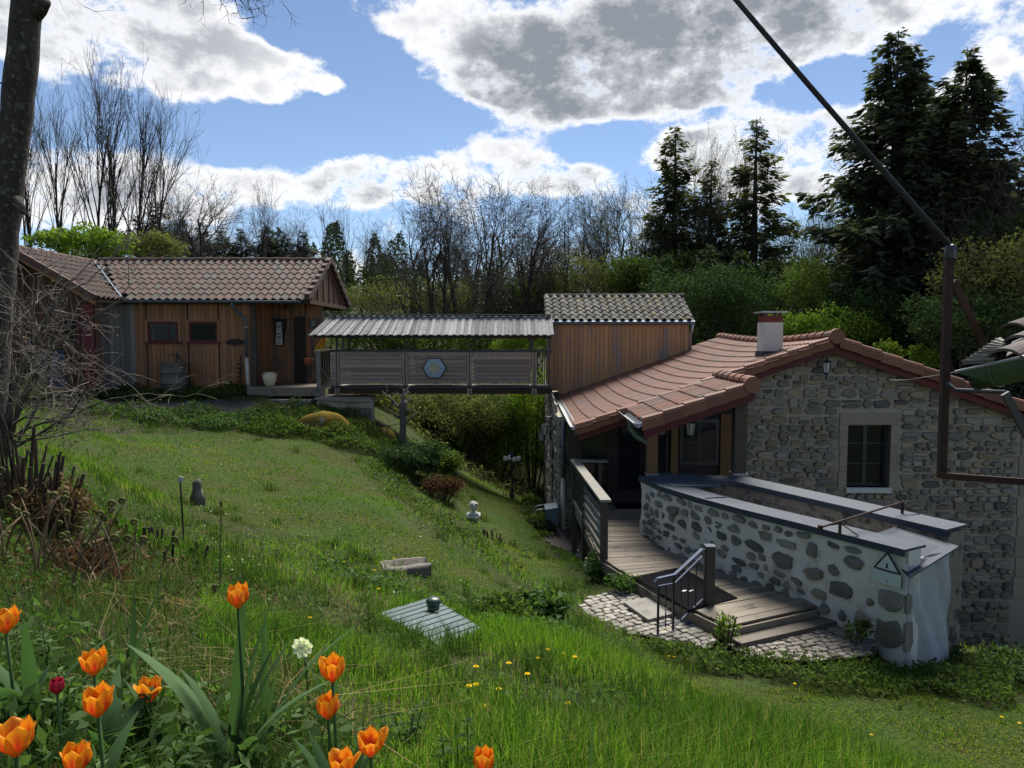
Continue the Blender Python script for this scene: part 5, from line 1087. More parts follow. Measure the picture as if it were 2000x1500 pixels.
# ------------------------------------------------------------------ white rubble wall with zinc coping
CZ = -2.40
FW = WL[:-1]+[(4.5, 7.95)]
RW = [(2.35, 12.05), (3.75, 11.72), (5.45, 8.72)]
def offs(poly, d):
    out = []
    for i, p in enumerate(poly):
        a = Vector(poly[max(i-1, 0)]); b = Vector(poly[min(i+1, len(poly)-1)]); t = (b-a).normalized(); out.append((p[0]-t.y*d, p[1]+t.x*d))
    return out
def garden_wall():
    w = thing('white_garden_wall', 'curved white plastered wall with embedded stones and zinc coping', 'wall', (3.4, 10, -3.9))
    n = 64; nz = 16; back = offs(FW, .36); V = []; tot = sum(math.dist(FW[i], FW[i+1]) for i in range(len(FW)-1))
    for i in range(n+1):
        p = along(FW, i/n); q0 = along(FW, max(0, i/n-.01)); q1 = along(FW, min(1, i/n+.01)); t = (q1-q0).normalized(); nn = Vector((t.y, -t.x, 0)) if False else Vector((-(-t.y), -t.x, 0))
        nn = Vector((t.y, -t.x, 0)); nn = -nn if nn.x > 0 else nn
        for k in range(nz+1):
            z = -4.1+(CZ-.03+4.1)*k/nz; s = i/n*tot
            d = .018*math.sin(s*5.1+z*3)+.014*math.sin(s*11-z*8)+.01*math.sin(s*23+z*17)
            V.append(p+nn*(d*.8*min(1, (1-i/n)*9))+Vector((0, 0, z)))
    F = [(i*(nz+1)+k, (i+1)*(nz+1)+k, (i+1)*(nz+1)+k+1, i*(nz+1)+k+1) for i in range(n) for k in range(nz)]
    MB().add(V, F, .5).build('front_face', 'plaster', w, True)
    m = MB()
    for i in range(len(FW)-1):
        a, b = FW[i], FW[i+1]; c, d = offs(FW, .3)[i+1], offs(FW, .3)[i]; a2, b2 = offs(FW, .04)[i], offs(FW, .04)[i+1]
        m.hexa([(*p, -6.0) for p in (a2, b2, c, d)]+[(*p, CZ-.035) for p in (a2, b2, c, d)], .5)
    m.build('core', 'plaster', w)
    # field stones set in the plaster
    rs = random.Random(12); placed = []
    def wallpt(s, z, d):
        p = along(FW, s/tot); q0 = along(FW, max(0, s/tot-.01)); q1 = along(FW, min(1, s/tot+.01)); t = (q1-q0).normalized(); nn = Vector((t.y, -t.x, 0)); nn = -nn if nn.x > 0 else nn
        return p+nn*d+Vector((0, 0, z))
    def put(s, z, ww, hh, rot, dep=.035, k=10):
        global random
        v, f = stone_mesh(0, 0, ww*1.08, hh*1.08, dep, k, .34, 3.2, .86); o = []
        for (x, d, zz) in v: o.append(wallpt(s+x*math.cos(rot)-zz*math.sin(rot), z+x*math.sin(rot)+zz*math.cos(rot), d-.020))
        r = random.random(); place('field_stone', mesh_of('field_stone', o, f, [r]*len(f)), 'rubble_grey', w); placed.append((s, z, ww, hh))
    for (s, z, ww, hh) in ((tot-.14, -3.05, .34, .27), (tot-.17, -3.45, .36, .38), (tot-.78, -3.12, .42, .22), (tot-.5, -3.38, .24, .14), (tot-.62, -2.72, .28, .17), (tot-1.62, -2.98, .36, .26), (tot-1.18, -3.02, .3, .18), (tot-1.2, -2.72, .18, .2), (tot-1.0, -3.42, .15, .15)): put(s, z, ww, hh, rs.uniform(-.15, .15), .065)
    z = -3.50
    while z < -2.52:           # uneven courses, each stone in its own pocket of plaster
        hh = rs.uniform(.11, .19); s = .10+rs.uniform(0, .12)
        while s < tot-.22:
            ww = rs.uniform(.13, .36)*(.7 if rs.random() < .25 else 1)*(1.15 if hh > .15 else .9); c_, zc = s+ww/2, z+hh/2+rs.uniform(-.025, .025)
            free = all(abs(c_-p[0]) > (ww*.8+p[2])*.5 or abs(zc-p[1]) > (hh*.8+p[3])*.5 for p in placed[:9])
            if free and not (s < .42 and zc > -2.68) and not (c_ > tot-.62 and zc > -2.92) and rs.random() < .92 and zc < -2.53: put(c_, zc, ww*rs.uniform(.76, .96), hh*rs.uniform(.68, .95), rs.uniform(-.28, .12), rs.uniform(.04, .065), rs.choice((7, 8, 9)))
            s += ww+rs.uniform(.0, .05)
        z += hh*.98
    # rear retaining wall, rough dark face
    m = MB()
    rb = offs(RW, .34)
    for i in range(2): m.hexa([(*p, -6.8) for p in (RW[i], RW[i+1], rb[i+1], rb[i])]+[(*p, CZ-.03) for p in (RW[i], RW[i+1], rb[i+1], rb[i])], .5)
    rw = m.build('rear_wall', 'dark_mortar', w)
    a, b = Vector((*RW[1], 0)), Vector((*RW[2], 0)); t = (b-a).normalized(); nn = Vector((t.y, -t.x, 0)); nn = -nn if nn.x > 0 else nn
    random.seed(5)
    rubble(rw, lambda x, d, z: a+t*x+nn*d+Vector((0, 0, z)), .1, (b-a).length-.05, -3.6, CZ-.1, lambda x, z: 0 < x < (b-a).length and z < CZ-.08, (.08, .16), (.1, .28), 'rubble_grey', .03, name='rear_stone', gap=.035)
    # return wall closing the channel, leaning top
    e0 = FW[-1]; e1 = (5.36, 8.55); n2 = Vector((e1[1]-e0[1], -(e1[0]-e0[0]), 0)).normalized()
    V = []; nx, nz2 = 16, 26
    for i in range(nx+1):
        for k in range(nz2+1):
            s = i/nx; zt_ = -2.58+.02*s-.28*(1-s)*0; z = -4.3+(zt_+4.3)*k/nz2; x = e0[0]+(e1[0]-e0[0])*s; y = e0[1]+(e1[1]-e0[1])*s
            d = .02*math.sin(s*7+z*4)+.015*math.sin(s*17+z*9)-.06*max(0, (-3.3-z))*0+.05*max(0, -3.0-z)*s
            V.append(Vector((x, y, z))+n2*(d*min(1, s*4)))
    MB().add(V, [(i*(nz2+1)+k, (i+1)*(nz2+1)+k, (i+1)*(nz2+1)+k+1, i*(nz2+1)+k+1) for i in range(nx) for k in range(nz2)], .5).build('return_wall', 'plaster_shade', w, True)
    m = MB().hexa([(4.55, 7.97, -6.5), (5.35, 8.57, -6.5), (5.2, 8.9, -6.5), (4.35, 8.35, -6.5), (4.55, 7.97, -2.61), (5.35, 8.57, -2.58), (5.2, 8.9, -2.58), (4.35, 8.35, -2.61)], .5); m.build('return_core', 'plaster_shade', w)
    # quoin stones wrap the corner
    for (z0, z1, l) in ((-3.17, -2.93, .13), (-3.62, -3.26, .18)):
        t2 = Vector((e1[0]-e0[0], e1[1]-e0[1], 0)).normalized(); p0 = Vector((*e0, 0)); v = []
        q = [(0, z0+.02), (l*.6, z0), (l, z0+.1), (l*.85, z1-.02), (l*.4, z1), (0, z1-.01)]
        MB().prism([p0+t2*x+Vector((0, 0, z)) for x, z in q], n2*-.01, n2*.022, .4).build('field_stone', 'rubble_grey', w)
    # zinc copings
    def cap(poly, d0, d1, z0, z1, nm='coping'):
        a, b = offs(poly, d0), offs(poly, d1); m = MB()
        for i in range(len(poly)-1):
            m.hexa([(*a[i], z0-.03), (*a[i+1], z0-.03), (*b[i+1], z1-.03), (*b[i], z1-.03), (*a[i], z0), (*a[i+1], z0), (*b[i+1], z1), (*b[i], z1)], .5)
        c = m.build(nm, 'zinc', w)
        m = MB()
        for i in range(len(poly)-1):
            m.hexa([(*a[i], z0-.085), (*a[i+1], z0-.085), (*offs(poly, d0+.012)[i+1], z0-.085), (*offs(poly, d0+.012)[i], z0-.085), (*a[i], z0-.031), (*a[i+1], z0-.031), (*offs(poly, d0+.012)[i+1], z0-.031), (*offs(poly, d0+.012)[i], z0-.031)], .5)
        m.build('drip_edge', 'zinc', c); return c
    c = cap(FW, -.05, .40, CZ, CZ-.012)
    for i in (2, 4):
        a, b = along(FW, i/5.2), along(offs(FW, .4), i/5.2); MB().beam(a+Vector((0, 0, CZ+.006)), b+Vector((0, 0, CZ-.004)), .02, .014).build('seam', 'zinc', c)
    cap(RW, -.06, .40, CZ+.022, CZ+.03)
    m = MB().prism([(2.24, 12.22, CZ-.02), (2.62, 11.35, CZ-.02), (3.35, 11.4, CZ-.02), (3.7, 12.1, CZ-.02)], (0, 0, 0), (0, 0, .026), 0); m.build('corner_sheet', 'zinc', w)
    m = MB().hexa([(4.48, 7.83, -2.70), (5.44, 8.50, -2.55), (5.10, 9.25, -2.50), (4.45, 8.75, -2.50), (4.48, 7.83, -2.68), (5.44, 8.50, -2.53), (5.10, 9.25, -2.48), (4.45, 8.75, -2.48)], .5); m.build('lower_coping', 'zinc', w)
garden_wall()
def wall_sign():
    # warning triangle on the wall end
    p1 = Vector((*FW[-1], 0)); p0 = Vector((*FW[-2], 0)); t = (p1-p0).normalized(); nn = Vector((t.y, -t.x, 0)); nn = -nn if nn.x > 0 else nn
    o = p1-t*.36+nn*.045
    def P(x, z, d=0): return o+t*x+nn*d+Vector((0, 0, z))
    s = thing('warning_sign', 'white triangular warning sign with black border above a blank white plate on the wall end', 'sign', P(0, -2.95))
    MB().prism([P(-.0, -2.70), P(.33, -2.70), P(.165, -2.47)], nn*0, nn*.006, 0).build('border', 'plum_print', s)
    MB().prism([P(.035, -2.685), P(.295, -2.685), P(.165, -2.505)], nn*.0062, nn*.009, 0).build('face', 'sign_mint', s)
    MB().prism([P(.145, -2.665), P(.185, -2.665), P(.172, -2.635), P(.18, -2.61), P(.15, -2.61), P(.158, -2.635)], nn*.0092, nn*.011, 0).build('pictogram', 'plum_print', s)
    MB().prism([P(-.02, -2.86), P(.335, -2.86), P(.335, -2.715), P(-.02, -2.715)], nn*0, nn*.006, 0).build('plate', 'sign_mint', s)
    MB().prism([P(.336, -2.86), P(.343, -2.86), P(.343, -2.72), P(.336, -2.72)], nn*0, nn*.007, 0).build('plate_edge', 'plum_print', s)
    MB().prism([P(.165, -2.83), P(.18, -2.83), P(.18, -2.815), P(.165, -2.815)], nn*.0062, nn*.008, 0).build('screw', 'iron_black', s)
wall_sign()
def iron_bar():
    b = thing('iron_bar', 'rusty iron bar spanning both zinc copings on small triangular brackets', 'iron bar', (4.2, 9, CZ))
    def onz(u, v, z): p = ray(u, v); return p*(z/p.z)
    f1 = onz(1640, 1045, CZ+.0); f2 = onz(1762, 1002, CZ+.03)
    t1 = f1+Vector((0, 0, .17)); t2 = f2+Vector((0, 0, .15)); d = (t2-t1).normalized()
    MB().tube([t1-d*.42, t1, t2, t2+d*.05], .013, 6).build('bar', 'iron_rust', b)
    MB().tube([t2, t2+Vector((-.06, .0, .06)), t2+Vector((-.1, .03, .15))], .01, 5).build('hook', 'iron_rust', b)
    MB().box(tuple(t1-d*.44-Vector((.025, .02, .025))), tuple(t1-d*.44+Vector((.02, .02, .025))), .3).build('bar_end', 'iron_rust', b)
    for f, t in ((f1, t1), (f2, t2)):
        MB().beam(f-Vector((0, 0, .0)), t, .028, .028).build('upright', 'iron_rust', b)
        MB().beam(f+Vector((.2, -.06, .008)), t-Vector((0, 0, .02)), .03, .012).build('stay', 'iron_rust', b)
iron_bar()
# ------------------------------------------------------------------ wrought iron handrail with timber newel at the patio
def hand_rail():
    h = thing('iron_handrail', 'blue-black wrought iron handrail with timber newel post beside the ramp', 'handrail', (2.3, 8.6, -3.65))
    nb = W(1381, 1216, 8.95); nt_ = W(1381, 1068, 8.95); x, y = nb.x, 8.95
    MB().box((x-.035, y-.06, -3.8), (x+.075, y+.06, nt_.z), 0).build('newel_post', 'post_wood', h)
    MB().box((x-.045, y-.068, nt_.z), (x+.085, y+.068, nt_.z+.02), 0).build('post_cap', 'zinc', h)
    MB().box((x-.058, y-.055, -3.7), (x-.036, y+.0, nt_.z-.02), 0).build('upright', 'iron_black', h)
    a = W(1372, 1072, 8.9); b = W(1318, 1122, 8.55); c = W(1284, 1130, 8.42); c2 = W(1278, 1138, 8.4); c3 = W(1284, 1145, 8.42)
    MB().beam(a, b, .045, .016).beam(b, c, .045, .016).beam(c, c2, .045, .014).beam(c2, c3, .045, .014).build('top_rail', 'rail_blue', h)
    a2 = W(1372, 1086, 8.9); b2 = W(1318, 1139, 8.55); e2 = W(1285, 1145, 8.42)
    MB().beam(a2, b2, .022, .012).beam(b2, e2, .022, .012).build('second_rail', 'rail_blue', h)
    a3 = W(1373, 1170, 8.9); b3 = W(1318, 1222, 8.55); MB().beam(a3, b3, .022, .012).build('lower_rail', 'rail_blue', h)
    a4 = W(1374, 1190, 8.9); b4 = W(1338, 1224, 8.7); MB().beam(a4, b4, .04, .012).build('foot_rail', 'rail_blue', h)
    for (u, v0, v1, Y) in ((1286, 1146, 1256, 8.42), (1316, 1126, 1250, 8.54)):
        p, q = W(u, v0, Y), W(u, v1, Y); MB().beam(p, Vector((p.x, p.y, q.z-.15)), .026, .026).build('upright', 'iron_black', h)
    for (u, v0, v1, Y) in ((1331, 1128, 1212, 8.62), (1345, 1113, 1197, 8.72), (1360, 1100, 1182, 8.81)):
        p, q = W(u, v0, Y), W(u, v1, Y); MB().beam(p, Vector((p.x, p.y, q.z)), .014, .014).build('baluster', 'iron_black', h)
    p, q = W(1301, 1143, 8.48), W(1301, 1226, 8.48); p = Vector((p.x, p.y, p.z)); q = Vector((p.x, p.y, q.z)); m_ = p.lerp(q, .52); r = .055
    MB().beam(p, m_+Vector((0, 0, r)), .014, .014).beam(m_-Vector((0, 0, r)), q, .014, .014).build('baluster', 'iron_black', h)
    pts = []
    for k in range(4):
        a0 = PI/2*k; pa = m_+Vector((r*math.cos(a0), 0, r*math.sin(a0))); pb = m_+Vector((r*math.cos(a0+PI/2), 0, r*math.sin(a0+PI/2))); mid = m_+(pa.lerp(pb, .5)-m_)*.55; pts += [pa, mid]
    MB().tube(pts+[pts[0]], .007, 5).build('diamond', 'iron_black', h)
    b5 = W(1286, 1222, 8.42); c5 = W(1318, 1216, 8.55); MB().beam(b5, c5, .02, .012).build('lower_rail', 'rail_blue', h)
hand_rail()
# ------------------------------------------------------------------ rusty frame, cable and neighbour's eave at the right
def steel_frame():
    f = thing('steel_frame', 'rusty dark angle-iron post and frame carrying the cable', 'steel frame', W(1842, 935, 5))
    T, Bm = W(1857, 488, 5), W(1842, 934, 5)
    MB().beam(T, Bm, .044, .014, (0, 1, 0)).beam(T+Vector((-.018, .022, 0)), Bm+Vector((-.018, .022, 0)), .012, .04, (0, 1, 0)).build('post', 'iron_rust', f)
    MB().beam(W(1838, 929, 4.98), W(2120, 950, 4.6), .02, .045).build('bottom_bar', 'iron_rust', f)
    MB().beam(W(1862, 550, 5.03), W(1935, 700, 5.35), .05, .02, (0, 1, 0)).build('brace', 'iron_rust', f)
    MB().tube([W(1850, 748, 4.97), W(1868, 762, 4.9), W(1965, 766, 4.55)], .014, 6).build('gutter_bracket', 'iron_black', f)
    MB().beam(W(1963, 768, 4.5), W(2030, 895, 4.5), .05, .02, (0, 1, 0)).build('brace', 'iron_black', f)
    for t in (.06, .12, .31, .36, .55, .62, .83, .96):
        p = T.lerp(Bm, t); MB().lathe([(.006, -.005), (.006, .005)], p-Vector((.0, .014, 0)), 6).build('rivet', 'iron_rust', f)
    MB().lathe([(.035, -.05), (.04, 0), (.03, .04), (.012, .05)], T+Vector((0, 0, -.01)), 8).build('cable_clamp', 'iron_black', f)
    A = T+Vector((0, 0, .02)); Bp = W(1450, 0, 5.6); E = A+(Bp-A)*2.2; n = 16; pts = []
    for i in range(n+1):
        s = i/n; p = A.lerp(E, s); p.z -= .35*s*(1-s)*.6; pts.append(p)
    c = MB().tube(pts, .0195, 8); tag(c.build('power_cable', 'cable', None, True), 'thick black cable rising from the rusty post across the sky', 'cable')
    a, b = W(1735, 742, 14.3), W(1866, 727, 5.0); m = MB().tube([a, a.lerp(b, .5)-Vector((0, 0, .03)), b], [.005, .003, .0022], 5)
    tag(m.build('thin_wire', 'galvanised', None), 'thin grey wire from the gable wall to the green gutter', 'wire')
steel_frame()
def near_roof():
    r = thing('neighbour_roof', 'corner of an old tiled roof edge with pale lath sheet above the green gutter', 'roof', W(1960, 700, 4.4))
    a, b = W(1880, 712, 4.5), W(1953, 664, 4.9); c, d = W(2100, 600, 4.9), W(2100, 690, 4.1)
    MB().hexa([a, W(1940, 708, 4.3), W(1966, 672, 4.75), b]+[p+Vector((0, 0, .02)) for p in (a, W(1940, 708, 4.3), W(1966, 672, 4.75), b)], .4).build('lath_sheet', 'rail_wood', r)
    for i in range(9):
        s = i/9; p = a.lerp(b, s); q = W(1940, 708, 4.3).lerp(W(1966, 672, 4.75), s); MB().beam(p+Vector((0, 0, .024)), q+Vector((0, 0, .024)), .02, .012).build('lath', 'rail_wood', r)
    def tl(p, q, rr):
        n = 10; v = []; d_ = (q-p).normalized(); s_ = d_.cross(Vector((0, 0, 1))).normalized(); u_ = s_.cross(d_)
        for e, k in ((p, 1), (q, .85)):
            for i in range(n+1):
                an = PI*i/n; v.append(e+s_*(math.cos(an)*rr*k)+u_*(math.sin(an)*rr*k*.75))
        for i in range(n+1): v.append(v[i]-u_*.018)
        N1 = n+1
        return MB().add(v, [(i, i+1, N1+i+1, N1+i) for i in range(n)]+[(2*N1+i, 2*N1+i+1, i+1, i) for i in range(n)], random.random())
    tl(W(1962, 704, 4.25), W(2120, 640, 4.8), .10).build('tile', 'old_tile', r); tl(W(1990, 676, 4.6), W(2140, 610, 5.2), .10).build('tile', 'old_tile', r); tl(W(1978, 650, 5.0), W(2140, 590, 5.5), .10).build('tile', 'old_tile', r); tl(W(2030, 712, 4.1), W(2160, 650, 4.6), .1).build('tile', 'old_tile', r)
    MB().hexa([W(1960, 716, 4.3), W(2140, 690, 4.0), W(2140, 605, 5.4), W(1985, 655, 5.1)]+[p+Vector((0, 0, .03)) for p in (W(1960, 716, 4.3), W(2140, 690, 4.0), W(2140, 605, 5.4), W(1985, 655, 5.1))], .4).build('decking', 'dark_wood', r)
    g = thing('green_gutter', 'large half-round green gutter with bright rim at the right edge', 'gutter', W(1960, 770, 4.3))
    A, B = W(1866, 727, 4.5), W(2130, 668, 3.9); n = 12; rr = .135; ax = (B-A).normalized(); sdn = Vector((0, 0, 1)).cross(ax).normalized()
    v = []
    m = 10
    for j in range(m+1):
        for i in range(n+1):
            an = PI+PI*i/n; cx = math.cos(an); sz = math.sin(an); base = A+(B-A)*(j/m)
            sh = (1-j/m)**6*.0
            p = base+sdn*(cx*rr+rr)*1.0+Vector((0, 0, sz*rr)); 
            if j == 0: p += ax*(-sz)*.24
            v.append(p)
    N1 = n+1
    MB().add(v, [(j*N1+i, j*N1+i+1, (j+1)*N1+i+1, (j+1)*N1+i) for j in range(m) for i in range(n)], .5).build('trough', 'gutter_green', g, True)
    MB().tube([A, B], .012, 8).tube([A+sdn*2*rr, B+sdn*2*rr], .01, 8).build('rim', 'galvanised', g, True)
    j = .28; pts = [A+(B-A)*j+sdn*(math.cos(PI+PI*i/n)*(rr+.004)+rr)+Vector((0, 0, math.sin(PI+PI*i/n)*(rr+.004))) for i in range(n+1)]
    MB().tube(pts, .008, 5).build('joint_band', 'gutter_green', g, True)
near_roof()
# ------------------------------------------------------------------ garden things
def garden():
    # lamp post with four globes
    x, y, _ = W(1000, 977, 21.0); z = h1(x, y); l = thing('lamp_post', 'black cast-iron lamp post with four clear globes on the lower lawn', 'street lamp', (x, y, z))
    Ht = W(1000, 882, 21).z-z
    MB().lathe([(.11, 0), (.11, .05), (.07, .1), (.08, .16), (.05, .3), (.035, .34), (.045, .38), (.028, .42), (.025, Ht*.72), (.04, Ht*.74), (.025, Ht*.78), (.02, Ht*.9)], (x, y, z-.03), 12).build('column', 'iron_black', l, True)
    MB().lathe([(.05, Ht*.88), (.06, Ht*.92), (.04, Ht*.96), (.015, Ht), (.005, Ht*1.04)], (x, y, z), 10).build('finial', 'rail_blue', l)
    for k, (dx, dy) in enumerate(((-.2, 0), (.2, 0), (-.07, .16), (.07, -.16))):
        a = MB().tube([(x, y, z+Ht*.78), (x+dx*.5, y+dy*.5, z+Ht*.74), (x+dx, y+dy, z+Ht*.8)], .012, 6).build('arm', 'iron_black', l)
        MB().lathe([(.02, -.07), (.06, -.045), (.075, 0), (.06, .05), (.0, .078)], (x+dx, y+dy, z+Ht*.86), 12).build('globe', 'globe_glass', a, True)
        MB().lathe([(.035, -.1), (.04, -.075), (.02, -.06)], (x+dx, y+dy, z+Ht*.86), 8).build('globe_cup', 'iron_black', a)
    f = thing('low_fence', 'low black hooped iron edging around the lamp post foot', 'edging', (x+.25, y-.3, z))
    for i in range(9):
        xx = x-.25+i*.09; zz = h1(xx, y-.35); MB().tube([(xx, y-.35, zz), (xx, y-.35, zz+.2)], .008, 4).build('stake', 'iron_black', f)
    zz = h1(x, y-.35); MB().tube([(x-.25, y-.35, zz+.17), (x+.47, y-.35, zz+.17)], .007, 4).build('rail', 'iron_black', f)
    # child bust statue
    p = W(925, 1015, 15); z = h1(p.x, p.y)+.0; s = thing('bust_statue', 'white stone bust of a curly-headed child on the grass slope', 'statue', (p.x, p.y, z))
    m = MB().lathe([(.07, 0), (.10, .03), (.11, .09), (.125, .14), (.13, .18), (.10, .215), (.045, .235), (.04, .26)], (p.x, p.y, z-.03), 14, .4, 1.0, .62).build('torso', 'marble', s, True)
    hd = MB(); c = Vector((p.x, p.y-.01, z+.31))
    hd.lathe([(.02, -.085), (.055, -.075), (.078, -.03), (.085, .02), (.07, .06), (.0, .088)], c, 12, .4, .92, 1.0); hd = hd.build('head', 'marble', s, True)
    hr = MB()
    for k in range(26):
        a = random.uniform(0, 2*PI); b = random.uniform(-.1, 1.2); q = c+Vector((.078*math.cos(a)*math.cos(b), .082*math.sin(a)*math.cos(b)+.012, .02+.078*math.sin(b)))
        if math.sin(a) < -.5 and b < .45: continue
        hr.lathe([(.008, -.02), (.024, -.006), (.022, .012), (.004, .022)], q, 6)
    hr.build('curls', 'marble', hd, True)
    fc = MB(); fc.add([c+Vector((-.011, -.078, -.03)), c+Vector((.011, -.078, -.03)), c+Vector((0, -.1, -.026)), c+Vector((0, -.08, .012))], [(0, 2, 3), (2, 1, 3), (0, 1, 2)]); fc.build('nose', 'marble', hd)
    for sx in (-1, 1): MB().lathe([(.004, -.008), (.013, 0), (.004, .008)], c+Vector((sx*.03, -.08, .008)), 6).build('eye', 'marble', hd, True)
    MB().beam(c+Vector((-.02, -.079, -.048)), c+Vector((.02, -.079, -.048)), .01, .01).build('mouth', 'marble', hd)
    for sx in (-1, 1): MB().tube([(p.x+sx*.115, p.y, z+.17), (p.x+sx*.125, p.y-.04, z+.09), (p.x+sx*.05, p.y-.085, z+.08), (p.x-sx*.02, p.y-.09, z+.1)], [.032, .028, .024, .018], 7).build('arm', 'marble', s, True)
    # stone trough with a channel
    p = W(792, 1108, 8.6); z = h1(p.x, p.y); t = thing('stone_trough', 'old rough granite trough with a channel lying in the grass', 'trough', (p.x, p.y, z))
    ang = .32; ca, sa = math.cos(ang), math.sin(ang)
    def lp(a, b, c_): return (p.x+a*ca-b*sa, p.y+a*sa+b*ca+0, z+c_)
    L_, Wd_, hh = .29, .2, .10; m = MB(); sec = [(-Wd_, -.12), (-Wd_*1.05, .05), (-Wd_, hh-.02), (-Wd_*.58, hh), (-Wd_*.45, hh-.08), (Wd_*.35, hh-.09), (Wd_*.5, hh), (Wd_*.9, hh-.01), (Wd_*1.05, .04), (Wd_, -.12)]
    v = []; ns = 9
    for i in range(ns):
        s_ = i/(ns-1)*2-1; k = 1-.18*abs(s_)**6
        for (b, c_) in sec:
            dpt = c_
            if i <= 1 and abs(b) < .1: dpt = hh-.01
            v.append(lp(s_*L_+random.uniform(-.008, .008), b*k+random.uniform(-.008, .008), dpt+random.uniform(-.007, .007)))
    n = len(sec); m.add(v, [(i*n+j, i*n+j+1, (i+1)*n+j+1, (i+1)*n+j) for i in range(ns-1) for j in range(n-1)]+[tuple(range(n)), tuple(range(ns*n-1, (ns-1)*n-1, -1))], .5)
    m.build('body', 'trough_stone', t, True)
    # standing stone in the lawn edge
    p = W(388, 1015, 10); z = h1(p.x, p.y); m = MB(); v = []
    for k, (r, h) in enumerate(((.15, -.1), (.16, .08), (.13, .22), (.11, .31), (.05, .36))):
        for i in range(9): a = 2*PI*i/9; rr = .62*r*random.uniform(.6, 1.2); v.append((p.x+rr*math.cos(a), p.y+rr*.7*math.sin(a), z+h))
    m.add(v, [(k*9+i, k*9+(i+1) % 9, k*9+9+(i+1) % 9, k*9+9+i) for k in range(4) for i in range(9)]+[tuple(range(36, 45))], .4); tag(m.build('standing_stone', 'trough_stone', None, True), 'short upright grey stone at the edge of the lawn', 'stone')
    # mossy boulders
    def boulder(u, v_, Y, sx, sy, sz, lab, mt='moss'):
        p = W(u, v_, Y); z = h1(p.x, p.y); m = MB(); nr, na = 9, 22; v = []; ph = random.uniform(0, 6)
        for k in range(nr):
            e = PI/2*k/(nr-1)
            for i in range(na):
                a = 2*PI*i/na; r = math.cos(e)**.7*(1+.10*math.sin(2*a+ph)+.06*math.sin(5*a+ph*2)+.03*math.sin(9*a+e*5)); v.append((p.x+sx*r*math.cos(a), p.y+sy*r*math.sin(a), z-.1+(sz+.1)*math.sin(e)*(1+.10*math.cos(a+ph))+random.uniform(-.012, .012)))
        m.add(v, [(k*na+i, k*na+(i+1) % na, k*na+na+(i+1) % na, k*na+na+i) for k in range(nr-1) for i in range(na)], .5)
        return tag(m.build('mossy_boulder', mt, None, True), lab, 'boulder')
    boulder(630, 840, 18.2, .68, .5, .5, 'big rounded boulder covered in golden moss below the porch')
    boulder(757, 858, 19.0, .26, .35, .42, 'smaller golden moss covered rock beside the pollarded tree')
    # pollarded tree
    p = W(785, 868, 18.6); z = h1(p.x, p.y); t = thing('pollarded_tree', 'short pollarded bare tree trunk with cut limbs below the footbridge', 'tree', (p.x, p.y, z)); T = W(788, 790, 18.6)
    MB().tube([(p.x, p.y, z-.1), (p.x+.03, p.y, z+.3), (T.x-.02, p.y, z+.7), (T.x, p.y, T.z), (T.x+.01, p.y, T.z+.12)], [.14, .10, .085, .11, .075], 10).build('trunk', 'bark_grey', t, True)
    cr = MB()
    for (a, b) in (((0, 0), (-.12, .32)), ((.02, 0), (.05, .3)), ((.05, -.05), (.22, .22)), ((-.05, -.1), (-.35, .02)), ((-.03, -.15), (-.52, .35)), ((-.05, -.4), (-.4, -.15)), ((.05, -.5), (.32, -.25)), ((.03, -.3), (.25, -.1)), ((.04, .05), (.02, .4))):
        q0 = Vector((T.x+a[0], p.y, T.z+a[1])); q1 = Vector((T.x+b[0], p.y+random.uniform(-.25, .25), T.z+b[1])); mid = q0.lerp(q1, .55)+Vector((random.uniform(-.03, .03), 0, .05)); cr.tube([q0, mid, q1], [.035, .026, .014], 6)
        for k in range(2): e = q1+Vector((random.uniform(-.18, .18), random.uniform(-.1, .1), random.uniform(-.02, .22))); cr.tube([mid.lerp(q1, .6), e], [.01, .004], 4)
    cr.build('crown', 'twig_pale', t, True)
    # corrugated hatch with vent
    q = [hit(*t)+Vector((0, 0, -.005)) for t in ((738, 1204), (842, 1171), (947, 1236), (862, 1270))]
    o = sum(q, Vector())/4; h = thing('septic_hatch', 'blue-green ribbed metal cover lying in the grass with a round vent', 'hatch', o)
    n = 10; z_ = Vector((0, 0, 1)); up = (q[1]-q[0]).cross(q[3]-q[0]).normalized(); up = up if up.z > 0 else -up
    for i in range(n):
        s0, s1 = i/n, (i+.80)/n; s2 = (i+1)/n
        a0, a1, a2 = q[0].lerp(q[3], s0), q[0].lerp(q[3], s1), q[0].lerp(q[3], s2); b0, b1, b2 = q[1].lerp(q[2], s0), q[1].lerp(q[2], s1), q[1].lerp(q[2], s2)
        MB().hexa([a0, b0, b1, a1]+[p_+up*.03 for p_ in (a0, b0, b1, a1)], .4).build('rib', 'hatch_green', h)
        MB().hexa([a1, b1, b2, a2]+[p_+up*.008 for p_ in (a1, b1, b2, a2)], .4).build('groove', 'vent_green', h)
    MB().hexa([p_-z_*.25 for p_ in q]+[p_-z_*.002 for p_ in q], .4).build('frame', 'soil', h)
    vp = W(846, 1196, 6.3); s = (vp-q[0]).dot(up); vp = vp-up*((vp-q[0]).dot(up))+up*.03
    v = MB().lathe([(.055, 0), (.055, .03), (.04, .035), (.04, .045), (.065, .05), (.068, .085), (.055, .105), (.0, .112)], vp, 16, .5).build('vent_cap', 'vent_green', h, True)
    # old wheelbarrow by the house corner
    p = W(1072, 1012, 16.6); z = h1(p.x, p.y); w = thing('wheelbarrow', 'old blue-grey wheelbarrow leaning upright against the house corner', 'wheelbarrow', (p.x, p.y, z))
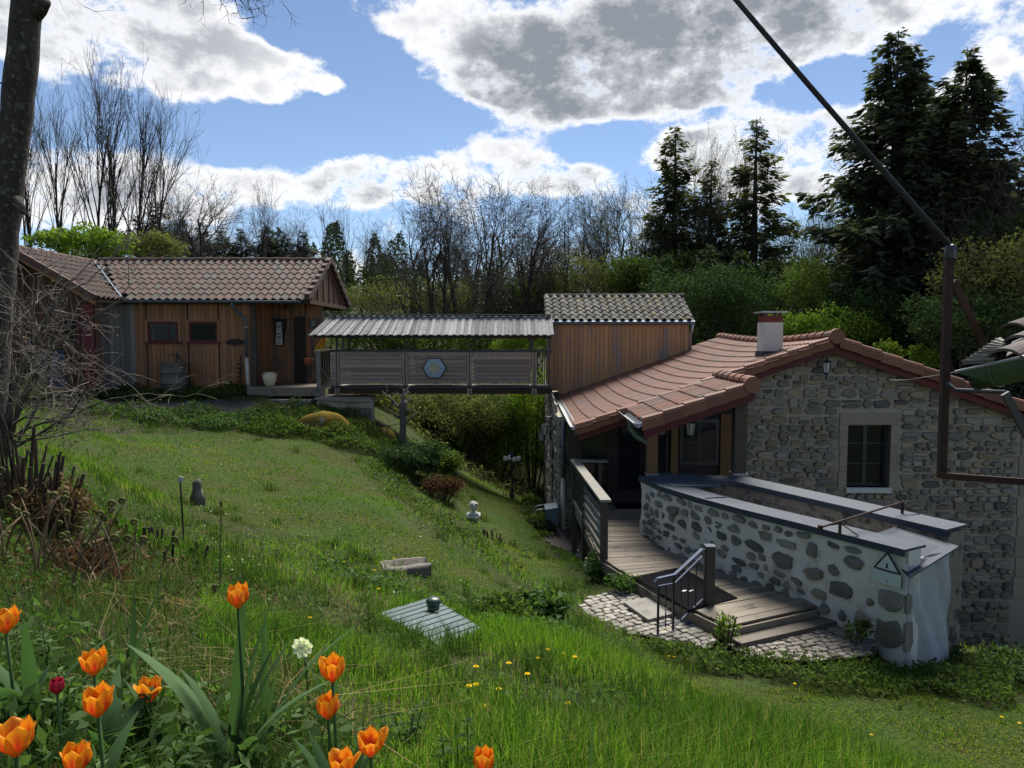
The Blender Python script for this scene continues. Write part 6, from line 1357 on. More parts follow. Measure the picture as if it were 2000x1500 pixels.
    MB().hexa([(p.x-.02, p.y-.2, z+.05), (p.x+.18, p.y-.2, z+.05), (p.x+.18, p.y+.2, z+.05), (p.x-.02, p.y+.2, z+.05), (p.x-.10, p.y-.28, z+.55), (p.x+.2, p.y-.28, z+.6), (p.x+.2, p.y+.28, z+.6), (p.x-.10, p.y+.28, z+.55)], .4).build('tray', 'barrow_blue', w)
    for s_ in (-1, 1): MB().tube([(p.x-.1, p.y+s_*.2, z+.55), (p.x-.3, p.y+s_*.2, z+.52), (p.x-.38, p.y+s_*.2, z+.4), (p.x-.33, p.y+s_*.2, z+.25), (p.x-.1, p.y+s_*.15, z+.18)], .016, 6).build('handle', 'galvanised', w, True)
    MB().tube([(p.x+.1, p.y-.04, z+.08), (p.x+.1, p.y+.04, z+.08)], .1, 14).build('wheel', 'rubber_mat', w)
    # dark hose line over the shrubs
    m = MB().tube([W(700, 812, 19.5), W(725, 826, 19.2), W(755, 833, 18.9), W(778, 828, 18.7)], .012, 5); tag(m.build('garden_wire', 'cable', None), 'thin dark line running from the stone pier to the pollarded tree', 'wire')
garden()
# ------------------------------------------------------------------ trees
def nrm(v): return v/(np.linalg.norm(v)+1e-9)
def grow(seed, Ht, r0, spread=.5, nb=(13, 7, 5, 3), start=.25, up=.25, wig=.085, split=0, minr=.013, tip=.35):
    R = np.random.default_rng(seed); segs = {0: [], 1: []}; ends = []
    def br(p, d, Ln, r, lv):
        ns = (9, 6, 5, 3, 2)[lv]; pts = [p]; rad = [r]
        for i in range(ns):
            d = nrm(d+R.normal(0, wig*(.8+.25*lv), 3)+np.array([0, 0, up*(.15 if lv == 0 else .55)/ns*2])); p = p+d*(Ln/ns); pts.append(p); rad.append(max(minr*.7, r*(1-(1-tip)*(i+1)/ns)))
            segs[0 if lv == 0 else 1].append((pts[-2], p, rad[-2], rad[-1]))
        if lv >= 3: ends.append((p, d))
        if lv < 4 and lv < len(nb):
            n = nb[lv]
            for k in range(n):
                t = start+(1-start)*(k+R.uniform(.1, .9))/n if lv == 0 else R.uniform(.22, 1); i = min(int(t*ns), ns-1); q = pts[i]+(pts[i+1]-pts[i])*(t*ns-i)
                dd = nrm(pts[i+1]-pts[i]); a = R.uniform(0, 2*PI); h = np.array([math.cos(a), math.sin(a), R.uniform(-.2, .3)]); h = nrm(h-dd*h.dot(dd))
                sp = spread*R.uniform(.6, 1.35)*(1 if lv else 1-.35*t); nd_ = nrm(dd*math.cos(sp)+h*math.sin(sp))
                L2 = Ln*((.62-.30*t) if lv == 0 else R.uniform(.38, .62)); r2 = max(minr, rad[i]*R.uniform(.45, .68)); br(q, nd_, L2, r2, lv+1)
    if split:
        for k in range(split):
            a = 2*PI*k/split+R.uniform(-.4, .4); br(np.array([.2*math.cos(a), .2*math.sin(a), 0.]), nrm(np.array([.10*math.cos(a), .10*math.sin(a), 1.])), Ht*R.uniform(.85, 1), r0*R.uniform(.7, 1), 0)
    else: br(np.zeros(3), np.array([R.normal(0, .03), R.normal(0, .03), 1.]), Ht, r0, 0)
    return segs, ends
def seg_mesh(name, lst, n):
    A = np.array([s[0] for s in lst]); B = np.array([s[1] for s in lst]); V, F = seg_arrays(A, B, [s[2] for s in lst], [s[3] for s in lst], n); return mesh_of(name, V, F, np.repeat(rng.random(len(lst)), n))
BARE = []
def make_bare(seed, Ht, r0, leaves=None, lsize=.09, lper=3, buds=False, **kw):
    s, ends = grow(seed, Ht, r0, **kw); tm, cm = seg_mesh('trunk', s[0], 7), seg_mesh('crown', s[1], 3); lm = None
    if leaves:
        P = np.array([e[0] for e in ends]); P = np.repeat(P, lper, 0)+rng.normal(0, .16, (len(P)*lper, 3)); V, F = leaf_arrays(P, np.full(len(P), lsize)); lm = (mesh_of('foliage', V, F, rng.random(len(F))), leaves)
    top = max(max(a[1][2] for a in s[0]), max(a[1][2] for a in s[1])); return tm, cm, lm, top
def plant(name, var, u, Y, topv, label, cat='tree', grp=None, lean=0, wide=1.0, bark='bark_dark', dz=0):
    T = W(u, topv, Y); z = h1(T.x, Y)-.15+dz; tm, cm, lm, top = var; k = (T.z-z)/top
    M = Matrix.Translation((T.x, Y, z)) @ Matrix.Rotation(lean, 4, 'Y') @ Matrix.Rotation(random.uniform(0, 6.28), 4, 'Z') @ Matrix.Diagonal((k*wide, k*wide, k, 1))
    t = tag(place(name, None, None, None, M), label, cat, grp)
    place('trunk', tm, bark, t, M); c = place('crown', cm, 'twig_bark', t, M)
    if lm: place('foliage', lm[0], lm[1], c, M)
    return t
V_TALL = [make_bare(11, 16, .27, spread=.42, nb=(13, 5, 4, 2), start=.38, up=.2), make_bare(12, 16, .25, spread=.38, nb=(13, 5, 4, 2), start=.42, up=.22, wig=.06), make_bare(13, 16, .26, spread=.46, nb=(14, 5, 4, 2), start=.32, up=.2)]
V_WIDE = [make_bare(21, 16, .34, spread=.85, nb=(11, 7, 5, 3), start=.2, up=.12, split=2), make_bare(22, 16, .32, spread=.9, nb=(11, 7, 5, 3), start=.22, up=.10, split=2, wig=.1), make_bare(23, 16, .34, spread=.75, nb=(14, 7, 5, 3), start=.25, up=.14)]
V_LEAF = [make_bare(31, 15, .2, 'leaf_mid', .11, 3, spread=.5, nb=(16, 7, 5, 2), start=.2, up=.3), make_bare(32, 15, .22, 'leaf_bud', .10, 3, spread=.55, nb=(15, 7, 5, 2), start=.15, up=.3, split=2)]
def make_conifer(seed, Ht, R0, dens=1.0, droop=.3):
    R = np.random.default_rng(seed); lst = [(np.array([0, 0, 0.]), np.array([0, 0, Ht*.5]), .018*Ht, .010*Ht), (np.array([0, 0, Ht*.5]), np.array([0, 0, Ht]), .010*Ht, .01)]
    br = []; P = []; D = []; S = []
    nw = int(Ht/.30)
    for w in range(nw):
        t = (w+R.uniform(0, .6))/nw; z = Ht*(.04+.96*t); z0_ = z; Rm = R0*(1-t)**.8*R.uniform(.72, 1.12)+.10
        for k in range(R.integers(6, 9)):
            a = R.uniform(0, 2*PI); Ln = Rm*R.uniform(.45, 1.3); n = 5; p = np.array([0, 0, max(.2, z0_+R.uniform(-.35, .35)*(1-t)*1.6)]); sl = .42*t+.05-droop*(1-t); pts = [p]
            for i in range(n):
                q = np.array([math.cos(a)*Ln/n, math.sin(a)*Ln/n, (sl-(droop*.55)*(i/n)+(.28*(i/n)**2))*Ln/n]); p = p+q; pts.append(p)
            for i in range(n): br.append((pts[i], pts[i+1], max(.008, .02*Ln*(1-i/n)*.5), .006))
            m = max(6, int(Ln*17*dens))
            for j in range(m):
                s = R.uniform(.12, 1)**.8*n; i = min(int(s), n-1); q = pts[i]+(pts[i+1]-pts[i])*(s-i); sd_ = R.choice((-1, 1)); ang = a+sd_*R.uniform(.35, 1.2)
                d = np.array([math.cos(ang), math.sin(ang), R.uniform(-.95, .12)]); P.append(q+R.normal(0, .05, 3)-np.array([0, 0, R.random()**2*.45*min(1, Ln)])); D.append(nrm(d)); S.append(R.uniform(.18, .46)*(.5+.5*min(1, Ln)))
    P = np.array(P); D = np.array(D); S = np.array(S)[:, None]
    N_ = np.cross(D, R.normal(0, .35, P.shape)+np.array([0, 0, 1.])); N_ /= np.linalg.norm(N_, axis=1)[:, None]
    Wd_ = S*R.uniform(.18, .32, S.shape); V = np.stack([P, P+D*S*.45+N_*Wd_, P+D*S, P+D*S*.45-N_*Wd_], 1).reshape(-1, 3); F = np.arange(len(P)*4).reshape(-1, 4)
    tm = seg_mesh('trunk', lst, 8); bm = seg_mesh('crown', br, 3); fm = mesh_of('foliage', V, F, rng.random(len(F)))
    return tm, bm, fm, Ht
def conifer(var, u, Y, topv, label, wide=1.0, grp=None, leafm='needle'):
    T = W(u, topv, Y); z = h1(T.x, Y)-.2; tm, bm, fm, top = var; k = (T.z-z)/top
    M = Matrix.Translation((T.x, Y, z)) @ Matrix.Rotation(random.uniform(0, 6.28), 4, 'Z') @ Matrix.Diagonal((k*wide, k*wide, k, 1))
    t = tag(place('spruce_tree', None, None, None, M), label, 'tree', grp); place('trunk', tm, 'bark_dark', t, M); c = place('crown', bm, 'twig_bark', t, M)
    f = place('foliage', fm, None, c, M)
    if not fm.materials: fm.materials.append(MATS[leafm])
C_BIG = [make_conifer(41, 18, 4.4, 3.2, .36), make_conifer(42, 18, 3.9, 3.2, .34)]
C_MID = [make_conifer(43, 17, 2.9, 1.5, .28), make_conifer(44, 17, 2.6, 1.4, .26)]
C_FAR = [make_conifer(45, 12, 2.6, 1.8, .2), make_conifer(46, 12, 2.9, 1.8, .25)]
C_LOW = [make_conifer(47, 10, 3.0, 1.2, .3)]
def trees():
    G = 'tall bare trees behind the cabin'
    for i, (u, Y, tv, le, lab) in enumerate(((48, 34, 150, .02, 'slim bare tree rising just right of the big near trunk'), (100, 35, 95, .03, 'tall bare tree leftmost of the clump above the cabin wing'), (160, 36, 85, 0, 'tall bare tree with several ascending limbs left of the clump centre'), (205, 35, 70, .05, 'tall bare tree in the middle of the clump above the cabin roof'), (240, 37, 75, .08, 'tall bare tree with the densest top in the clump behind the cabin'), (262, 36, 150, .12, 'bare tree leaning right at the edge of the clump behind the cabin'))):
        plant('bare_tree', V_TALL[i % 3], u, Y, tv, lab, 'tree', G, le, .62)
    G = 'bare trees of the wood edge beyond the bridge'
    for i, (u, Y, tv, w, v, lab) in enumerate(((385, 44, 315, 1.0, V_WIDE[2], 'small bare tree leaning right above the cabin ridge'), (505, 46, 330, .7, V_TALL[0], 'bare tree with ivy-thick trunk above the cabin gable'), (585, 50, 395, .7, V_TALL[1], 'thin bare tree just left of the cabin roof peak'), (640, 46, 372, .6, V_TALL[2], 'slender bare tree directly right of the cabin roof peak'), (675, 48, 385, .6, V_TALL[0], 'second slender bare tree right of the cabin roof'), (722, 50, 430, .55, V_TALL[1], 'thin upright bare tree above the left end of the bridge roof'), (768, 50, 440, .55, V_TALL[2], 'thin upright bare tree left of the broad bare trees'),
            (855, 41, 312, .78, V_WIDE[0], 'broad bare tree with low spreading limbs above the bridge'), (925, 42, 318, .7, V_WIDE[1], 'broad bare tree with a dense rounded top right of the widest one'), (1010, 43, 330, .72, V_WIDE[2], 'tall bare tree above the bridge middle with dark forked trunk'), (1075, 44, 345, .7, V_WIDE[0], 'bare tree just left of the tower roof'), (1130, 47, 400, .7, V_TALL[2], 'thin bare tree above the tower roof left corner'),
            (1960, 27, 150, .55, V_WIDE[1], 'bare tree with pale twigs at the right edge behind the dark spruces'), (1600, 44, 330, .55, V_TALL[0], 'bare tree between the two spruce groups'))):
        plant('bare_tree', v, u, Y, tv, lab, 'tree', G, random.uniform(-.03, .03), w)
    G = 'second row of bare trees beyond the bridge'
    for i, (u, Y, tv, w, v) in enumerate(((815, 52, 360, .8, V_WIDE[2]), (890, 54, 350, .8, V_WIDE[0]), (965, 53, 345, .85, V_WIDE[1]), (1045, 55, 375, .85, V_WIDE[2]), (1150, 55, 370, .85, V_WIDE[0]), (1225, 54, 360, .8, V_WIDE[1]), (1290, 55, 365, .8, V_WIDE[2]), (450, 56, 390, .7, V_WIDE[1]), (545, 58, 380, .7, V_WIDE[0]), (700, 58, 410, .7, V_WIDE[2]), (340, 52, 330, .7, V_WIDE[0]))):
        plant('bare_tree', v, u, Y, tv, 'bare tree in the back row, %s from the left' % ('fifth', 'sixth', 'seventh', 'eighth', 'ninth', 'tenth', 'eleventh', 'second', 'third', 'fourth', 'first')[i], 'tree', G, 0, w)
    G = 'budding trees behind the tower'
    for i, (u, Y, tv, w, v, lab) in enumerate(((1195, 46, 330, 1.0, V_LEAF[1], 'budding olive-leaved tree above the tower roof'), (1255, 48, 330, 1.0, V_LEAF[0], 'budding tree left of the three slim spruces'), (1395, 45, 225, .6, V_LEAF[1], 'tall budding tree between the slim spruces'), (1650, 41, 262, .85, V_LEAF[0], 'light green budding tree left of the big dark spruces'), (1560, 46, 380, .7, V_LEAF[0], 'low budding tree right of the slim spruces'), (1085, 50, 440, .8, V_LEAF[0], 'pale green budding tree behind the bare trees left of the tower'), (1330, 50, 400, 1.0, V_LEAF[0], 'green budding tree between the left two slim spruces'), (1440, 50, 400, 1.0, V_LEAF[0], 'green budding tree behind the rightmost slim spruce'), (1520, 43, 390, .9, V_LEAF[1], 'olive budding tree right beside the rightmost slim spruce'), (1620, 38, 420, .9, V_LEAF[0], 'leafy budding tree low in the gap left of the big spruces'), (1010, 48, 450, 1.0, V_LEAF[1], 'low olive budding tree above the bridge roof right part'))):
        plant('leafing_tree', v, u, Y, tv, lab, 'tree', G, 0, w)
    G = 'spruces of the wood'
    for (u, Y, tv, w, v, lab) in ((1320, 45, 246, 1.45, C_MID[0], 'slim spruce leftmost of three above the house roof'), (1390, 44, 310, 1.4, C_MID[1], 'shortest slim spruce in the middle of three above the house'), (1478, 42, 232, 1.4, C_MID[0], 'slim pointed spruce rightmost of three above the chimney')):
        conifer(v, u, Y, tv, lab, w, G, 'needle_olive')
    for (u, Y, tv, w, v, lab) in ((1755, 31, 58, 1.2, C_BIG[0], 'tallest dark spruce left of the pair at the right'), (1890, 29, 92, 1.25, C_BIG[1], 'dark spruce with bare leader right of the tallest one'), (1835, 34, 190, 1.3, C_BIG[0], 'dark spruce between the two tallest at the right'), (1700, 36, 330, 1.0, C_BIG[1], 'lower dark spruce left of the tallest pair'), (1800, 29, 260, 1.2, C_BIG[1], 'dark spruce filling the foot of the tallest pair'), (1930, 31, 300, 1.1, C_BIG[0], 'dark spruce at the far right below the bare leader'), (1660, 34, 420, 1.0, C_BIG[0], 'low dark spruce leftmost in the foot of the big group'), (1990, 30, 330, 1.1, C_BIG[1], 'dark spruce at the right picture edge behind the steel post'), (1810, 33, 140, 1.0, C_BIG[1], 'dark spruce squeezed between the two tallest tops')):
        conifer(v, u, Y, tv, lab, w, G)
    G = 'far spruces above the cabin roof'
    for i, (u, Y, tv, w) in enumerate(((222, 50, 430, 1.3), (268, 48, 418, 1.3), (308, 46, 392, 1.3), (352, 50, 425, 1.3), (396, 52, 432, 1.4), (432, 54, 442, 1.4), (470, 56, 445, 1.4), (520, 57, 440, 1.4), (556, 58, 455, 1.4), (592, 60, 450, 1.4))):
        conifer(C_FAR[i % 2], u, Y, tv, 'dark spruce, %s of the row above the cabin roof from the left' % ('first', 'second', 'third and tallest', 'fourth', 'fifth', 'sixth', 'seventh', 'eighth', 'ninth', 'tenth')[i], w, G)
    G = 'dark evergreens behind the house'
    for i, (u, Y, tv, w) in enumerate(((1385, 37, 470, .8), (1445, 36, 480, .9), (1500, 36, 500, .9), (1235, 42, 500, .9), (1300, 39, 490, .9), (1590, 38, 540, .7), (1690, 33, 520, .7))):
        conifer(C_LOW[0], u, Y, tv, 'low dark evergreen, %s from the left behind tower and house' % ('third', 'fourth', 'fifth', 'first', 'second', 'sixth', 'seventh')[i], w, G, 'leaf_ivy')
trees()
# shrubs: leaf shells over a few stems
def blob_pts(n, c, r, fill=.35, seed=None):
    R = rng; d = R.normal(size=(n, 3)); d /= np.linalg.norm(d, axis=1)[:, None]; d[:, 2] = np.where((d[:, 2] < -.3) & (R.random(n) < .35), -d[:, 2]*.5, d[:, 2])
    ph = R.uniform(0, 6, 3); bump = 1+.22*np.sin(d[:, 0]*5+ph[0])*np.sin(d[:, 1]*4+ph[1])+.16*np.sin(d[:, 2]*7+ph[2]+d[:, 0]*6)
    rr = (1-fill*R.random(n)**1.5)*bump; return np.array(c)+d*rr[:, None]*np.array(r)
def shrub(name, label, c, r, n, size, leafm, cat='shrub', grp=None, stems=6, lobes=5, asp=1.6, bark='twig_bark'):
    c = np.array(c, float); r = np.array(r, float); t = thing(name, label, cat, (c[0], c[1], c[2]-r[2]), grp)
    P = [blob_pts(n//2, c, r*.8)]
    for k in range(lobes):
        a = rng.uniform(0, 2*PI); o = np.array([math.cos(a)*r[0]*.6, math.sin(a)*r[1]*.6, rng.uniform(-.3, .55)*r[2]]); P.append(blob_pts(n//2//lobes, c+o, r*rng.uniform(.32, .5)))
    P = np.concatenate(P); V, F = leaf_arrays(P, np.full(len(P), size), 0, asp); arr_obj('foliage', V, F, leafm, t)
    m = MB()
    for k in range(stems):
        a = rng.uniform(0, 2*PI); b = Vector((c[0]+.15*r[0]*math.cos(a), c[1]+.15*r[1]*math.sin(a), c[2]-r[2]-.1)); e = Vector((c[0]+.75*r[0]*math.cos(a), c[1]+.75*r[1]*math.sin(a), c[2]+r[2]*rng.uniform(.2, .9))); m.tube([b, b.lerp(e, .5)+Vector((0, 0, .15*r[2])), e], [.014*r[2]+.005, .010*r[2]+.004, .004], 5)
    m.build('stems', bark, t); return t
def shrubs():
    def at(u, v, Y): return tuple(W(u, v, Y))
    shrub('hedge_shrub', 'bright spring-green hedge above the left cabin wing roof', at(165, 475, 27), (2.0, 1.2, .75), 5200, .13, 'leaf_fresh', stems=14)
    shrub('hedge_shrub', 'yellow-green shrub above the cabin roof left end', at(300, 485, 29), (1.3, 1, .7), 2600, .12, 'leaf_olive')
    G = 'undergrowth beyond the footbridge'
    for i, (u, v, Y, r, m_, n, lab) in enumerate(((790, 830, 27, (2.3, 1.5, 1.9), 'leaf_olive', 6500, 'olive-brown bush behind the pollarded tree'), (880, 845, 28, (2.4, 1.5, 2.3), 'leaf_olive', 7500, 'large olive-brown bush under the bridge middle'), (970, 835, 29, (2.2, 1.4, 2.6), 'leaf_mid', 6500, 'dark green bush under the right half of the bridge'), (1040, 835, 28, (1.3, 1.2, 2.5), 'leaf_fresh', 4200, 'bright leafy bush beside the house side wall'), (905, 900, 30, (2.0, 1.2, 1.2), 'leaf_ivy', 4500, 'dark low bush left of the lamp post'), (850, 875, 27, (1.3, .9, 1.0), 'leaf_ivy', 3200, 'dark low bush behind the ivy mound'),
            (730, 790, 26, (1.0, 1.0, 1.2), 'leaf_olive', 2600, 'olive bush beside the stone pier'), (1035, 915, 32, (1.6, 1.0, 1.3), 'leaf_ivy', 3200, 'dark bush behind the lamp post'), (1040, 665, 34, (2.2, 1.6, 1.1), 'leaf_fresh', 5200, 'bright green bush seen through the right end of the bridge'), (880, 670, 36, (3.6, 2, 1.3), 'leaf_mid', 6500, 'green bush seen through the middle of the bridge'), (730, 665, 34, (2.6, 1.5, 1.2), 'leaf_mid', 5200, 'green bush seen through the left end of the bridge'),
            (790, 590, 44, (4.5, 2, 2.0), 'leaf_olive', 5200, 'olive thicket above the bridge roof left part'), (930, 590, 46, (4.5, 2, 2.0), 'leaf_olive', 5200, 'olive thicket above the bridge roof middle'), (1045, 585, 46, (3.6, 2, 2.2), 'leaf_mid', 5200, 'green thicket left of the tower roof'), (1160, 560, 44, (3.2, 2, 2.4), 'leaf_olive', 5200, 'olive thicket above the tower roof'))):
        shrub('bush', lab, at(u, v, Y), r, int(n*2.2), .10, m_, 'bush', G, 7, 8)
    G = 'greenery behind the house roof'
    for i, (u, v, Y, r, m_, n, lab) in enumerate(((1350, 600, 31, (3.0, 1.6, 2.2), 'leaf_ivy', 8000, 'dark ivy-like thicket right of the tower roof'), (1450, 600, 31, (2.6, 1.5, 2.0), 'leaf_ivy', 7000, 'dark thicket behind the white chimney'), (1600, 580, 30, (2.2, 1.4, 2.0), 'leaf_mid', 5200, 'mid green bush right of the chimney'), (1640, 640, 27, (1.8, 1.2, 1.0), 'leaf_fresh', 3600, 'fresh green bush above the gable ridge'), (1565, 650, 28, (1.4, 1.0, .9), 'leaf_fresh', 2600, 'fresh green bush just right of the chimney'), (1740, 690, 24, (.55, .5, .55), 'leaf_fresh', 700, 'small bright sapling left one above the right roof slope'), (1810, 702, 23, (.6, .5, .55), 'leaf_fresh', 800, 'small bright sapling right one above the right roof slope'),
            (1700, 620, 28, (2.4, 1.5, 1.8), 'leaf_ivy', 6000, 'dark bush below the big spruces'), (1950, 560, 24, (2.4, 1.6, 2.0), 'leaf_olive', 7000, 'olive bush at the right edge behind the steel post'), (1960, 470, 27, (1.8, 1.2, 1.2), 'leaf_mid', 4200, 'yellow-green bush higher at the right edge'), (1880, 640, 23, (2.0, 1.2, 1.3), 'leaf_ivy', 5200, 'dark shrub behind the steel post'))):
        shrub('bush', lab, at(u, v, Y), r, int(n*1.15), .11, m_, 'bush', G)
    for (u, v, Y, r, m_, n, lab) in ((1290, 545, 42, (3.4, 2, 1.6), 'leaf_mid', 4200, 'leafy thicket above the tower roof right corner'), (1420, 560, 41, (3.0, 2, 1.6), 'leaf_olive', 3800, 'olive thicket below the slim spruces'), (1540, 560, 40, (2.6, 2, 1.7), 'leaf_olive', 3800, 'green thicket between slim and big spruces'), (690, 560, 50, (5, 2, 2.2), 'leaf_ivy', 5200, 'dark thicket right of the cabin roof peak')):
        shrub('bush', lab, at(u, v, Y), r, int(n*1.4), .15, m_, 'bush', G, 8, 9)
    shrub('ivy_mound', 'dense dark green ivy mound below the pollarded tree', at(800, 895, 16.8), (.85, .7, .42), 5200, .075, 'leaf_ivy', 'shrub', None, 4)
    shrub('ivy_mound', 'green leafy mound right of the ivy beside the slope edge', at(860, 905, 17.2), (.55, .5, .38), 2600, .07, 'leaf_mid', 'shrub', None, 4)
    shrub('cut_hydrangea', 'reddish-brown twiggy low shrub on the slope edge', at(868, 950, 15.8), (.55, .4, .28), 1500, .06, 'leaf_red', 'shrub', None, 24)
    shrub('heather_clump', 'low grey-brown heather clump on the lower lawn', at(1010, 1003, 17.5), (.42, .3, .14), 900, .06, 'leaf_olive', 'shrub', None, 14)
    shrub('wall_plant', 'dark leafy plant at the house wall foot', at(1063, 1030, 16.4), (.32, .3, .28), 1200, .07, 'leaf_ivy', 'plant', None, 4)
    shrub('wall_plant', 'green weeds growing under the ramp railing', at(1165, 1105, 10.9), (.25, .25, .22), 900, .05, 'leaf_bed', 'plant', None, 4)
    shrub('weed_plant', 'leafy weed clump at the ramp edge left of the mat', at(1225, 1140, 9.9), (.26, .22, .16), 900, .05, 'leaf_bed', 'plant', None, 5)
    shrub('weed_plant', 'tall yellow-green weed beside the newel post', at(1420, 1225, 8.1), (.16, .12, .24), 230, .055, 'leaf_fresh', 'plant', None, 9, 4, 2.4)
    shrub('weed_plant', 'leafy weed growing against the white wall foot', at(1672, 1232, 8.1), (.20, .12, .14), 300, .055, 'leaf_mid', 'plant', None, 7, 4, 2.2)
    shrub('weed_plant', 'small weed growing between the pale paving stones', at(1192, 1235, 8.7), (.06, .06, .1), 130, .04, 'leaf_bed', 'plant', None, 3)
    shrub('comfrey_plant', 'broad-leaved grey-green plant beside the ribbed hatch', at(1065, 1180, 7.4), (.32, .25, .17), 700, .085, 'leaf_bed', 'plant', None, 5)
    shrub('weed_plant', 'leafy clump right of the ribbed hatch', at(985, 1190, 6.9), (.34, .22, .14), 900, .055, 'leaf_mid', 'plant', None, 5)
shrubs()
# the far wood on the hillside, one mass
def far_wood():
    P = []; S = []
    for i in range(230):
        Y = rng.uniform(78, 170); x = rng.uniform(-1.05, 1.05)*Y; z = h1(x, Y); hh = rng.uniform(6, 12); r = hh*rng.uniform(.2, .34); n = 620
        t = rng.random(n); a = rng.uniform(0, 2*PI, n)
        rad = r*np.where(t < .12, t/.12, (1-t)**.7)*np.sqrt(rng.uniform(.3, 1, n)); P.append(np.stack([x+rad*np.cos(a), Y+rad*np.sin(a), z+t*hh], 1)); S.append(np.full(n, .42))
    P = np.concatenate(P); V, F = leaf_arrays(P, np.concatenate(S), 0, 1.6); tag(kind(arr_obj('far_wood', V, F, 'leaf_ivy', None), 'stuff'), 'dark distant woodland on the hillside', 'wood')
far_wood()
# ------------------------------------------------------------------ near trees and shrubs at the left
def near_left():
    t = thing('near_tree', 'thick dark lichened tree trunk at the left edge with cut stub', 'tree', W(15, 900, 9.5))
    pts = [W(-34, 980, 9.5), W(-26, 820, 9.5), W(-14, 650, 9.5), W(0, 490, 9.5), W(22, 300, 9.4), W(46, 110, 9.3), W(64, -200, 9.2), W(80, -600, 9)]
    rad = [.30, .235, .21, .20, .19, .18, .165, .14]; m = MB(); P2 = []; R2 = []
    for i in range(len(pts)-1):
        for k in range(5): s = k/5; P2.append(pts[i].lerp(pts[i+1], s)+Vector((.015*math.sin(i*7+k*2.3), 0, 0))); R2.append((rad[i]*(1-s)+rad[i+1]*s)*random.uniform(.96, 1.05))
    P2.append(pts[-1]); R2.append(rad[-1]); m.tube(P2, R2, 16); m.tube([W(60, 30, 9.3), W(78, 18, 9.2), W(88, 2, 9.1)], [.12, .085, .07], 9); m.tube([W(34, 390, 9.3), W(46, 415, 9.2)], [.07, .04], 8); m.build('trunk', 'bark_near', t, True)
    segs = []
    R = np.random.default_rng(77)
    def tw(p, d, Ln, r, lv, g):
        n = 5
        for i in range(n):
            d = nrm(d+R.normal(0, .2, 3)+np.array([0, 0, g])); q = p+d*Ln/n; segs.append((p, q, r*(1-.16*i), r*(1-.16*(i+1)))); p = q
            if lv < 3 and R.random() < .85:
                a = R.normal(0, 1, 3); tw(p, nrm(d+a*.75), Ln*R.uniform(.4, .65), r*.55, lv+1, g)
    for (u0, v0, u1, v1, Y) in ((60, -150, 470, -30, 8.6), (60, -220, 380, -70, 9.2), (60, -180, 520, -60, 8.2)):
        a, b = np.array(W(u0, v0, 9.3)), np.array(W(u1, v1, Y)); segs.append((a, b, .035, .016)); 
        for k in range(6): s = R.uniform(.7, 1); tw(a+(b-a)*s, nrm((b-a)*.4+R.normal(0, .3, 3)+np.array([0, 0, -.8])), R.uniform(.35, .62), .009, 1, -.05)
    for k in range(14):
        s = R.uniform(.1, 1); p = np.array(pts[3].lerp(pts[6], s)); tw(p, nrm(np.array([-1, R.normal(0, .5), R.uniform(0, .8)])), R.uniform(1, 2), .012, 1, .03)
    place('crown', seg_mesh('crown', segs, 4), 'twig_bark', t)
    # bare spreading shrub
    s = thing('bare_shrub', 'leafless shrub with many pale arching twigs in front of the cabin wing', 'shrub', W(20, 890, 6.6)); segs = []; st = []; R = np.random.default_rng(78)
    b0 = np.array(W(18, 900, 6.6)); ends = []
    def tw2(p, d, Ln, r, lv):
        n = (7, 6, 4, 3)[lv]
        for i in range(n):
            d = nrm(d+R.normal(0, .13+.05*lv, 3)+np.array([.02, 0, -.02 if lv else .02])); q = p+d*Ln/n; r1 = max(.0022, r*(1-.75/n)); (st if lv == 0 else segs).append((p, q, r, r1)); p = q; r = r1
            if lv < 3 and (i > 0 or lv) and R.random() < (.97, .82, .6)[lv]:
                for k in range(1):
                    a = R.normal(0, 1, 3); a[1] *= .7; tw2(p, nrm(d*.9+a*.55), Ln*R.uniform(.32, .58), max(.0025, r*.55), lv+1)
        if lv >= 2: ends.append(p)
    for (u, v, r) in ((-30, 520, .03), (40, 560, .035), (130, 650, .018), (200, 690, .016), (215, 740, .014), (190, 800, .014), (120, 590, .016), (150, 850, .012), (215, 850, .012), (90, 520, .018), (-40, 700, .02)):
        e = np.array(W(u, v, 6.6+R.uniform(-.9, .6))); tw2(b0+R.normal(0, .05, 3)+np.array([0, 0, R.uniform(0, .35)]), nrm(e-b0), np.linalg.norm(e-b0)*.95, r, 0)
    place('stems', seg_mesh('stems', st, 6), 'bark_grey', s); place('twigs', seg_mesh('twigs', segs, 4), 'twig_pale', s)
    E = np.array(ends); E = E[R.random(len(E)) < .10]; V, F = leaf_arrays(E, np.full(len(E), .028)); arr_obj('dry_leaves', V, F, 'leaf_dead', s)
    # cut stems of an old shrub
    def stubs(name, label, u, v, Y, n, rx, ry, hh, r, mt):
        p = W(u, v, Y); t_ = thing(name, label, 'stump', (p.x, p.y, h1(p.x, p.y)))
        for k in range(n):
            a = random.uniform(0, 2*PI); q = math.sqrt(random.random()); x = p.x+rx*q*math.cos(a); y = p.y+ry*q*math.sin(a); z = h1(x, y)-.05; ln = hh*random.uniform(.5, 1.1)*(1.1-.4*q); d = Vector((.35*q*math.cos(a)+random.gauss(0, .1), .35*q*math.sin(a), 1)).normalized(); rr = r*random.uniform(.5, 1.3)
            MB().tube([(x, y, z), Vector((x, y, z))+d*ln*.5+Vector((random.gauss(0, .012), 0, 0)), Vector((x, y, z))+d*ln], [rr, rr*.9, rr*.75], 6).build('cut_stem', mt, t_)
    stubs('old_stump', 'brown cut-back shrub stump with many splintered stems at the left edge', 62, 1080, 4.9, 60, .30, .22, .48, .013, 'stump')
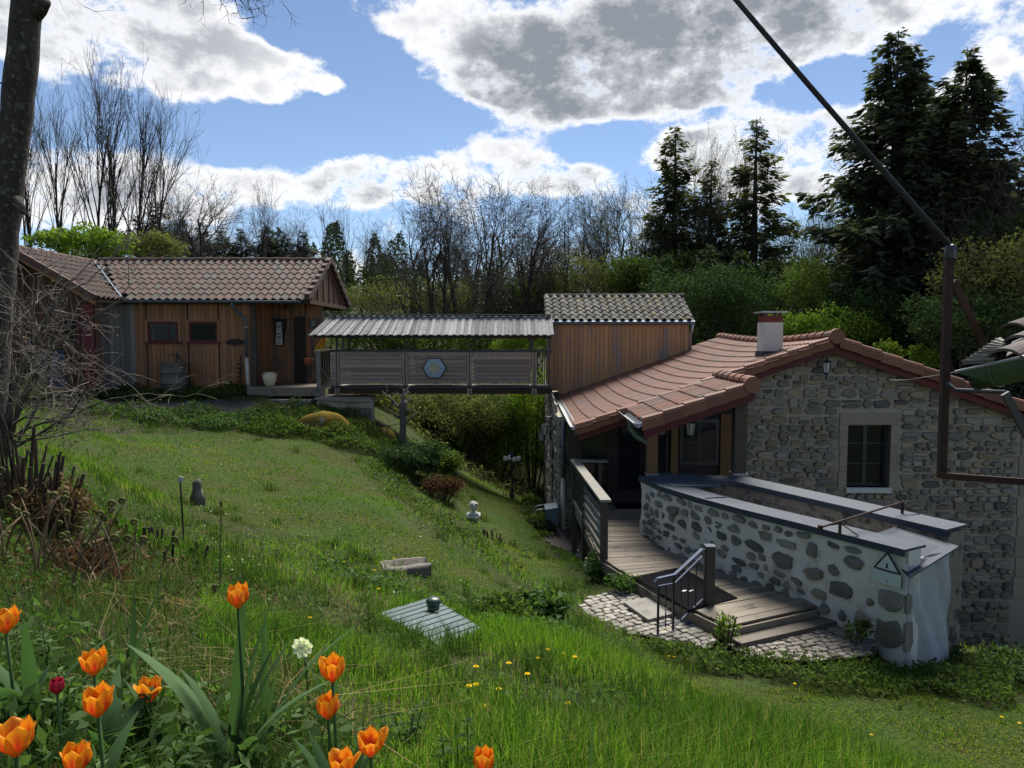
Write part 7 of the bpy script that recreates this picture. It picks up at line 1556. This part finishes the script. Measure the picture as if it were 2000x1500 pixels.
    shrub('dead_fern', 'brown withered fern fronds around the old stump', tuple(W(75, 1010, 4.9)), (.36, .3, .30), 2600, .055, 'leaf_dead', 'fern', None, 10, 7, 3.0, 'dead_stem')
    shrub('dead_fern', 'brown green tangle of old fern below the stump', tuple(W(120, 1120, 4.2)), (.40, .3, .18), 2200, .05, 'leaf_red', 'fern', None, 10, 7, 3.0, 'dead_stem')
    stubs('cut_shrub', 'small cluster of dark cut stems in the slope above the lawn', 330, 1060, 5.6, 30, .34, .3, .24, .014, 'stump')
    stubs('cut_shrub', 'low dark cut stump beside the moss near the tulips', 400, 1130, 4.6, 14, .12, .12, .17, .016, 'stump')
    stubs('cut_shrub', 'short cut shrub stems on the slope below the statue', 965, 1040, 13.4, 12, .2, .15, .28, .016, 'stump')
    # fern crosiers
    p = W(130, 1180, 4.0); f = thing('fern_clump', 'brown stalked fern clump with curled fiddleheads at the left', 'fern', (p.x, p.y, h1(p.x, p.y)))
    for k in range(32):
        x = p.x+random.gauss(-.05, .26); y = p.y+random.gauss(.1, .3); z = h1(x, y)-.02; Hh = random.uniform(.22, .5); lx, ly = random.gauss(.05, .12), random.gauss(-.02, .1); pts = []; rr = []
        for i in range(6): s = i/5; pts.append((x+lx*s*s, y+ly*s*s, z+Hh*s)); rr.append(.0065*(1-.25*s))
        cx = random.choice((-1, 1)); e = Vector(pts[-1])
        for i in range(1, 11): a = PI/2-i*.62; R_ = .022*(1-i/13); c0 = e+Vector((cx*.022, 0, 0)); pts.append(c0+Vector((-cx*R_*math.sin(a), random.gauss(0, .004), R_*math.cos(a)))); rr.append(.009*(1-.05*i))
        fr = MB().tube(pts[:6], rr[:6], 6).build('stalk', 'dead_stem', f, True); MB().tube(pts[5:], [q*1.25 for q in rr[5:]], 6).build('fiddlehead', 'leaf_bud', fr, True)
    m = MB()
    for (u0, v0, u1, v1, Y) in ((70, 1030, 145, 1150, 4.2), (150, 1070, 195, 1150, 4.1), (200, 1075, 198, 1160, 4.0), (0, 1175, 55, 1205, 3), (20, 1190, 90, 1225, 2.8), (225, 1050, 180, 1060, 4.4)): m.tube([W(u0, v0, Y), W((u0+u1)/2+3, (v0+v1)/2-3, Y), W(u1, v1, Y-.1)], [.008, .009, .007], 5)
    tag(kind(m.build('dry_stalks', 'dead_stem', None), 'stuff'), 'dry pale stalks fallen over the fern clump', 'stalks')
    a, b = W(432, 985, 5.0), W(429, 1140, 5.0); m = MB().tube([(b.x, b.y, h1(b.x, b.y)), b.lerp(a, .5), a], [.006, .005, .004], 5).lathe([(.004, -.02), (.012, 0), (.008, .02), (.0, .03)], a, 6); tag(m.build('seed_stalk', 'dead_stem', None), 'single thin dry seed stalk standing before the lawn', 'stalk')
    a, b = W(352, 940, 7.0), W(358, 1000, 7.0); s = thing('plant_label', 'small white plant label on a dark stick at the lawn edge', 'label', b); MB().tube([(b.x, b.y, h1(b.x, b.y)), a], .008, 5).build('stick', 'stump', s); MB().prism([a+Vector((-.03, 0, .0)), a+Vector((.02, 0, -.02)), a+Vector((.035, 0, .04)), a+Vector((-.01, 0, .05))], (0, -.004, 0), (0, .004, 0), 0).build('tag', 'sign_white', s)
near_left()
# ------------------------------------------------------------------ flowers and grass
def petal_mat(name, edge, mid, core):
    m, t, out = _base(name); a = t.nodes.new('ShaderNodeAttribute'); a.attribute_name = 'petal_tint'; tc = t.nodes.new('ShaderNodeTexCoord')
    n = t.nodes.new('ShaderNodeTexNoise'); n.inputs['Scale'].default_value = 90; t.links.new(tc.outputs['Object'], n.inputs['Vector'])
    f = mth(t, 'ADD', a.outputs['Fac'], mth(t, 'MULTIPLY', mth(t, 'SUBTRACT', n.outputs['Fac'], .5), .35))
    c = ramp(t, f, [(.10, edge), (.40, mid), (.80, core)])
    b = t.nodes.new('ShaderNodeBsdfPrincipled'); t.links.new(c, b.inputs['Base Color']); b.inputs['Roughness'].default_value = .45; b.inputs['Specular IOR Level'].default_value = .3
    tl = t.nodes.new('ShaderNodeBsdfTranslucent'); t.links.new(c, tl.inputs[0]); s = t.nodes.new('ShaderNodeMixShader'); s.inputs[0].default_value = .35
    t.links.new(b.outputs[0], s.inputs[1]); t.links.new(tl.outputs[0], s.inputs[2]); t.links.new(s.outputs[0], out.inputs[0])
petal_mat('petal_orange', (.84, .32, .014), (.76, .18, .010), (.50, .04, .010))
petal_mat('petal_red', (.42, .02, .05), (.36, .012, .035), (.24, .008, .02))
def petal(parent, c, a, hgt, wid, opn, material):
    # a cupped petal: nearly upright egg shape, tip rounded, opening outwards with opn
    nu, nv = 9, 11; v = []; fl = []; ca, sa = math.cos(a), math.sin(a)
    for j in range(nv):
        t = j/(nv-1); w = wid*(math.sin(PI*(.10+.80*t**.9))**.7)*(1 if t < .9 else (1-(t-.9)*7.5)); w = max(w, wid*.14)
        rad = hgt*(.07+.34*math.sin(PI*.5*min(1, t*2.0))-.16*max(0, t-.45)*(1-min(1, opn*1.6))+opn*.75*max(0, t-.3)**1.5); z = hgt*(t**.92)*(1-.10*opn*t)
        for i in range(nu):
            s = i/(nu-1)*2-1; ang = s*w/max(rad, .26*hgt); r = rad*(1+.06*s*s)
            x = r*math.cos(ang); y = r*math.sin(ang); v.append((c[0]+x*ca-y*sa, c[1]+x*sa+y*ca, c[2]+z-.07*hgt*s*s*t)); fl.append(max(0, 1-abs(s)*1.25)*min(1, 1.35*(1.0-t))*1.15)
    f = [(j*nu+i, j*nu+i+1, j*nu+nu+i+1, j*nu+nu+i) for j in range(nv-1) for i in range(nu-1)]
    me = mesh_of('petal', v, f, None, True); at = me.attributes.new('petal_tint', 'FLOAT', 'POINT'); at.data.foreach_set('value', np.array(fl, np.float32)); return place('petal', me, material, parent)
def strap(m, b, d, ln, w, bend, n=7, fold=.25):
    b = Vector(b); d = Vector((d[0], d[1], 0)).normalized(); s = Vector((-d.y, d.x, 0)); v = []
    for i in range(n):
        t = i/(n-1); p = b+d*(bend*ln*t*t)+Vector((0, 0, ln*(t-.35*bend*t*t))); ww = w*(math.sin(PI*(.16+.84*t))**.8 if t < 1 else .02)
        for e in (-1, 0, 1): v.append(p+s*(e*ww*.5)-d*(abs(e)*-fold*ww*.5))
    m.add(v, [(i*3+k, i*3+k+1, i*3+4+k, i*3+3+k) for i in range(n-1) for k in range(2)])
def tulips():
    T = [(465, 1165, 46, .12, 'orange tulip standing alone before the mossy rock'), (650, 1307, 50, .35, 'orange tulip upper of the two right of the iris leaves'), (641, 1379, 50, .1, 'orange tulip lower of the two right of the iris leaves'), (724, 1452, 52, .5, 'orange tulip with spread petals at the bottom edge centre'), (668, 1492, 52, .5, 'orange tulip cut by the bottom edge left of centre'), (945, 1486, 48, .15, 'orange tulip cut by the bottom edge right of the others'),
         (184, 1294, 50, .3, 'orange tulip upper one in the left bed'), (192, 1370, 60, .25, 'orange tulip below the upper one in the left bed'), (292, 1348, 46, .6, 'orange tulip with outward petals beside the leafy weeds'), (32, 1442, 70, .45, 'big orange tulip in the bottom left corner'), (152, 1480, 58, .3, 'orange tulip at the bottom edge near the left corner'), (12, 1213, 48, .4, 'orange tulip cut by the left edge')]
    for (u, v, px, opn, lab) in T:
        hgt = .0625; Y = .058*FPX/px; c = W(u, v+px/2, Y); z = h1(c.x, c.y)-.02; z = min(z, c.z-.16); t = thing('tulip', lab, 'tulip', (c.x, c.y, z), 'orange tulips in the foreground bed')
        a0 = random.uniform(0, 6)
        for k in range(3): petal(t, (c.x, c.y, c.z+.001), a0+k*2.094, hgt*random.uniform(.95, 1.03), .019, opn*random.uniform(.2, .45), 'petal_orange')
        for k in range(3): petal(t, (c.x, c.y, c.z), a0+1.047+k*2.094, hgt*random.uniform(.88, .98), .020, opn*random.uniform(.5, 1.3), 'petal_orange')
        MB().tube([(c.x+.01, c.y+.02, z), (c.x+.004, c.y+.008, z*.5+c.z*.5), (c.x, c.y, c.z+.004)], [.0045, .004, .0038], 7).build('stem', 'blade_iris', t, True)
        for k in range(3):
            a = random.uniform(0, 6.28); m = MB(); strap(m, (c.x+.01, c.y+.02, z), (math.cos(a), math.sin(a)), random.uniform(.16, .27), random.uniform(.032, .05), random.uniform(.25, .7)); m.build('leaf', 'blade_iris', t, True)
    c = W(112, 1356, 1.55); z = min(h1(c.x, c.y), c.z-.15); t = thing('tulip', 'closed dark red tulip bud in the left bed', 'tulip', (c.x, c.y, z))
    for k in range(6): petal(t, (c.x, c.y, c.z), k*1.047, .037, .0135, .0, 'petal_red')
    MB().tube([(c.x, c.y+.01, z), (c.x, c.y, c.z+.004)], .0035, 6).build('stem', 'blade_iris', t, True)
    m = MB(); strap(m, (c.x, c.y, z), (.3, 1), .15, .03, .4); m.build('leaf', 'blade_iris', t, True)
    # white daffodil
    c = W(592, 1262, 2.3); z = h1(c.x, c.y); t = thing('daffodil', 'white double daffodil leaning among the grass', 'daffodil', (c.x, c.y, z))
    for k in range(9):
        a = 2*PI*k/9+.2; d = Vector((math.cos(a), -.25, math.sin(a))); s = Vector((-math.sin(a), 0, math.cos(a))); o = Vector(c)+Vector((0, -.004*(k % 2), 0)); L_ = .036*random.uniform(.85, 1.1)
        MB().add([o, o+d*L_*.45+s*.012, o+d*L_*.85+s*.008, o+d*L_+Vector((0, random.uniform(-.008, .008), 0)), o+d*L_*.85-s*.008, o+d*L_*.45-s*.012], [(0, 1, 2, 3, 4, 5)]).build('petal', 'daffodil_white', t)
    MB().lathe([(.006, 0), (.012, .008), (.015, .014), (.009, .012), (0, .01)], Vector(c)+Vector((0, -.012, -.004)), 8).build('cup', 'daffodil_white', t)
    MB().tube([(c.x+.01, c.y+.03, z), (c.x, c.y+.01, c.z)], .0035, 5).build('stem', 'blade_iris', t)
    # iris and daffodil leaf fans
    F = [(455, 1425, 1.75, ((-.9, .30, .045, .75), (.0, .37, .040, .12), (.25, .33, .036, .2), (.55, .30, .034, .35), (.1, .26, .04, .3), (.75, .24, .034, .7), (-.4, .2, .03, .5)), 'broad-leaved iris clump in the middle of the tulip bed'), (505, 1400, 1.9, ((.25, .33, .026, .06), (.9, .34, .030, .55), (.5, .2, .026, .2)), 'slim blue-green iris leaves right of the iris clump'), (255, 1285, 2.1, ((-.15, .22, .018, .25), (.2, .26, .020, .3)), 'two slender blue-green leaves behind the upper tulip'),
         (62, 1370, 1.7, ((0, .24, .034, .1), (.5, .22, .03, .6), (-1.1, .24, .036, .8), (-.6, .2, .03, .5)), 'broad green leaves beside the red tulip bud'), (650, 1490, 1.4, ((0, .14, .03, .1), (-.8, .12, .04, .5), (.6, .11, .028, .5)), 'tulip leaves at the bottom edge under the paired tulips'), (655, 1290, 2.2, ((0, .20, .012, .05), (-.5, .16, .01, .3)), 'thin spear leaves behind the upper paired tulip'), (1150, 1495, 2.0, ((0, .17, .014, .05), (.5, .14, .016, .3)), 'thin spear leaf at the bottom right of the tulips'), (470, 1500, 1.35, ((-.7, .10, .03, .5), (.9, .06, .03, .9)), 'broad leaf at the bottom edge below the iris clump')]
    for (u, v, Y, lv, lab) in F:
        p = W(u, v, Y); z = min(h1(p.x, p.y), p.z+.02); ex = min(.2, p.z-z); t = thing('iris_plant', lab, 'plant', (p.x, p.y, z), 'strap-leaved plants in the tulip bed')
        for (dx, ln, w, bd) in lv: m = MB(); strap(m, (p.x+dx*.03, p.y+random.uniform(-.02, .02), z-.01), (dx if abs(dx) > .05 else .1, random.uniform(-.4, .4)), ln+ex, w*1.1, bd, 9); m.build('leaf', 'blade_iris', t, True)
    # dandelions
    for (u, v) in ((916, 1360), (931, 1362), (942, 1389), (974, 1354), (1030, 1322), (1123, 1299), (1100, 1285), (1069, 1285), (1051, 1291), (1110, 1396), (1130, 1450), (1116, 1480), (732, 1113), (596, 1216), (605, 1222), (930, 1320), (740, 1150), (994, 1307), (1306, 1278), (1316, 1279), (1342, 1285), (1552, 1336), (1490, 1411), (1702, 1436), (1956, 1398), (1990, 1420), (650, 1095), (672, 1096), (770, 1092)):
        g = hit(u, v+14); hh = random.uniform(.05, .11); p = g+Vector((0, 0, hh)); t = thing('dandelion', 'small yellow dandelion flower standing in the grass', 'dandelion', g, 'dandelions in the grass')
        m = MB(); n = 14
        for k in range(n):
            for rr, zz in ((.0145, .002), (.009, .006)):
                a = 2*PI*(k+random.random()*.5)/n; m.add([p, p+Vector((rr*math.cos(a-.2), rr*math.sin(a-.2), zz)), p+Vector((rr*1.1*math.cos(a), rr*1.1*math.sin(a), zz)), p+Vector((rr*math.cos(a+.2), rr*math.sin(a+.2), zz))], [(0, 1, 2, 3)])
        m.build('flower_head', 'dandelion', t); MB().tube([g-Vector((0, 0, .01)), p], .002, 4).build('stem', 'blade_long', t)
tulips()
NOGRASS = [PATH_POLY, GRAVEL2, [(1.28, 14.6), (1.36, 10.8), (1.95, 9.35), (2.56, 8.2), (4.0, 8.85), (4.5, 7.95), (5.4, 8.6), (5.7, 8.9), (3.6, 12.6), (4.6, 14.6), (4.6, 30), (1.0, 30), (1.0, 17), (1.3, 17)], [(.85, 9.05), (1.02, 9.6), (1.45, 9.95), (1.86, 9.98), (2.5, 8.3), (3.95, 8.85), (4.3, 8.3), (4.1, 7.95), (3.3, 7.82), (2.5, 7.95), (1.75, 8.4), (1.2, 8.7)],
           [(-16.5, 20.6), (-5.6, 20.6), (-5.6, 26), (-16.5, 26)], [(q.x, q.y) for q in (hit(742, 1204), hit(842, 1175), hit(943, 1236), hit(862, 1266))]]
def sample(n, y0, y1, half=.80, pad=1.2):
    y = y0*(y1/y0)**rng.random(n); x = rng.uniform(-1, 1, n)*(half*y+pad); k = np.ones(n, bool)
    for p in NOGRASS: k &= ~inpoly(x, y, p)
    return x[k], y[k]
def lawnmask(x, y): return inpoly(x, y, LAWN) | inpoly(x, y, LAWN2) | inpoly(x, y, LAWN3) | inpoly(x, y, LAWN4)
def patchy(x, y, s=1.0): return .5+.25*np.sin(x*1.9*s+np.sin(y*1.3*s)*1.5)+.25*np.sin(y*2.3*s+np.sin(x*1.7*s+1)*1.7)
def lawntone(x, y):
    d = np.abs((x+2.9)*.80+(y-13.2)*.60)     # the worn strip along the slope edge is yellower
    return np.clip(.62*patchy(x, y, .75)+.42*patchy(x+.3*y, y, 2.3)-.12+.55*np.exp(-(d/.45)**2)*sst(8, 10, y)*(x > -5), 0, 1.3)
def grass():
    # mown lawn
    x, y = sample(420000, 3.0, 27); k = lawnmask(x+.25*np.sin(y*2.3), y+.25*np.sin(x*2.9)); x, y = x[k], y[k]; z = H(x, y)-.004
    V, F, per = blade_arrays(np.stack([x, y, z], 1), rng.uniform(.018, .045, len(x))*(1+.02*y)*(.6+1.1*patchy(x, y, 2.7)**2), rng.uniform(.004, .008, len(x))*(.7+.06*y), .55); tag(kind(arr_obj('lawn_grass', V, F, 'blade_lawn', None, per, None, lawntone(x, y)), 'stuff'), 'short mown lawn grass on the slope', 'grass')
    # long meadow grass
    x, y = sample(330000, 1.5, 26); k = ~lawnmask(x, y) & ~((x < -.45*y) & (y < 5.4)) & ~((y < 2.6) & (x < -.30*y)); x, y = x[k], y[k]; pt = patchy(x, y); k = rng.random(len(x)) < .25+.75*pt; x, y, pt = x[k], y[k], pt[k]; z = H(x, y)-.01
    h = (.05+.13*pt)*rng.uniform(.5, 1.25, len(x))*np.where((y < 6.2) & (x > -.2) & (x < 2.2), 1.35, .85); V, F, per = blade_arrays(np.stack([x, y, z], 1), h, rng.uniform(.0035, .007, len(x))*(.75+.07*y), .4); tag(kind(arr_obj('meadow_grass', V, F, 'blade_long', None, per, None, patchy(x, y, .7)), 'stuff'), 'long fresh green grass covering the bank', 'grass')
    # tufts: single clumps of longer, darker blades
    tx, ty = sample(900, 3.2, 19); k = ~(inpoly(tx, ty, LAWN4)) & (~inpoly(tx, ty, LAWN) | (rng.random(len(tx)) < .10)) & (tx > -.6*ty); tx, ty = tx[k], ty[k]; nb = 46
    x = np.repeat(tx, nb)+rng.normal(0, .035, len(tx)*nb)*np.repeat(1+.06*ty, nb); y = np.repeat(ty, nb)+rng.normal(0, .035, len(tx)*nb)*np.repeat(1+.06*ty, nb); hs_ = np.repeat(rng.uniform(.07, .24, len(tx)), nb)
    V, F, per = blade_arrays(np.stack([x, y, H(x, y)-.01], 1), hs_*rng.uniform(.5, 1.1, len(x)), rng.uniform(.004, .007, len(x))*(.75+.07*y), .5); tag(kind(arr_obj('grass_tufts', V, F, 'blade_dark', None, per), 'stuff'), 'dark green tussocks of longer grass on the bank', 'grass')
    # darker rank grass in the bed and under the shrubs
    x, y = sample(60000, 1.1, 7); k = (x < -.30*y+.1); x, y = x[k], y[k]; z = H(x, y)-.01; V, F, per = blade_arrays(np.stack([x, y, z], 1), rng.uniform(.05, .16, len(x)), rng.uniform(.003, .006, len(x)), .6); tag(kind(arr_obj('rank_grass', V, F, 'blade_dark', None, per), 'stuff'), 'dark rank grass between tulips and ferns', 'grass')
    x, y = sample(10000, 1.3, 9); k = (x < -.2*y) & (x > -.62*y) & (patchy(x, y, 1.6) > .55); x, y = x[k], y[k]; z = H(x, y); V, F, per = blade_arrays(np.stack([x, y, z], 1), rng.uniform(.06, .2, len(x)), rng.uniform(.002, .005, len(x)), 1.1, .9); tag(kind(arr_obj('dry_grass', V, F, 'blade_straw', None, per), 'stuff'), 'dry straw-coloured old grass around the stump', 'grass')
    # clover and small leaves through the grass
    x, y = sample(60000, 1.6, 22); k = patchy(x, y, .8) > .5; k &= ~lawnmask(x, y) | (rng.random(len(x)) < .12); x, y = x[k], y[k]; z = H(x, y)+rng.uniform(.005, .06, len(x)); V, F = leaf_arrays(np.stack([x, y, z], 1), .022+.0025*y, 0, 1.4); tag(kind(arr_obj('small_weeds', V, F, 'leaf_bed', None), 'stuff'), 'small broad-leaved weeds among the grass', 'weeds')
    # tiny white flowers
    x, y = sample(1500, 5.5, 20); k = (x < -.05*y) & (x > -.45*y) & (patchy(x, y, 2.1) > .45); x, y = x[k], y[k]; z = H(x, y)+.07; V, F = leaf_arrays(np.stack([x, y, z], 1), np.full(len(x), .022), 0, 1.1); tag(kind(arr_obj('white_flowers', V, F, 'cuckoo_white', None), 'stuff'), 'tiny white wild flowers dotted over the upper bank', 'flowers')
grass()
def moss_patch():
    n = 9000; x = rng.normal(0, 1, n); y = rng.normal(0, 1, n); c = hit(365, 1190); X = c.x+x*.15; Y = c.y+y*.14; k = patchy(X, Y, 6) > .3; X, Y = X[k], Y[k]
    V, F, per = blade_arrays(np.stack([X, Y, H(X, Y)+.03*np.exp(-((X-c.x)**2+(Y-c.y)**2)/.03)-.005], 1), rng.uniform(.012, .035, len(X)), rng.uniform(.003, .006, len(X)), .6); tag(kind(arr_obj('moss_patch', V, F, 'blade_moss', None, per), 'stuff'), 'golden moss patch on the bank behind the tulips', 'moss')
    q = [hit(*t) for t in ((738, 1204), (842, 1171), (947, 1236), (862, 1270))]; P = []
    for i in range(4):
        a, b = q[i], q[(i+1) % 4]; o = (b-a).cross(Vector((0, 0, 1))).normalized(); cc = sum(q, Vector())/4; o = o if o.dot((a+b)/2-cc) > 0 else -o
        for k in range(420): p = a.lerp(b, random.uniform(-.03, 1.03))+o*random.uniform(-.015, .07); P.append((p.x, p.y, h1(p.x, p.y)-.01) if k % 6 == 0 else (p.x, p.y, p.z-.03))
    P = np.array(P); V, F, per = blade_arrays(P, rng.uniform(.05, .15, len(P)), rng.uniform(.005, .009, len(P)), .5); tag(kind(arr_obj('hatch_grass', V, F, 'blade_long', None, per), 'stuff'), 'long grass overhanging the edges of the ribbed hatch', 'grass')
moss_patch()
def cover():
    def area(name, label, poly, n, hlo, hhi, size, mt, asp=1.7):
        xs = [p[0] for p in poly]; ys = [p[1] for p in poly]; x = rng.uniform(min(xs), max(xs), n); y = rng.uniform(min(ys), max(ys), n); k = inpoly(x+.12*np.sin(y*5), y+.12*np.sin(x*4), poly); x, y = x[k], y[k]
        hh = (hlo+(hhi-hlo)*patchy(x, y, 2.2))*rng.random(len(x))**.5; V, F = leaf_arrays(np.stack([x, y, H(x, y)+hh], 1), np.full(len(x), size)*1.0, .3, asp); tag(kind(arr_obj(name, V, F, mt, None), 'stuff'), label, 'ground cover')
    area('wall_foot_plants', 'green leafy ground cover along the cabin wall foot', [(-11.4, 20.1), (-8.1, 20.2), (-7.9, 21.3), (-11.4, 21.35), (-13, 20.6), (-13, 19.9)], 8000, .1, .32, .075, 'leaf_mid')
    area('path_edge_plants', 'dark leafy ground cover between gravel path and lawn', [(-10.6, 17.8), (-7.4, 17.5), (-6.6, 17.9), (-6.4, 19.3), (-7.4, 19.0), (-9.6, 18.75), (-10.8, 18.3)], 11000, .08, .34, .07, 'leaf_bed')
    area('boulder_plants', 'leafy ground cover around the mossy boulder', [(-6.7, 17.6), (-3.6, 16.9), (-2.9, 17.6), (-3.0, 19.4), (-4.2, 20.4), (-6.2, 20.3), (-6.8, 19.3)], 16000, .08, .42, .075, 'leaf_mid')
    area('slope_plants', 'leafy weeds along the slope edge above the lower path', [(-3.3, 16.6), (-2.2, 15.6), (-1.0, 13.2), (-.3, 11.6), (.2, 10.6), (-.2, 10.4), (-1.3, 12.0), (-2.4, 14.0), (-3.4, 15.8)], 9000, .04, .26, .055, 'leaf_mid')
    area('patio_edge_weeds', 'leafy weeds fringing the patio and the white wall', [(1.5, 8.15), (2.3, 7.9), (3.2, 7.65), (4.1, 7.75), (4.5, 7.7), (5.5, 8.2), (6.2, 8.9), (6.3, 8.0), (4.8, 7.15), (3.0, 7.1), (1.7, 7.6)], 17000, .05, .26, .05, 'leaf_mid')
    area('pit_edge_weeds', 'dark weeds at the foot of the gable wall', [(5.3, 8.6), (9, 9.2), (9, 8.0), (6, 7.6)], 9000, .05, .3, .06, 'leaf_ivy')
    area('hatch_weeds', 'leafy weeds around the ribbed hatch and trough', [(-2.2, 8.0), (-.9, 7.4), (.2, 7.6), (.9, 6.9), (.5, 5.9), (-.1, 6.3), (-.4, 7.3), (-1.3, 7.2), (-2.1, 7.1)], 9000, .02, .14, .05, 'leaf_bed')
    area('house_foot_plants', 'small plants at the foot of the house side wall', [(.6, 15.4), (.95, 15.8), (.95, 24), (.5, 24), (.3, 18)], 5000, .04, .3, .07, 'leaf_mid')
    area('bed_foliage', 'fresh leafy weeds filling the tulip bed', [(-2.2, 1.0), (-.3, 1.0), (-.42, 1.7), (-.75, 2.3), (-1.9, 2.5)], 3200, .03, .17, .045, 'leaf_bed', 2.4)
    area('bed_litter', 'dead brown leaves and litter around the stump and ferns', [(-4.4, 3.0), (-1.6, 3.0), (-1.2, 4.4), (-2.2, 6.2), (-4.6, 6.2)], 5000, .0, .05, .045, 'leaf_dead')
    area('forest_litter', 'brown leaf litter and brambles on the wood floor', [(-5, 24.5), (1, 24.5), (1, 32), (-6, 32)], 9000, .05, .5, .1, 'leaf_olive')
    # leafy upright weeds with whorled leaves in the tulip bed
    for i, (u, v, Y) in enumerate(((240, 1400, 1.75), (300, 1470, 1.5), (380, 1440, 1.6), (330, 1400, 1.9), (90, 1400, 1.7), (220, 1480, 1.4), (60, 1310, 2.1), (270, 1300, 2.2), (410, 1490, 1.45), (900, 1480, 2.0), (560, 1470, 1.6), (800, 1440, 2.3))):
        p = W(u, v, Y); z = min(h1(p.x, p.y), p.z); t = thing('leafy_weed', 'fresh green leafy weed '+('under the lower tulip of the left bed', 'left of the broad iris clump near the bottom edge', 'directly left of the broad iris clump', 'beside the tulip with outward petals', 'under the red tulip bud', 'between the two tulips at the bottom left', 'behind the red tulip bud', 'behind the upper left tulip', 'at the bottom edge below the iris clump', 'left of the rightmost tulip at the bottom edge', 'right of the iris clump near the bottom edge', 'in the grass between the paired tulips and the rightmost tulip')[i], 'weed', (p.x, p.y, z), 'leafy weeds in the tulip bed')
        for s in range(random.randint(2, 4)):
            x, y = p.x+random.gauss(0, .035), p.y+random.gauss(0, .03); hh = random.uniform(.08, .17); lx = random.gauss(0, .03); MB().tube([(x, y, z-.01), (x+lx, y, z+hh)], .0025, 5).build('stem', 'blade_long', t); m = MB()
            for w in range(4):
                zz = hh*(.3+.23*w); x2 = x+lx*zz/hh
                for k in range(5 if w < 3 else 6):
                    a = k*1.26+w*.6+random.gauss(0, .2); ln = random.uniform(.03, .055)*(1 if w < 3 else .7); d = Vector((math.cos(a), math.sin(a), .25+.2*(w == 3))); sd_ = Vector((-math.sin(a), math.cos(a), 0)); o = Vector((x2, y, z+zz))
                    m.add([o, o+d*ln*.4+sd_*ln*.2+Vector((0, 0, .004)), o+d*ln-Vector((0, 0, ln*.25)), o+d*ln*.4-sd_*ln*.2+Vector((0, 0, .004)), o+d*ln*.5-Vector((0, 0, .003))], [(0, 1, 4), (1, 2, 4), (2, 3, 4), (3, 0, 4)])
            m.build('leaves', 'leaf_bed', t)
cover()
